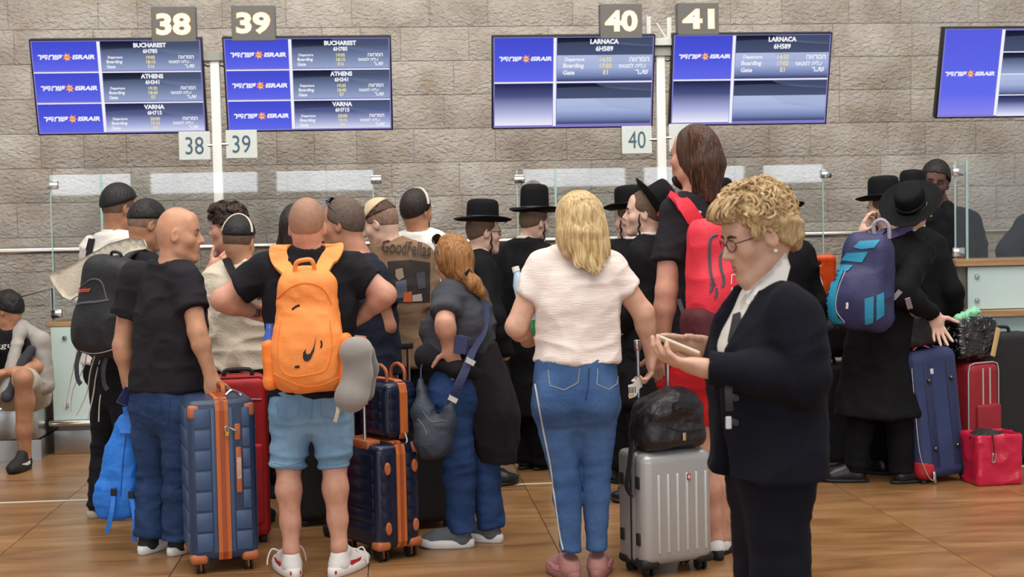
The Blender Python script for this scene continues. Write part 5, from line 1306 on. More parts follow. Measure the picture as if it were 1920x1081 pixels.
# man in white T-shirt, black skullcap with white edge
p = Person('bearded man in white T-shirt and dark skullcap with white edge', feet=(785, 925), top=360, cx=783, yaw=20, skin='olive')
p.px(neck=(787, 440), shL=(748, 462, 0.04), shR=(826, 462, -0.04)).settle(); h = p.head((782, 397), 0, 38, 4, 0, 0.25); p.body('LR', '', True, (), 0.058)
scalp(h, 'hair', HAIR['dark'], p.b, 0.008, (0.088, 0.06), (-0.1, -0.055))
soft('beard', [h.ell((0, 0.035, -0.065), (0.058, 0.058, 0.058), 0.02), h.cut((0, 0, -0.03), (0, 0.1, 1))], HAIR['black'], p.b, 0.007, folds(0.003, 40, 40, 3), 1)
cap_rim(h, mat('white_cap_edge', '#d8d2c6', 0.8), p.root, 0.0, 0.0, -0.3, 1.45)
p.top(C_white, seed=67); p.bottom(C_trk, vox=0.012); p.shoes(upper=S_blk, sole=R_blk)

# ---- men in black coats and felt hats -----------------------------------------
def hasid(label, feet, top, head, yaw, hyaw, neck, shL, shR, pel=None, hpitch=4, hroll=0, hem=0.55, H=0.252, skin='pale', d=None, joints=None, hatk=None, hands=(), sides='LR', coat=True, seed=1, face=True, lr=(0.076, 0.068, 0.060, 0.048), shoes_yaw=None, flare=0.035):
    p = Person(label, feet=feet, top=top, cx=head[0], yaw=yaw, skin=skin, d=d)
    k = dict(neck=neck, shL=shL, shR=shR)
    if pel: k['pel'] = pel
    if joints: k.update(joints)
    p.px(**k).settle()
    h = p.head(head[:2], head[2] if len(head) > 2 else 0, hyaw, hpitch, hroll, H)
    hp = [fn(p) for fn in hands]
    p.body('LR', '', face, hp, 0.052)
    if face: face_parts(h, p.b, brow=HAIR['black'], lip=M_lip)
    scalp(h, 'hair', M_fade, p.b, 0.003, (0.085, 0.06), (-0.1, -0.06))
    hat(h, p.root, **(hatk or {}))
    for s_ in sides: sidelock(h, p.b, -1 if s_ == 'L' else 1)
    p.top(C_coat, 'coat', long=True, hem=hem, infl=0.018, lr=lr, seed=seed, flare=flare, neckr=0.068, collar=(C_coat, 0.035), fold=0.007, vox=0.010, fz=7, fx=6)
    n = p.j['neck']; up = (h.c - n).normalized()
    MB().tube([n + up * 0.03 + (p.r * math.cos(a) + p.f * math.sin(a)) * 0.060 for a in np.linspace(0, 2 * math.pi, 20, False)], 0.009, 6, True).build('shirt_collar', C_white, p.root, True)
    p.bottom(C_trk, 'trousers', (0.092, 0.074, 0.068), vox=0.012, seed=seed + 2)
    p.shoes(shoes_yaw, upper=L_blk, sole=R_blk, style='flat', L=0.29)
    return p
gh = 'men in black coats and felt hats'
p = hasid('slim man in black hat and spectacles in profile beside the red-haired woman', (905, 905), 396, (908, 436), 70, 72, (896, 478), (892, 500, 0.15), (900, 502, -0.13), seed=71, hatk=dict(brim=0.155, lift=0.064, hgt=0.12), hpitch=2, H=0.258); glasses(p.h, p.b)
hasid('man in black hat and long coat standing left of the blonde woman', (998, 879), 372, (1003, 418), 35, 52, (983, 452), (944, 482, 0.10), (1020, 484, -0.06), (975, 655), hem=P(985, 775, 8.85).z, hpitch=8, seed=73, sides='R', hatk=dict(brim=0.15, hgt=0.16, tilt=0.12), joints=dict(knL=(980, 800, 0.03), knR=(1008, 800, -0.02), anL=(985, 868, 0.03), anR=(1014, 870, 0)))
hasid('man in tall black hat with long sidelock nearest the white post', (1185, 900), 365, (1180, 412), -35, -55, (1188, 455), (1160, 476, -0.06), (1220, 474, 0.06), seed=75, sides='L', hatk=dict(brim=0.15, hgt=0.13), H=0.245)
p = hasid('young man in black coat in profile with his hat tipped far back', (1215, 935), 350, (1205, 400), -75, -88, (1216, 448), (1204, 482, -0.14), (1228, 470, 0.14), seed=77, sides='L', hatk=dict(brim=0.155, tilt=0.95, back=-0.055, lift=0.045, hgt=0.13, curl=0.03), hpitch=-2, hroll=-4, H=0.258, joints=dict(elL=(1200, 570, -0.16), wrL=(1165, 620, -0.1)))
hasid('man in black hat mostly hidden behind the blonde curls', (1465, 905), 362, (1460, 412), -10, 30, (1465, 452), (1430, 478, 0.0), (1500, 480, 0.0), seed=79, sides='', face=False, hatk=dict(brim=0.15))
hasid('man in black hat almost hidden behind the very tall man', (1355, 900), 352, (1348, 396), 0, 0, (1350, 445), (1310, 470, 0.0), (1390, 470, 0.0), seed=81, sides='', face=False, hatk=dict(brim=0.14))
def hand21(p): return hand_prims(p.j['wrR'], CAMRT * 0.25 - Z_ * 1.0 - CAMFWD * 0.1, -CAMFWD * 0.8 - CAMRT * 0.1, -1, 1.05, (0.3, 0.35, 0.3, 0.35), 0.22, thumb=(0.25, 0.1))
p21 = hasid('man in long black coat and round hat wearing the blue and teal backpack', (1650, 905), 352, (1712, 398, -0.02), 38, 42, (1688, 437), (1638, 466, 0.08), (1728, 474, -0.08), (1642, 650), flare=0.065, hem=P(1640, 778, 8.17).z, hpitch=-36, hroll=14, seed=83, sides='', face=True, H=0.255,
            joints=dict(elR=(1688, 548, -0.26), wrR=(1752, 590, -0.16), elL=(1625, 560, 0.1), wrL=(1640, 620, 0.25), hipL=(1618, 690, 0.05), hipR=(1672, 690, -0.04), knL=(1612, 800, 0.04), knR=(1688, 800, -0.03), anL=(1606, 885, 0.05), anR=(1690, 885, -0.02)),
            hands=(hand21,), hatk=dict(brim=0.172, hgt=0.11, tilt=0.12, lift=0.062), shoes_yaw=(-80, 70))
def hand22(p): return hand_prims(p.j['wrL'], Z_ * 0.9 + CAMRT * 0.15, CAMRT * 0.8, -1, 0.98, (0.5, 0.6, 0.7, 0.7), 0.05, thumb=(0.4, 0.6))
hasid('man in tall black hat with raised hand behind the teal backpack', (1655, 882), 350, (1655, 396), -60, -62, (1664, 440), (1650, 468, -0.14), (1678, 464, 0.14), seed=85, sides='L', hpitch=2, H=0.25, hatk=dict(brim=0.155, hgt=0.135), hands=(hand22,), joints=dict(elL=(1622, 500, -0.12), wrL=(1616, 440, -0.08)))
hasid('man in black hat standing at the raised desk behind the round hat', (1722, 870), 345, (1712, 386), 20, 25, (1715, 432), (1682, 458, 0.03), (1752, 460, -0.03), seed=87, sides='', face=False, hatk=dict(brim=0.13, hgt=0.14))
# attendant in black suit
p = Person('dark-skinned attendant in black suit smiling beside the glass fin', feet=(1775, 833), d=9.62, top=306, cx=1757, yaw=198, skin='deep', sw=0.19)
p.px(neck=(1770, 392), shL=(1822, 415, 0.05), shR=(1732, 418, -0.03), elL=(1838, 520, 0.05), wrL=(1820, 600, -0.05), elR=(1722, 520, -0.02), wrR=(1735, 600, -0.1), pel=(1778, 610)).settle()
h = p.head((1753, 343), -0.02, 196, 6, -8, 0.29); p.body('LR', '', True, (), 0.062, nose=0.9)
face_parts(h, p.b, brow=HAIR['black'], lip=M_lipd)
scalp(h, 'hair', HAIR['black'], p.b, 0.012, (0.09, 0.075), (-0.1, -0.03), disp=folds(0.003, 60, 60, 2))
p.top(C_suit, 'suit_jacket', long=True, hem=P(1778, 640, p.d).z, seed=91, infl=0.02, neckr=0.07, lr=(0.08, 0.07, 0.06, 0.05)); p.bottom(C_trk, vox=0.012); p.shoes(upper=L_blk, sole=R_blk, style='flat')
n = p.j['neck']; soft('shirt', [cap(n - Z_ * 0.06 + p.f * 0.09, n - Z_ * 0.30 + p.f * 0.135, 0.05, 0.02, 0.02), cap(n + Z_ * 0.0 + p.f * 0.03, n - Z_ * 0.05 + p.f * 0.07, 0.062, 0.05, 0.02)], cloth('black_shirt', '#0c0c0f'), p.root, 0.009)
MB().box(P(1745, 404, p.d - 0.19), (0.018, 0.006, 0.012)).build('lapel_pin', mat('gold_pin', '#d9b53a', 0.3, metal=1.0), p.root)
# dark clothed person cut by the right edge
p = Person('person in black shirt behind the glass at the right edge of the photo', feet=(1935, 790), d=10.6, top=350, cx=1950, yaw=-90, skin='tan', S=1.62)
p.px(neck=(1948, 400), shL=(1925, 425, -0.1), shR=(1935, 420, 0.2), elL=(1890, 470, -0.15), wrL=(1905, 520, -0.2), elR=(1890, 480, 0.2), wrR=(1880, 520, 0.1)).settle()
h = p.head((1958, 365), 0, -80, 10, 0, 0.25); p.body('LR', '', True, (), 0.056); scalp(h, 'hair', HAIR['dark'], p.b, 0.01)
p.top(cloth('black_print_shirt', '#16161b', 0.3, vscale=14), 'shirt', long=True, seed=93, infl=0.03, lr=(0.09, 0.08, 0.06, 0.05)); p.bottom(C_trk, vox=0.012); p.shoes(upper=S_blk, sole=R_blk)
# ------------------------------------------------------------------ hair of the main figures
def strands(name, parent, m, roots, n=60, r=0.0035, seg=4, jit=0.012, seed=0, steps=5):
    """locks following guide curves: roots = list of guide point lists; blended between neighbours"""
    rr = random.Random(seed); b = MB(); G = [[Vector(q) for q in g] for g in roots]
    for i in range(n):
        u = rr.uniform(0, len(G) - 1.001); a = int(u); t = u - a
        pts = [x.lerp(y, t) + Vector((rr.uniform(-jit, jit), rr.uniform(-jit, jit), rr.uniform(-jit, jit) * 0.6)) * (0.4 + 0.6 * q / len(G[a])) for q, (x, y) in enumerate(zip(G[a], G[a + 1]))]
        k = rr.uniform(0.7, 1.3)
        b.tube(catmull(pts, steps), [r * 0.6 * k, r * k, r * k, r * 0.9 * k, r * 0.25], seg)
    return b.build(name, m, parent, True)
# blonde: straight shoulder-length hair
p = blonde; h = p.h
fdv = [folds(0.003, 2, 40, 3, True, None, True)]
hp = cranium(h, 0.016) + [h.ell((0, -0.035, 0.035), (0.092, 0.092, 0.088), 0.03), h.ell((-0.005, -0.045, -0.055), (0.105, 0.082, 0.10), 0.04), h.cap((-0.055, -0.065, -0.05), (-0.08, -0.075, -0.125), 0.045, 0.02, 0.03), h.cap((0.05, -0.065, -0.05), (0.08, -0.08, -0.125), 0.05, 0.024, 0.03), h.cap((0.02, -0.09, -0.06), (0.03, -0.105, -0.165), 0.05, 0.014, 0.03), h.cap((-0.02, -0.09, -0.06), (-0.025, -0.105, -0.14), 0.05, 0.016, 0.03), h.cut((0, 0.062, 0.06), (0, 1, -0.35))]
hr_ = soft('hair', hp, HAIR['blonde'], p.b, 0.006, fdv, 1)
G = []
for a in np.linspace(-1.15, 1.15, 9):
    sx, cy = math.sin(a), math.cos(a)
    G.append([h(sx * 0.03, -0.01 - 0.03 * cy, 0.128), h(sx * 0.085, -0.03 - 0.07 * cy, 0.085), h(sx * 0.104, -0.045 - 0.085 * cy, 0.0), h(sx * 0.112, -0.05 - 0.085 * cy, -0.09), h(sx * 0.100 + 0.01, -0.05 - 0.085 * cy, -0.145 - 0.05 * cy + 0.04 * abs(sx))])
G2 = []
for a in np.linspace(-0.75, 0.75, 7):
    sx, cy = math.sin(a), math.cos(a)
    G2.append([h(sx * 0.06, -0.04 - 0.075 * cy, 0.09), h(sx * 0.095, -0.045 - 0.085 * cy, 0.0), h(sx * 0.10, -0.05 - 0.085 * cy, -0.09), h(sx * 0.085, -0.05 - 0.088 * cy, -0.17), h(sx * 0.06 + 0.012, -0.05 - 0.095 * cy, -0.215 + 0.05 * abs(sx))])
strands('hair_tips', hr_, HAIR['blonde'], G2, 110, 0.0034, 4, 0.012, 15)
strands('hair_locks', hr_, HAIR['blonde'], G, 130, 0.0036, 4, 0.009, 5)
strands('hair_highlights', hr_, hairmat('hair_pale_blonde', '#ecd6a6', '#c6a468'), G2 + G2[::-1], 110, 0.0032, 4, 0.012, 6)
# tall man: wavy brown hair to the shoulders
p = tall; h = p.h
hp = cranium(h, 0.012) + [h.ell((0, -0.05, -0.02), (0.082, 0.075, 0.095), 0.03), h.cap((-0.05, -0.055, -0.03), (-0.045, -0.075, -0.145), 0.04, 0.022, 0.03), h.cap((0.03, -0.08, -0.03), (0.02, -0.085, -0.155), 0.05, 0.028, 0.03), h.cap((-0.01, -0.09, -0.03), (-0.02, -0.10, -0.16), 0.05, 0.02, 0.03), h.cut((0, 0.05, 0.06), (0, 1, -0.25))]
hr_ = soft('hair', hp, HAIR['brown'], p.b, 0.006, [folds(0.005, 5, 40, 3, True, None, True)], 1)
G = []
for a in np.linspace(-1.5, 1.4, 9):
    sx, cy = math.sin(a), math.cos(a)
    G.append([h(sx * 0.02, 0.02 - 0.03 * cy, 0.122), h(sx * 0.08, -0.02 - 0.065 * cy, 0.08), h(sx * 0.09, -0.04 - 0.075 * cy, 0.0), h(sx * 0.088, -0.05 - 0.07 * cy, -0.08), h(sx * 0.07, -0.045 - 0.075 * cy, -0.165)])
strands('hair_locks', hr_, HAIR['brown'], G, 150, 0.0045, 4, 0.012, 7)
strands('hair_highlights', hr_, hairmat('hair_chestnut', '#74492c', '#4a2c1b'), G, 60, 0.004, 4, 0.014, 8)
soft('beard', [h.ell((0, 0.045, -0.085), (0.05, 0.05, 0.042), 0.02), h.cut((0, 0, -0.058), (0, 0.3, 1))], HAIR['dark'], p.b, 0.007, folds(0.004, 40, 40, 3), 1)
face_parts(h, p.b, brow=HAIR['brown'], lip=M_lip)
# red-haired woman: hair gathered in a low tail
p = redhead; h = p.h
hp = cranium(h, 0.014) + [h.ell((0, -0.03, 0.0), (0.085, 0.085, 0.09), 0.03), h.ell((0.0, -0.06, -0.06), (0.062, 0.05, 0.06), 0.03), h.cap((0.01, -0.09, -0.085), (0.03, -0.115, -0.125), 0.032, 0.036, 0.02), h.cap((0.03, -0.115, -0.125), (0.055, -0.125, -0.16), 0.034, 0.026, 0.02), h.cap((0.055, -0.125, -0.16), (0.085, -0.12, -0.205), 0.018, 0.014, 0.015), h.cut((0, 0.06, 0.05), (0, 1, -0.5))]
hr_ = soft('hair', hp, HAIR['copper'], p.b, 0.0055, [folds(0.005, 6, 40, 3, True, None, True)], 1)
G = []
for a in np.linspace(-1.3, 1.3, 8):
    sx, cy = math.sin(a), math.cos(a)
    G.append([h(sx * 0.03, 0.03, 0.122), h(sx * 0.08, -0.02 - 0.065 * cy, 0.075), h(sx * 0.088, -0.035 - 0.08 * cy, 0.0), h(sx * 0.06, -0.05 - 0.06 * cy, -0.07), h(0.01 + sx * 0.02, -0.095 - 0.02 * cy, -0.115)])
strands('hair_locks', hr_, HAIR['copper'], G, 110, 0.0042, 4, 0.010, 9)
strands('hair_highlights', hr_, hairmat('hair_ginger', '#c98a4c', '#94581f'), G, 50, 0.0038, 4, 0.012, 10)
cl = MB()
for i in range(7): cl.tube([h(0.012 + 0.006 * i, -0.125, -0.055 - 0.007 * i), h(-0.02 + 0.004 * i, -0.12, -0.075 - 0.006 * i)], 0.0045, 6)
cl.build('hair_clip', plastic('black_hair_clip', '#17171a', 0.25), p.root, True)
sg = MB()
for sx in (-1, 1):
    sg.tube([h(sx * 0.034 + 0.027 * math.cos(a), 0.062 - 0.012 * math.sin(a), 0.118 + 0.020 * math.sin(a)) for a in np.linspace(0, 2 * math.pi, 16, False)], 0.004, 6, True)
    sg.tube([h(sx * 0.062, 0.055, 0.115), h(sx * 0.092, 0.0, 0.065), h(sx * 0.096, -0.03, 0.02)], 0.0035, 6)
    sg.add([h(sx * 0.034 + 0.026 * math.cos(a), 0.062 - 0.012 * math.sin(a), 0.118 + 0.019 * math.sin(a)) for a in np.linspace(0, 2 * math.pi, 16, False)], [tuple(range(16))])
sg.build('sunglasses', plastic('sunglass_brown', '#1d1714', 0.2), p.root, True)
# phone woman: short voluminous curls
p = phonew; h = p.h
hp = cranium(h, 0.010) + [h.ell((0, -0.012, 0.066), (0.088, 0.100, 0.062), 0.03), h.ell((0, -0.06, 0.02), (0.082, 0.068, 0.08), 0.03), h.ell((0, -0.07, -0.03), (0.060, 0.045, 0.045), 0.03), h.ell((0, 0.055, 0.078), (0.062, 0.042, 0.03), 0.02), h.ell((-0.073, 0.020, 0.04), (0.018, 0.024, 0.034), 0.02), h.ell((0.073, 0.020, 0.04), (0.018, 0.024, 0.034), 0.02),
      h.ell((-0.082, -0.002, -0.012), (0.02, 0.022, 0.034), 0.015, 'sub'), h.cut((0, 0.04, 0.034), (0, 1.0, -1.25))]
hr_ = soft('hair', hp, HAIR['shortblonde'], p.b, 0.005, [folds(0.010, 16, 20, 3), folds(0.005, 40, 44, 8)], 0)
rr = random.Random(4); cb = MB(); cb2 = MB()
def lock(a, e, da, de, n=7, wav=0.10, ph=0.0, lift=0.012):
    pts = []
    for q in range(n):
        t = q / (n - 1); aa = a + da * t + wav * math.sin(ph + t * 7.0) * (0.4 + t) / max(0.35, math.cos(e + de * t)); ee = e + de * t + wav * 0.6 * math.cos(ph + t * 7.0)
        R = 1.0 + lift / 0.09 * math.sin(math.pi * min(1, t * 1.15)) + 0.02 * math.sin(ph * 3)
        pts.append(h(0.090 * R * math.cos(aa) * math.cos(ee), -0.012 + 0.105 * R * math.sin(aa) * math.cos(ee), 0.048 + 0.090 * R * math.sin(ee)))
    return catmull(pts, 3)
for i in range(620):
    a = rr.uniform(-math.pi, math.pi); e = rr.uniform(0.0, 1.35)
    front = math.sin(a) > 0.45
    if front and e < 0.45: continue
    if e < 0.12 and math.sin(a) > -0.1: continue
    de = -rr.uniform(0.25, 0.6) if not front else -rr.uniform(0.15, 0.4)
    if front and e + de < 0.28: de = 0.28 - e
    if math.sin(a) > -0.2 and e + de < -0.05: de = -0.05 - e
    (cb if i % 3 else cb2).tube(lock(a, e, rr.uniform(-0.35, 0.35), de, 7, rr.uniform(0.05, 0.13), rr.uniform(0, 6.28), rr.uniform(0.006, 0.022)), [0.0014, 0.0034, 0.0036, 0.003, 0.0007], 4)
for i in range(44):   # fringe, swept and wavy
    x = rr.uniform(-0.075, 0.07); y0 = 0.098 - 6 * x * x; sw = rr.uniform(-0.012, 0.03); ph_f = rr.uniform(0, 6.28)
    pts = [h(x + sw * t + 0.006 * math.sin(ph_f + t * 6), y0 - 0.035 + 0.05 * math.sin(t * 2.4) + 0.004 * math.cos(ph_f + 6 * t), 0.128 - 0.066 * t * rr.uniform(0.9, 1.05)) for t in (0, 0.25, 0.5, 0.75, 1.0)]
    (cb if i % 3 else cb2).tube(catmull(pts, 3), [0.002, 0.0036, 0.0036, 0.003, 0.0008], 4)
for i in range(230):   # back of the head and nape
    a = -math.pi / 2 + rr.uniform(-1.35, 1.35); e = rr.uniform(-0.35, 0.35); lo_e = -1.0 if abs(a + math.pi / 2) < 0.9 else -0.55
    (cb if i % 3 else cb2).tube(lock(a, e, rr.uniform(-0.25, 0.25), max(lo_e - e, -rr.uniform(0.35, 0.6)), 7, rr.uniform(0.05, 0.12), rr.uniform(0, 6.28), rr.uniform(0.002, 0.014)), [0.0014, 0.0034, 0.0036, 0.003, 0.0007], 4)
for i in range(34):   # temples, before the ears
    sx = rr.choice((-1, 1)); y0 = rr.uniform(0.012, 0.045); ph_f = rr.uniform(0, 6.28)
    pts = [h(sx * (0.080 + 0.010 * math.sin(t * 3.1)), y0 + 0.006 * math.sin(ph_f + 6 * t), 0.06 - 0.065 * t * rr.uniform(0.8, 1.1)) for t in (0, 0.25, 0.5, 0.75, 1.0)]
    (cb if i % 3 else cb2).tube(catmull(pts, 3), [0.002, 0.0034, 0.003, 0.0008], 4)
cb.build('curls', HAIR['shortblonde'], hr_, True); cb2.build('pale_curls', hairmat('hair_pale_curl', '#e4cda2', '#b8925e'), hr_, True)
glasses(h, p.b, plastic('spectacle_frame', '#241c1a', 0.35))
MB().lathe([(0.0001, -0.006), (0.005, -0.003), (0.006, 0), (0.005, 0.003), (0.0001, 0.006)], h(-0.083, -0.006, -0.043), None, 10).build('earring', mat('pearl', '#e9e4dc', 0.2), p.b, True)
# ================================================================== things laid on a surface (prints, seams)
from mathutils.bvhtree import BVHTree
_bvh = {}
def bvh_of(o):
    if o.name not in _bvh:
        org = ORG[o.name]; _bvh[o.name] = BVHTree.FromPolygons([v.co + org for v in o.data.vertices], [tuple(q.vertices) for q in o.data.polygons])
    return _bvh[o.name]
def onto(o, px, py, lift=0.003):
    """point on the surface of o seen at this place of the photograph, lifted off it"""
    r = ray(px, py).normalized(); hit, n, i, dd = bvh_of(o).ray_cast(CC, r)
    if hit is None: return None
    if n.dot(r) > 0: n = -n
    return hit + n * lift
def seam(o, pxs, r=0.0022, m=None, name='seam', n=5, parent=None, lift=0.001):
    pts = []
    pp = [Vector((a, b, 0)) for a, b in pxs]; pp = catmull(pp, n) if (len(pp) > 2 and n) else [a_.lerp(b_, t / 8.0) for a_, b_ in zip(pp[:-1], pp[1:]) for t in range(9)]
    for q in pp:
        w = onto(o, q.x, q.y, lift)
        if w is not None and (not pts or (w - pts[-1]).length < 0.12): pts.append(w)
    if len(pts) < 2: print('seam miss', o.name, pxs[0]); return None
    return MB().tube(pts, r, 5).build(name, m, parent or o, True)
def band(o, pxs, w, m, name='strap', t=0.006, n=6, wd=None, parent=None, lift=0.004):
    pts = []
    for q in catmull([Vector((a, b, 0)) for a, b in pxs], n):
        v = onto(o, q.x, q.y, lift)
        if v is not None and (not pts or (v - pts[-1]).length < 0.15): pts.append(v)
    return MB().ribbon(pts, w, t, wd or CAMRT).build(name, m, parent or o)
def patch(o, poly, m, name='patch', lift=0.0025, parent=None, sub=4):
    """flat print: pixel polygon draped over the surface of o"""
    bm = bmesh.new(); vs = [bm.verts.new((a, b, 0)) for a, b in poly]; f = bm.faces.new(vs)
    bmesh.ops.triangulate(bm, faces=[f])
    for _ in range(sub):
        long = [e for e in bm.edges if e.calc_length() > 7]
        if not long: break
        bmesh.ops.subdivide_edges(bm, edges=long, cuts=1); bmesh.ops.triangulate(bm, faces=bm.faces[:])
    bm.verts.index_update(); V = []; bad = set(); last = None
    for v in bm.verts:
        w = onto(o, v.co.x, v.co.y, lift)
        if w is None: bad.add(v.index); w = last or Vector((0, 0, 0))
        V.append(w); last = w
    F = [tuple(v.index for v in f.verts) for f in bm.faces]; F = [f for f in F if not any(i in bad for i in f) and max((V[f[0]] - V[f[1]]).length, (V[f[1]] - V[f[2]]).length) < 0.1]; bm.free()
    par = list(range(len(V)))
    def fd_(i):
        while par[i] != i: par[i] = par[par[i]]; i = par[i]
        return i
    for f in F: par[fd_(f[1])] = fd_(f[0]); par[fd_(f[2])] = fd_(f[0])
    cnt = {}
    for f in F: cnt[fd_(f[0])] = cnt.get(fd_(f[0]), 0) + 1
    if cnt: best = max(cnt, key=cnt.get); F = [f for f in F if fd_(f[0]) == best]
    if not F: print('patch miss', name); return None
    used = sorted({i for f in F for i in f}); ix = {v: k for k, v in enumerate(used)}; V = [V[i] for i in used]; F = [tuple(ix[i] for i in f) for f in F]
    return obj(name, V, F, m, parent or o, True)
def lettering(o, s, cx, cy, w, h, m, name='lettering', ang=0.0, bold=0.0, slant=0.0, lift=0.004, parent=None, arc=0.0):
    V, F, (tw, th) = text_geo(s, bold); ca, sa = math.cos(ang), math.sin(ang); out = []; ok = True; last = None
    for v in V:
        x = v.x * w / tw + slant * v.y * h / th; y = -v.y * h / th + arc * (v.x / tw * 2) ** 2
        q = onto(o, cx + x * ca - y * sa, cy + x * sa + y * ca, lift)
        if q is None: q = last
        if q is None: return None
        out.append(q); last = q
    return obj(name, out, F, m, parent or o, False)

# ================================================================== luggage
M_tan = mat('tan_leatherette', '#b5653a', 0.45, var=0.08, bump=0.1, bscale=120); M_orz = mat('orange_zip_tape', '#c0662c', 0.6, var=0.06)
M_navyabs = mat('navy_abs_shell', '#3b5376', 0.36, var=0.06, vscale=20, bump=0.06, bscale=300); M_navy2 = mat('dark_navy_gloss_shell', '#161e36', 0.25, var=0.05)
M_silverabs = mat('silver_abs_shell', '#a9a7a4', 0.32, metal=0.35, bump=0.03, bscale=400); M_silv_d = mat('silver_side_shell', '#98948f', 0.4, metal=0.3)
M_poly_b = mat('black_polyester', '#1b191c', 0.7, bump=0.3, bscale=140, var=0.15); M_alu = metalm('aluminium_tube', '#cfcfcd', 0.25); M_brass = metalm('brass', '#c9a24a', 0.3)
class Case:
    def __init__(s, name, label, c, head, cat='suitcase', lean=0.0, side=0.0):
        """c: ground point under the middle of the visible front face; head: heading the front face looks to"""
        n = heading(head); r = -n.cross(Z_).normalized(); s.M = Matrix((r, -n, Z_)).transposed()
        if lean or side: s.M = s.M @ Matrix.Rotation(lean, 3, 'X') @ Matrix.Rotation(side, 3, 'Y')
        s.c = Vector(c); s.root = empty(name, s.c, label, cat)
    def q(s, x, y, z): return s.c + s.M @ Vector((x, y, z))
    def box(s, name, c, size, m, bev=0.006, seg=2, parent=None):
        return MB().box(s.q(*c), size, s.M, bev, seg).build(name, m, parent or s.root, True)
    def tube(s, name, pts, r, m, seg=8, n=6, parent=None, closed=False):
        pts = [s.q(*p_) for p_ in pts]; pts = catmull(pts, n, closed) if n > 1 and len(pts) > 2 else pts
        return MB().tube(pts, r, seg, closed).build(name, m, parent or s.root, True)
    def wheel(s, x, y, r=0.028, housing=None, w=0.022):
        hs = None
        if housing:
            hs = MB(); hs.lathe([(0.034, 0.0), (0.036, 0.02), (0.030, 0.035), (0.02, 0.036)], s.q(x, y, 2 * r - 0.004), s.M, 14); hs.box(s.q(x, y, 1.2 * r), (0.012, 0.03, r * 1.6), s.M, 0.004); hs = hs.build('wheel_fork', housing, s.root, True)
        b = MB()
        for dx in (-0.014, 0.014): b.lathe([(0.004, -w / 4), (r * 0.8, -w / 4), (r, -w / 6), (r, w / 6), (r * 0.8, w / 4), (0.004, w / 4)], s.q(x + dx, y, r), s.M @ Matrix.Rotation(math.pi / 2, 3, 'Y'), 18)
        b.build('wheel', R_blk, s.root, True)
# ---- big navy suitcase with tan zip, seen on its narrow side
g = ground(424, 1074)
cs = Case('hard_suitcase', 'large navy hard-shell suitcase with orange zip strip in the left foreground', g, 161)
W, D, H, Z0 = 0.305, 0.33, 0.735, 0.06
shell = cs.box('shell', (0, D / 2, Z0 + H / 2), (W, D, H), mat('navy_groove_shade', '#2a3b58', 0.4), 0.035, 4)  # darker than the panels: recess shade of the grooves put into the colour
NP = 7; hh = (H - 0.075) / NP
for i in range(NP):
    zc_ = Z0 + 0.04 + (i + 0.5) * hh
    for x0, x1 in ((-W / 2 + 0.028, -0.052), (0.052, W / 2 - 0.028)):
        if x0 > 0 and i in (NP - 1, NP - 2): x0 = 0.088
        if x0 > 0 and i in (2, 3, 4): x0 = 0.088
        cs.box('ridge_panel', ((x0 + x1) / 2, 0.000, zc_), (x1 - x0, 0.012, hh - 0.009), M_navyabs, 0.0035)
    cs.box('ridge_panel', (-W / 2 + 0.002, D / 2, zc_), (0.012, D - 0.07, hh - 0.009), M_navyabs, 0.0035)
    cs.box('ridge_panel', (W / 2 - 0.002, D / 2, zc_), (0.012, D - 0.07, hh - 0.009), M_navyabs, 0.0035)
for x in (-0.040, 0.040): cs.box('zip_frame', (x, 0.0, Z0 + H / 2), (0.020, 0.011, H - 0.075), M_navyabs, 0.003)
for w_, dd_, m_, nm in ((0.058, 0.006, M_orz, 'zip_band'), (0.020, 0.009, mat('zip_teeth_red', '#9d4a2a', 0.5), 'zip')):
    pts = [(0.0, D * 0.9, Z0 + H + dd_ - 0.003), (0, 0.05, Z0 + H + dd_ - 0.003), (0, 0.006, Z0 + H - 0.018 + dd_), (0, -dd_ + 0.003, Z0 + H - 0.05), (0, -dd_ + 0.003, Z0 + 0.04), (0, 0.01, Z0 + 0.004)]
    MB().ribbon([cs.q(*a) for a in pts], w_, 0.006, cs.M @ X_).build(nm, m_, cs.root)
for x in (-1, 1):
    for y in (0.0, D): cs.box('corner_guard', (x * (W / 2 - 0.030), y + (0.022 if y == 0 else -0.022), Z0 + H - 0.052), (0.056, 0.052, 0.066), M_tan, 0.017, 3); cs.box('wheel_housing', (x * (W / 2 - 0.038), y + (0.036 if y == 0 else -0.036), Z0 + 0.012), (0.08, 0.082, 0.05), M_tan, 0.02, 3); cs.wheel(x * (W / 2 - 0.045), y + (0.045 if y == 0 else -0.045), 0.032, M_tan)
lk = cs.box('lock_plate', (0.068, -0.008, Z0 + H - 0.15), (0.028, 0.012, 0.075), M_tan, 0.010, 3)
MB().box(cs.q(0.020, -0.022, Z0 + H - 0.155), (0.020, 0.012, 0.022), cs.M, 0.003).build('padlock', M_brass, lk); cs.tube('shackle', [(0.013, -0.02, Z0 + H - 0.144), (0.013, -0.02, Z0 + H - 0.122), (0.027, -0.02, Z0 + H - 0.122), (0.027, -0.02, Z0 + H - 0.144)], 0.003, M_alu, 6, 4, lk)
cs.tube('zip_pulls', [(0.03, -0.016, Z0 + H - 0.125), (0.055, -0.018, Z0 + H - 0.14), (0.066, -0.016, Z0 + H - 0.14)], 0.005, M_alu, 6, 3)
cs.box('side_handle', (0.070, -0.010, Z0 + H * 0.56), (0.026, 0.014, 0.21), M_tan, 0.006, 2)
cs.box('plastic_wrap', (0.071, -0.015, Z0 + H * 0.57), (0.022, 0.012, 0.10), mat('crumpled_film', '#c9a596', 0.15, bump=0.8, bscale=60), 0.004)
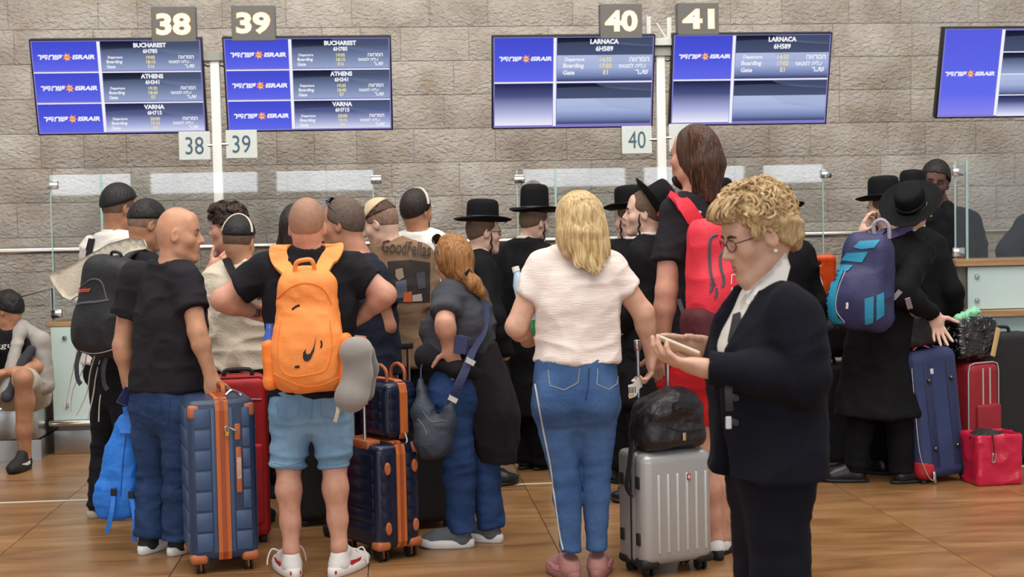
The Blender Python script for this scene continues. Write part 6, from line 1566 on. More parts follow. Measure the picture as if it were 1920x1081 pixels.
cs.tube('carry_handle', [(0.02, 0.07, Z0 + H + 0.002), (0.02, 0.08, Z0 + H + 0.045), (0.02, 0.16, Z0 + H + 0.055), (0.02, 0.24, Z0 + H + 0.045), (0.02, 0.25, Z0 + H + 0.002)], 0.011, M_tan, 8, 5)
cs.tube('handle_rings', [(0.03, 0.05, Z0 + H + 0.012), (0.055, 0.06, Z0 + H + 0.03), (0.085, 0.07, Z0 + H + 0.018), (0.10, 0.07, Z0 + H + 0.008)], 0.008, M_alu, 6, 5)
# ---- medium dark navy suitcase with drawn-out handle
g = ground(752, 1050)
cs = Case('hard_suitcase', 'medium dark navy suitcase with tan trim and raised handle beside white sneakers', g, 143)
W, D, H, Z0 = 0.235, 0.37, 0.49, 0.06
cs.box('shell', (0, D / 2, Z0 + H / 2), (W, D, H), M_navy2, 0.035, 4)
for i in range(6):
    zc_ = Z0 + 0.05 + i * (H - 0.09) / 6 + 0.033; hh = (H - 0.09) / 6 - 0.012
    for x0, x1 in ((-W / 2 + 0.02, -0.04), (0.04, W / 2 - 0.02)): cs.box('ridge_panel', ((x0 + x1) / 2, 0, zc_), (x1 - x0, 0.010, hh), M_navy2, 0.004)
    cs.box('ridge_panel', (-W / 2, D / 2, zc_), (0.010, D - 0.08, hh), M_navy2, 0.004)
for w_, dd_, m_, nm in ((0.05, 0.006, M_orz, 'zip_band'), (0.016, 0.009, MATS['zip_teeth_red'], 'zip')):
    MB().ribbon([cs.q(*a) for a in [(0.01, D * 0.9, Z0 + H + dd_ - 0.003), (0.01, 0.05, Z0 + H + dd_ - 0.003), (0.01, 0.006, Z0 + H - 0.018 + dd_), (0.01, -dd_ + 0.003, Z0 + H - 0.05), (0.01, -dd_ + 0.003, Z0 + 0.03), (0.01, 0.01, Z0 + 0.004)]], w_, 0.006, cs.M @ X_).build(nm, m_, cs.root)
for z_ in (0.10, 0.38):
    for x in (-0.068, 0.082):
        b = MB(); b.lathe([(0.016, 0), (0.016, 0.008), (0.012, 0.013), (0.001, 0.013)], cs.q(x, -0.004, Z0 + z_), cs.M @ Matrix.Rotation(math.pi / 2, 3, 'X'), 16, 1.0, 1.9); b.build('side_stud', M_tan, cs.root, True)
for x in (-1, 1):
    for y in (0.0, D): cs.box('corner_guard', (x * (W / 2 - 0.03), y + (0.03 if y == 0 else -0.03), Z0 + 0.018), (0.075, 0.075, 0.045), M_tan, 0.018, 3); cs.wheel(x * (W / 2 - 0.04), y + (0.04 if y == 0 else -0.04), 0.03, M_tan)
cs.box('corner_guard', (W / 2 - 0.02, 0.02, Z0 + H - 0.03), (0.055, 0.055, 0.06), M_tan, 0.022, 3)
cs.box('handle_well', (-W / 2 + 0.035, D * 0.52, Z0 + H - 0.006), (0.075, 0.22, 0.04), M_tan, 0.007)
ph_ = 0.49
for y in (D * 0.38, D * 0.66): cs.tube('handle_pole', [(-W / 2 + 0.022, y, Z0 + H), (-W / 2 + 0.022, y, Z0 + H + ph_)], 0.009, M_alu, 10, 1)
cs.box('handle_grip', (-W / 2 + 0.022, D * 0.52, Z0 + H + ph_), (0.03, D * 0.40, 0.028), M_tan, 0.011, 3)
cs.box('handle_bar', (-W / 2 + 0.012, D * 0.52, Z0 + H + 0.19), (0.028, D * 0.46, 0.02), M_tan, 0.006)
zc2 = Z0 + H
# ---- small train case on it
t = Case('train_case', 'small navy train case with tan handles standing on the medium suitcase', cs.q(0.055, 0.045, zc2 + 0.012), 143, 'train case')
W2, D2, H2 = 0.185, 0.27, 0.27
t.box('shell', (0, D2 / 2, H2 / 2), (W2, D2, H2), M_navy2, 0.04, 4)
for i in range(4):
    for x0, x1 in ((-W2 / 2 + 0.02, -0.035), (0.035, W2 / 2 - 0.02)): t.box('ridge_panel', ((x0 + x1) / 2, 0, 0.06 + i * 0.052), (x1 - x0, 0.010, 0.040), M_navy2, 0.004)
    t.box('ridge_panel', (-W2 / 2, D2 / 2, 0.06 + i * 0.052), (0.010, D2 - 0.08, 0.040), M_navy2, 0.004)
MB().ribbon([t.q(*a) for a in [(0.005, D2 * 0.9, H2 + 0.003), (0.005, 0.05, H2 + 0.003), (0.005, 0.008, H2 - 0.014), (0.005, -0.004, H2 - 0.05), (0.005, -0.004, 0.03), (0.005, 0.01, 0.002)]], 0.042, 0.006, t.M @ X_).build('zip_band', M_orz, t.root)
for x in (-0.045, 0.055): t.tube('carry_handle', [(x, 0.06, H2 - 0.004), (x, 0.065, H2 + 0.05), (x, 0.12, H2 + 0.075), (x, 0.175, H2 + 0.05), (x, 0.18, H2 - 0.004)], 0.0085, M_tan, 8, 6)
t.tube('padlock_chain', [(0.005, -0.012, 0.03), (0.012, -0.016, -0.005), (0.004, -0.014, -0.03)], 0.006, M_alu, 6, 4)
# ---- silver suitcase
g = ground(1276, 1078)
cs = Case('hard_suitcase', 'silver ribbed cabin suitcase carrying the black duffel bag', g, 155)
W, D, H, Z0 = 0.36, 0.24, 0.50, 0.05
cs.box('shell', (0, D / 2 + 0.04, Z0 + H / 2), (W, D - 0.08, H), M_silv_d, 0.03, 4)
fs = cs.box('front_shell', (0, 0.055, Z0 + H / 2), (W, 0.11, H), M_silverabs, 0.045, 5)
cs.box('zip_band', (0, 0.115, Z0 + H / 2), (W + 0.004, 0.026, H + 0.004), M_poly_b, 0.03, 3)
for i in range(6):
    x = -0.105 + i * 0.048
    cs.box('rib', (x, 0.002, Z0 + H / 2 - 0.02), (0.014, 0.018, H - 0.15), mat('silver_rib', '#c6c5c2', 0.3, metal=0.35), 0.0065, 3)
cs.box('emblem', (0.045, -0.006, Z0 + H - 0.115), (0.018, 0.008, 0.030), mat('red_emblem', '#b0262c', 0.35), 0.003); cs.box('emblem_mark', (0.045, -0.0105, Z0 + H - 0.115), (0.004, 0.003, 0.018), R_white, 0.0); cs.box('emblem_mark', (0.045, -0.0105, Z0 + H - 0.115), (0.012, 0.003, 0.004), R_white, 0.0)
for z_ in (0.12, 0.37):
    cs.box('side_foot', (-W / 2 - 0.002, 0.05, Z0 + z_), (0.012, 0.03, 0.055), R_blk, 0.005); cs.box('side_foot', (-W / 2 - 0.002, 0.19, Z0 + z_), (0.012, 0.03, 0.055), R_blk, 0.005)
for x in (-1, 1):
    for y in (0.05, D - 0.05): cs.box('corner_guard', (x * (W / 2 - 0.04), y, Z0 + 0.012), (0.09, 0.09, 0.045), R_blk, 0.018, 3); cs.wheel(x * (W / 2 - 0.045), y, 0.028, None, 0.026)
for x in (-0.09, 0.065):
    cs.tube('handle_pole', [(x, D - 0.05, Z0 + H), (x, D - 0.05, Z0 + H + 0.47)], 0.0095, M_alu, 10, 1)
cs.box('handle_grip', (-0.0125, D - 0.05, Z0 + H + 0.47), (0.18, 0.026, 0.026), R_blk, 0.01, 3); cs.box('handle_joint', (-0.09, D - 0.05, Z0 + H + 0.46), (0.03, 0.03, 0.05), M_alu, 0.01, 3)
silver = cs
tg = empty('luggage_tag', cs.q(-0.10, D - 0.08, Z0 + H + 0.27), 'white airline paper tag looped on the silver suitcase handle', 'tag')
b = MB(); b.ribbon(catmull([cs.q(-0.085, D - 0.075, Z0 + H + 0.30), cs.q(-0.12, D - 0.10, Z0 + H + 0.29), cs.q(-0.15, D - 0.12, Z0 + H + 0.27), cs.q(-0.185, D - 0.13, Z0 + H + 0.265)], 4), [0.05, 0.05, 0.06, 0.06], 0.0015, Z_); b.tube([cs.q(-0.09 + 0.02 * math.cos(a), D - 0.05 + 0.02 * math.sin(a), Z0 + H + 0.30) for a in np.linspace(0, 6.28, 12, False)], 0.012, 4, True)
b.build('paper_strip', mat('tag_paper', '#e8e4da', 0.7), tg); MB().box(cs.q(-0.172, D - 0.129, Z0 + H + 0.248), (0.03, 0.004, 0.008), cs.M).build('orange_stripe', mat('tag_orange', '#d99a3a', 0.7), tg)
for i in range(6): MB().box(cs.q(-0.188 + i * 0.007, D - 0.1335, Z0 + H + 0.272), (0.003 if i % 2 else 0.0015, 0.002, 0.028), cs.M).build('barcode_bar', R_blk, tg)
# ---- black duffel on the silver suitcase
fd = [folds(0.010, 9, 12, 4), folds(0.006, 22, 24, 9)]
top = cs.q(0, D / 2 - 0.02, Z0 + H)
du = empty('duffel_bag', top, 'crumpled black duffel bag lying on the silver suitcase', 'bag')
dm = mat('black_nylon', '#1d181c', 0.42, bump=0.5, bscale=45, var=0.2)
def dq(x, y, z): return top + cs.M @ Vector((x, y, z))
bd = soft('bag_body', [rb_(dq(0.0, 0.0, 0.12), (0.175, 0.12, 0.115), cs.M, 0.07, 0.03, taper=0.72), ell(dq(0.03, -0.03, 0.20), (0.12, 0.09, 0.07), cs.M, 0.05)], dm, du, 0.008, fd)
seam(bd, [(1250, 800), (1285, 808), (1332, 798)], 0.004, M_poly_b, 'zip'); seam(bd, [(1205, 830), (1215, 790), (1235, 762)], 0.003, M_poly_b, 'seam')
MB().ribbon(catmull([onto(bd, 1262, 768) or dq(-0.05, -0.11, 0.2), dq(-0.03, -0.15, 0.215), dq(0.04, -0.155, 0.205), onto(bd, 1305, 760) or dq(0.06, -0.1, 0.2)], 5), 0.03, 0.006, Z_).build('carry_handle', M_poly_b, du)
w = onto(bd, 1282, 818, 0.008)
if w: MB().box(w, (0.016, 0.008, 0.036), cs.M, 0.004).build('zip_pull', metalm('pale_gold', '#d8c79a', 0.35), du)
MB().ribbon(catmull([dq(-0.19, -0.02, 0.05), dq(-0.215, -0.04, -0.05), dq(-0.225, -0.03, -0.14), dq(-0.20, -0.02, -0.19)], 5), 0.035, 0.005, cs.M @ Y_).build('shoulder_strap', M_poly_b, du)

# ---- soft suitcases: builder
def softcase(name, label, g, head, W, D, H, m, Z0=0.03, lean=0.0, side=0.0, rnd=0.035, cat='suitcase', wheels=True, trim=None, pocket=None, handle=True, fold=0.003):
    cs = Case(name, label, g, head, cat, lean, side)
    b = soft('body', [rb_(cs.q(0, D / 2, Z0 + H / 2), (W / 2, D / 2, H / 2), cs.M, rnd, 0.02)], m, cs.root, 0.011, folds(fold, 5, 5, 3, False), 1)
    if pocket:
        x0, x1, z0, z1, pm = pocket; cs.box('front_pocket', ((x0 + x1) / 2, -0.006, (z0 + z1) / 2), (x1 - x0, 0.04, z1 - z0), pm, 0.016, 3)
    if trim:
        for y in (0.02, D - 0.02):
            hw, hz = W / 2 - rnd * 0.55, H / 2 - rnd * 0.55
            cs.tube('piping', [(-W / 2 + rnd, y, Z0 + H + 0.001), (W / 2 - rnd, y, Z0 + H + 0.001), (W / 2 - 0.01, y, Z0 + H - 0.01), (W / 2 + 0.001, y, Z0 + H - rnd), (W / 2 + 0.001, y, Z0 + rnd), (W / 2 - 0.01, y, Z0 + 0.01), (-W / 2 + 0.01, y, Z0 + 0.01), (-W / 2 - 0.001, y, Z0 + rnd), (-W / 2 - 0.001, y, Z0 + H - rnd), (-W / 2 + 0.01, y, Z0 + H - 0.01)], 0.004, trim, 6, 1, None, True)
    if wheels:
        for x in (-W / 2 + 0.03, W / 2 - 0.03): cs.wheel(x, D - 0.04, 0.03); cs.box('foot', (x, 0.03, 0.016), (0.03, 0.03, 0.034), R_blk, 0.006)
    if handle: cs.tube('carry_handle', [(-0.07, D / 2, Z0 + H - 0.002), (-0.055, D / 2, Z0 + H + 0.03), (0.055, D / 2, Z0 + H + 0.03), (0.07, D / 2, Z0 + H - 0.002)], 0.011, M_poly_b, 8, 4)
    return cs
M_redsoft = mat('red_nylon_case', '#b3191f', 0.6, bump=0.25, bscale=160, var=0.08); M_redd = mat('dark_red_shell', '#7c2a20', 0.4, var=0.1); M_redq = mat('crimson_nylon_case', '#961a26', 0.6, bump=0.25, bscale=160, var=0.08)
M_navysoft = mat('navy_nylon_duffel', '#2c3a63', 0.65, bump=0.3, bscale=160, var=0.1); M_redtrim = mat('red_nylon_trim', '#b3202c', 0.6); M_pip = mat('grey_piping', '#b9b4b0', 0.5)
c = softcase('soft_suitcase', 'red soft suitcase standing behind the big navy suitcase', ground(456, 1020), 168, 0.27, 0.22, 0.80, M_redsoft, trim=mat('deep_red_piping', '#7d0f14', 0.5), pocket=(-0.11, 0.11, 0.10, 0.50, M_redsoft))
c.tube('zip', [(-0.11, -0.002, 0.72), (0.0, -0.004, 0.725), (0.11, -0.002, 0.72)], 0.004, M_alu, 6)
c = softcase('soft_suitcase', 'dark red suitcase glimpsed between the legs of the bald man', ground(322, 962), 175, 0.30, 0.30, 0.34, M_redd, rnd=0.03)
softcase('soft_suitcase', 'black suitcase behind the bare legs of the man in shorts', ground(606, 986), 165, 0.24, 0.40, 0.62, M_poly_b)
c = softcase('soft_suitcase', 'black suitcase with raised handle between navy suitcase and red-haired woman', ground(800, 992), 165, 0.28, 0.36, 0.56, M_poly_b)
for x in (-0.085, -0.02): c.tube('handle_pole', [(x, 0.30, 0.58), (x, 0.30, 0.92)], 0.009, M_alu, 8, 1)
c.box('handle_grip', (-0.05, 0.30, 0.93), (0.12, 0.03, 0.04), R_blk, 0.012, 3)
# navy duffel case with red corners, leaning
g = ground(1775, 905)
c = softcase('wheeled_duffel', 'tall navy wheeled duffel with red corners leaning beside the black coat', g, 163, 0.33, 0.34, 0.76, M_navysoft, Z0=0.03, lean=-0.03, side=-0.085, rnd=0.06, cat='suitcase', handle=False)
for x in (-0.055, 0.095): c.box('ribbed_band', (x, -0.001, 0.41), (0.05, 0.006, 0.62), mat('navy_band', '#222c50', 0.6), 0.002); [c.box('stud_base', (x, -0.004, z_), (0.022, 0.006, 0.022), R_blk, 0.003) for z_ in (0.21, 0.61)]; [MB().lathe([(0.014, 0), (0.014, 0.008), (0.009, 0.014), (0.001, 0.015)], c.q(x, -0.006, z_), c.M @ Matrix.Rotation(math.pi / 2, 3, 'X'), 14).build('stud', metalm('gunmetal', '#55565c', 0.2), c.root, True) for z_ in (0.21, 0.61)]
soft('red_corner', [rb_(c.q(0, 0.17, 0.41), (0.169, 0.174, 0.384), c.M, 0.06, 0.0), plane_cut(c.q(-0.06, 0, 0.12), c.M @ Vector((0.25, 0, 1))), plane_cut(c.q(-0.07, 0, 0), c.M @ X_)], M_redtrim, c.root, 0.009); c.box('red_panel', (-0.164, 0.15, 0.56), (0.012, 0.2, 0.10), M_redtrim, 0.004)
c.tube('side_zip', [(-0.158, 0.0, 0.70), (-0.162, -0.001, 0.5), (-0.160, 0.0, 0.2), (-0.12, -0.004, 0.06), (-0.09, -0.01, 0.03)], 0.004, M_alu, 6); c.box('wheel_block', (0.14, 0.02, 0.06), (0.05, 0.07, 0.11), R_blk, 0.02, 3)
c.box('zip_pull', (-0.085, -0.014, 0.05), (0.018, 0.01, 0.07), M_alu, 0.004); c.box('brand_tag', (-0.03, -0.006, 0.665), (0.022, 0.006, 0.032), mat('white_tag', '#d0d0d4', 0.5), 0.003)
MB().ribbon(catmull([c.q(-0.10, 0.06, 0.795), c.q(-0.06, 0.05, 0.82), c.q(0.0, 0.05, 0.80)], 4), 0.02, 0.006, Y_).build('pink_ribbon', mat('pink_ribbon', '#e0626e', 0.7), c.root)
nd = c
# crimson case
c = softcase('soft_suitcase', 'crimson suitcase with grey piping behind the red shopping bag', ground(1850, 886), 150, 0.26, 0.40, 0.62, M_redq, Z0=0.05, rnd=0.05, trim=M_pip, pocket=(-0.09, 0.11, 0.10, 0.42, M_redq))
for x in (-0.03, 0.03): c.tube('piping', [(x, -0.002, 0.64), (x, -0.003, 0.4), (x, -0.002, 0.1)], 0.005, M_pip, 6, 2)
MB().lathe([(0.014, 0), (0.014, 0.006), (0.001, 0.008)], c.q(-0.134, 0.2, 0.46), c.M @ Matrix.Rotation(-math.pi / 2, 3, 'Y'), 14).build('rivet', M_alu, c.root, True)
cq = c
# bag in clear film on the crimson case
b0 = cq.q(-0.02, 0.2, 0.69)
r = empty('wrapped_hat_box', b0, 'black hat box wrapped in shiny clear film on the crimson suitcase', 'box')
bx = soft('box', [rb_(b0 + Z_ * 0.125, (0.16, 0.17, 0.12), cq.M, 0.04, 0.02)], mat('black_vinyl', '#121113', 0.3, bump=0.3, bscale=30), r, 0.009, folds(0.006, 10, 10, 5))
fm = glass_material('crinkled_film', (0.95, 0.95, 0.96), 1.4)
_n = fm.node_tree; _nz = _n.nodes.new('ShaderNodeTexNoise'); _nz.inputs['Scale'].default_value = 9; _bp = _n.nodes.new('ShaderNodeBump'); _bp.inputs['Strength'].default_value = 1.0; _bp.inputs['Distance'].default_value = 0.05
_n.links.new(_nz.outputs['Fac'], _bp.inputs['Height']); [_n.links.new(_bp.outputs[0], q.inputs['Normal']) for q in _n.nodes if q.type == 'BSDF_GLOSSY']
soft('clear_film', [rb_(b0 + Z_ * 0.125, (0.168, 0.178, 0.128), cq.M, 0.05, 0.02)], fm, r, 0.011, folds(0.010, 14, 14, 6))
MB().box(b0 + cq.M @ Vector((0.12, -0.185, 0.10)), (0.035, 0.012, 0.18), cq.M @ Matrix.Rotation(0.3, 3, 'Y'), 0.004).build('cardboard_edge', mat('cardboard', '#c8a676', 0.8), r)
soft('green_ribbon', [cap(b0 + cq.M @ Vector((-0.13, -0.12, 0.255)), b0 + cq.M @ Vector((0.04, -0.1, 0.29)), 0.02, 0.03, 0.02)], mat('mint_ribbon', '#8fd0a8', 0.7), r, 0.008, folds(0.012, 30, 30, 2))
# red shopping bag
g = ground(1876, 910)
c = Case('shopping_bag', 'glossy red woven shopping bag on the floor at far right', g, 170, 'bag')
rm = mat('glossy_red_polypropylene', '#c31f40', 0.22, bump=0.6, bscale=14, var=0.06)
soft('bag_body', [rb_(c.q(0, 0.11, 0.15), (0.135, 0.11, 0.15), c.M, 0.018, 0.02, taper=1.08), rb_(c.q(0, 0.11, 0.29), (0.125, 0.098, 0.03), c.M, 0.01, 0.005, 'sub')], rm, c.root, 0.008, folds(0.010, 9, 9, 3))
soft('contents', [ell(c.q(-0.03, 0.1, 0.27), (0.11, 0.09, 0.045), c.M, 0.02)], M_poly_b, c.root, 0.009, folds(0.012, 16, 16, 3))
c.tube('carabiner', [(-0.05, -0.012, 0.19), (-0.06, -0.012, 0.15), (-0.045, -0.012, 0.14), (-0.035, -0.012, 0.18)], 0.004, M_alu, 6, 4, None, True); c.tube('cord', [(-0.05, 0.0, 0.30), (-0.048, -0.012, 0.25), (-0.045, -0.014, 0.19)], 0.004, M_poly_b, 6)
# big black cases at the right edge
c = softcase('soft_suitcase', 'big black suitcase standing behind the wrapped hat box', ground(1892, 874), 165, 0.42, 0.20, 0.80, M_poly_b, rnd=0.04)
c = softcase('soft_suitcase', 'black suitcase cut by the right edge of the photo', ground(1965, 866), 170, 0.40, 0.20, 0.76, M_poly_b, rnd=0.05)
# black handbag on the navy duffel
b0 = nd.q(-0.05, 0.12, 0.80)
r = empty('handbag', b0, 'soft black handbag standing on the navy wheeled duffel', 'bag'); soft('bag_body', [rb_(b0 + Z_ * 0.10, (0.13, 0.09, 0.10), nd.M, 0.05, 0.02, taper=0.8)], dm, r, 0.009, folds(0.010, 10, 12, 3))
MB().tube(catmull([b0 + nd.M @ Vector((0.02, -0.08, 0.16)), b0 + nd.M @ Vector((0.05, -0.10, 0.24)), b0 + nd.M @ Vector((0.09, -0.09, 0.16)), b0 + nd.M @ Vector((0.10, -0.10, 0.06))], 5), 0.007, 6).build('handle', M_poly_b, r, True)
# stack of black luggage behind the phone woman, with orange carrier bag
c = softcase('soft_suitcase', 'lower black suitcase in the shadow left of the long coat', ground(1562, 878), 170, 0.36, 0.26, 0.62, M_poly_b)
zt_ = 0.66
c2 = softcase('duffel_bag', 'black travel bag lying on the black suitcase left of the long coat', c.q(0, 0.0, zt_ + 0.03), 170, 0.40, 0.26, 0.24, dm, Z0=0.0, rnd=0.07, cat='bag', wheels=False, handle=False, fold=0.01)
b0 = c2.q(-0.07, 0.14, 0.24)
r = empty('carrier_bag', b0, 'orange plastic carrier bag with printed white circle on the dark luggage', 'bag')
om = mat('orange_polythene', '#cf4a1e', 0.35, bump=0.3, bscale=18)
d0 = gdepth(1562, 878) + 0.15
cb_ = soft('bag_body', [rb_(P(1532, 516, d0) - Z_ * 0.07, (0.115, 0.05, 0.20), c.M, 0.03, 0.02), cap(P(1520, 494, d0 - 0.3), P(1538, 494, d0 - 0.3), 0.012, 0.012, 0.004, 'sub'), cap(P(1519, 494, d0 - 0.05), P(1537, 494, d0 - 0.05), 0.012, 0.012, 0.004, 'sub')], om, r, 0.006, folds(0.006, 10, 10, 2))
seam(cb_, [(1516, 494), (1528, 493), (1540, 494)], 0.006, mat('orange_grip_dark', '#5c2412', 0.5), 'grip_hole')
patch(cb_, [(1514, 520), (1520, 509), (1531, 509), (1538, 517), (1543, 532), (1541, 546), (1514, 546)], mat('bag_white_print', '#e2ddd4', 0.5), 'printed_circle'); patch(cb_, [(1516, 521), (1521, 513), (1529, 513), (1533, 521), (1535, 536), (1516, 538)], mat('bag_brown_print', '#4a2018', 0.5), 'printed_badge', 0.004)
lettering(cb_, heb('לי'), 1525, 518, 12, 8, MATS['bag_white_print'], bold=0.02, lift=0.006); lettering(cb_, heb('בר'), 1526, 530, 14, 9, MATS['bag_white_print'], bold=0.02, lift=0.006)
# ================================================================== bags worn or carried, small things
def part(p, nm):
    for c in p.root.children:
        if c.name.split('.')[0] == nm: return c
def sheet(name, poly, dfn, th, m, parent, disp=None, label=None):
    """cloth piece: pixel outline at its own distance, with thickness"""
    bm = bmesh.new(); f = bm.faces.new([bm.verts.new((a, b, 0)) for a, b in poly]); bmesh.ops.triangulate(bm, faces=[f])
    for _ in range(4):
        lg = [e for e in bm.edges if e.calc_length() > 14]
        if not lg: break
        bmesh.ops.subdivide_edges(bm, edges=lg, cuts=1); bmesh.ops.triangulate(bm, faces=bm.faces[:])
    bm.verts.index_update(); V0 = [(v.co.x, v.co.y) for v in bm.verts]; F0 = [tuple(v.index for v in f.verts) for f in bm.faces]
    bed = [tuple(v.index for v in e.verts) for e in bm.edges if len(e.link_faces) == 1]; bm.free()
    rr = random.Random(len(poly)); n = len(V0)
    front = [P(a, b, dfn(a, b) + (disp * math.sin(a * 0.16 + b * 0.05) if disp else 0)) for a, b in V0]; back = [v + CF * th for v in front]
    F = [f for f in F0] + [tuple(i + n for i in f[::-1]) for f in F0] + [(a, b, b + n, a + n) for a, b in bed]
    o = obj(name, front + back, F, m, parent, True, label); return o
# ---- orange backpack -----------------------------------------------------------
O_m = mat('neon_orange_nylon', '#fb9446', 0.6, bump=0.25, bscale=110, var=0.05); O_d = mat('orange_nylon_shade', '#f3832f', 0.65, bump=0.25, bscale=110)
dpk = orange.d - 0.32
c = Case('backpack', 'neon orange backpack with black swoosh worn by the man in shorts', P(574, 738, dpk), 180, 'backpack')
D = 0.19
bp = soft('main_bag', [rb_(c.q(0, D / 2 + 0.01, 0.255), (0.168, D / 2, 0.255), c.M, 0.08, 0.03, taper=0.70), ell(c.q(0, 0.05, 0.19), (0.145, 0.075, 0.18), c.M, 0.05), ell(c.q(0, 0.10, 0.47), (0.115, 0.09, 0.075), c.M, 0.05)], O_m, c.root, 0.0085, [folds(0.006, 9, 9, 5), folds(0.004, 20, 16, 8)])
soft('side_pocket', [rb_(c.q(-0.165, D / 2, 0.12), (0.028, 0.07, 0.11), c.M, 0.025, 0.02)], O_d, c.root, 0.008, folds(0.005, 14, 14, 4))
soft('side_pocket', [rb_(c.q(0.160, D / 2, 0.13), (0.026, 0.07, 0.12), c.M, 0.025, 0.02)], O_d, c.root, 0.008, folds(0.005, 14, 14, 6))
seam(bp, [(527, 600), (521, 650), (527, 690), (548, 705), (590, 700), (612, 690), (622, 650), (618, 600)], 0.0028, O_d, 'pocket_seam'); seam(bp, [(520, 560), (545, 538), (575, 530), (605, 540), (622, 570)], 0.004, O_d, 'flap_seam'); seam(bp, [(513, 700), (560, 722), (600, 722), (640, 705)], 0.003, O_d, 'base_seam')
M_print_b = mat('black_print', '#1a1614', 0.6)
patch(bp, [(593, 629), (588, 650), (582, 662), (576, 664), (573, 660), (574, 653), (569, 660), (568, 669), (571, 676), (577, 677), (583, 672), (589, 658)], M_print_b, 'swoosh_logo', 0.004)
patch(bp, [(553, 685), (562, 684), (562, 689), (553, 690)], M_print_b, 'small_label', 0.004); seam(bp, [(602, 638), (603, 646), (601, 652)], 0.004, M_print_b, 'pull_tab'); seam(bp, [(548, 580), (556, 574), (562, 572)], 0.005, M_print_b, 'zip_pull')
c.tube('loop_handle', [(-0.045, 0.06, 0.50), (-0.035, 0.04, 0.56), (0.0, 0.035, 0.575), (0.035, 0.04, 0.57), (0.045, 0.06, 0.515)], 0.010, O_m, 8, 6)
sh = part(orange, 'polo_shirt')
for pts in ([(545, 528), (533, 500), (524, 478), (528, 466)], [(600, 525), (612, 495), (622, 478), (624, 464)]):
    a = c.q(-0.055 if pts[0][0] < 575 else 0.055, 0.10, 0.50)
    q = [a] + [w for w in (onto(sh, x, y, 0.012) for x, y in pts[1:]) if w is not None]
    s0 = orange.j['shL'] if pts[0][0] < 575 else orange.j['shR']; nk = orange.j['neck']
    over = nk.lerp(s0, 0.42) + Z_ * 0.055; q += [over, over + orange.f * 0.10 - Z_ * 0.05, over + orange.f * 0.14 - Z_ * 0.2]
    MB().ribbon(catmull(q, 6), [0.06, 0.078, 0.08, 0.075, 0.06], 0.014, CAMRT).build('shoulder_strap', O_m, c.root, True)
MB().lathe([(0.028, 0), (0.03, 0.01), (0.03, 0.13), (0.018, 0.16), (0.017, 0.19)], c.q(-0.165, D / 2, 0.11), c.M, 14).build('water_bottle', mat('blue_bottle', '#3b62b8', 0.2), c.root, True)
# ---- grey neck pillow ------------------------------------------------------------
gp = empty('neck_pillow', P(668, 765, dpk + 0.02), 'grey memory-foam neck pillow hanging from the orange backpack', 'pillow')
gm = mat('grey_velour', '#8d8782', 0.9, sheen=0.3, bump=0.2, bscale=120, var=0.06)
soft('pillow', [cap(P(662, 660, dpk), P(676, 654, dpk + 0.04), 0.052, 0.05, 0.04, squash=(CF, 0.8)), cap(P(668, 660, dpk), P(672, 700, dpk + 0.02), 0.062, 0.056, 0.04, squash=(CF, 0.8)), cap(P(670, 700, dpk + 0.02), P(660, 742, dpk), 0.058, 0.066, 0.04, squash=(CF, 0.8)), cap(P(655, 744, dpk), P(670, 736, dpk + 0.04), 0.055, 0.05, 0.04)], gm, gp, 0.008, None, 2)
soft('pillow_side', [cap(P(686, 660, dpk + 0.07), P(692, 690, dpk + 0.09), 0.04, 0.038, 0.03), cap(P(692, 690, dpk + 0.09), P(684, 735, dpk + 0.07), 0.036, 0.042, 0.03)], mat('dark_grey_velour', '#6b6764', 0.9, sheen=0.3), gp, 0.008)
MB().ribbon(catmull([P(634, 762, dpk), P(633, 772, dpk - 0.01), P(628, 790, dpk)], 4), 0.016, 0.003, CAMRT).build('cord', mat('beige_cord', '#c9bda8', 0.8), gp)
# ---- black backpack ----------------------------------------------------------------
c = Case('backpack', 'black backpack with small orange lettering worn at far left', P(174, 668, bpman.d - 0.34), 200, 'backpack', 0.0, 0.15)
B_m = mat('black_backpack_nylon', '#1c1b1f', 0.6, bump=0.3, bscale=120, var=0.15); B_g = mat('grey_piping_nylon', '#5d5a60', 0.6)
D = 0.20
bk = soft('main_bag', [rb_(c.q(0, D / 2, 0.26), (0.182, D / 2, 0.265), c.M, 0.09, 0.03, taper=0.84), ell(c.q(-0.02, 0.04, 0.16), (0.15, 0.075, 0.16), c.M, 0.05)], B_m, c.root, 0.009, folds(0.008, 8, 9, 5))
seam(bk, [(132, 575), (155, 568), (180, 566), (205, 562)], 0.006, B_g, 'zip'); seam(bk, [(140, 655), (175, 662), (210, 655), (235, 640)], 0.003, mat('pale_piping', '#a9a6a6', 0.5), 'piping'); seam(bk, [(150, 540), (170, 524), (190, 528), (200, 560)], 0.004, B_g, 'pocket_zip')
lettering(bk, 'Outdoor', 158, 543, 26, 9, mat('orange_lettering', '#d9512a', 0.6), 'lettering', -0.05, 0.03, 0.3, 0.006)
c.tube('loop_handle', [(-0.03, 0.12, 0.51), (-0.02, 0.11, 0.545), (0.03, 0.11, 0.545), (0.04, 0.12, 0.51)], 0.008, B_m, 8, 4)
for xx in (-0.12, 0.05): MB().ribbon(catmull([c.q(xx, 0.06, 0.02), c.q(xx - 0.005, 0.04, -0.06), c.q(xx + 0.0, 0.05, -0.14), c.q(xx + 0.025, 0.05, -0.17)], 4), 0.026, 0.004, c.M @ X_).build('loose_strap', mat('strap_grey', '#3b3b42', 0.7), c.root)
sh = part(bpman, 't_shirt'); nk = bpman.j['neck']
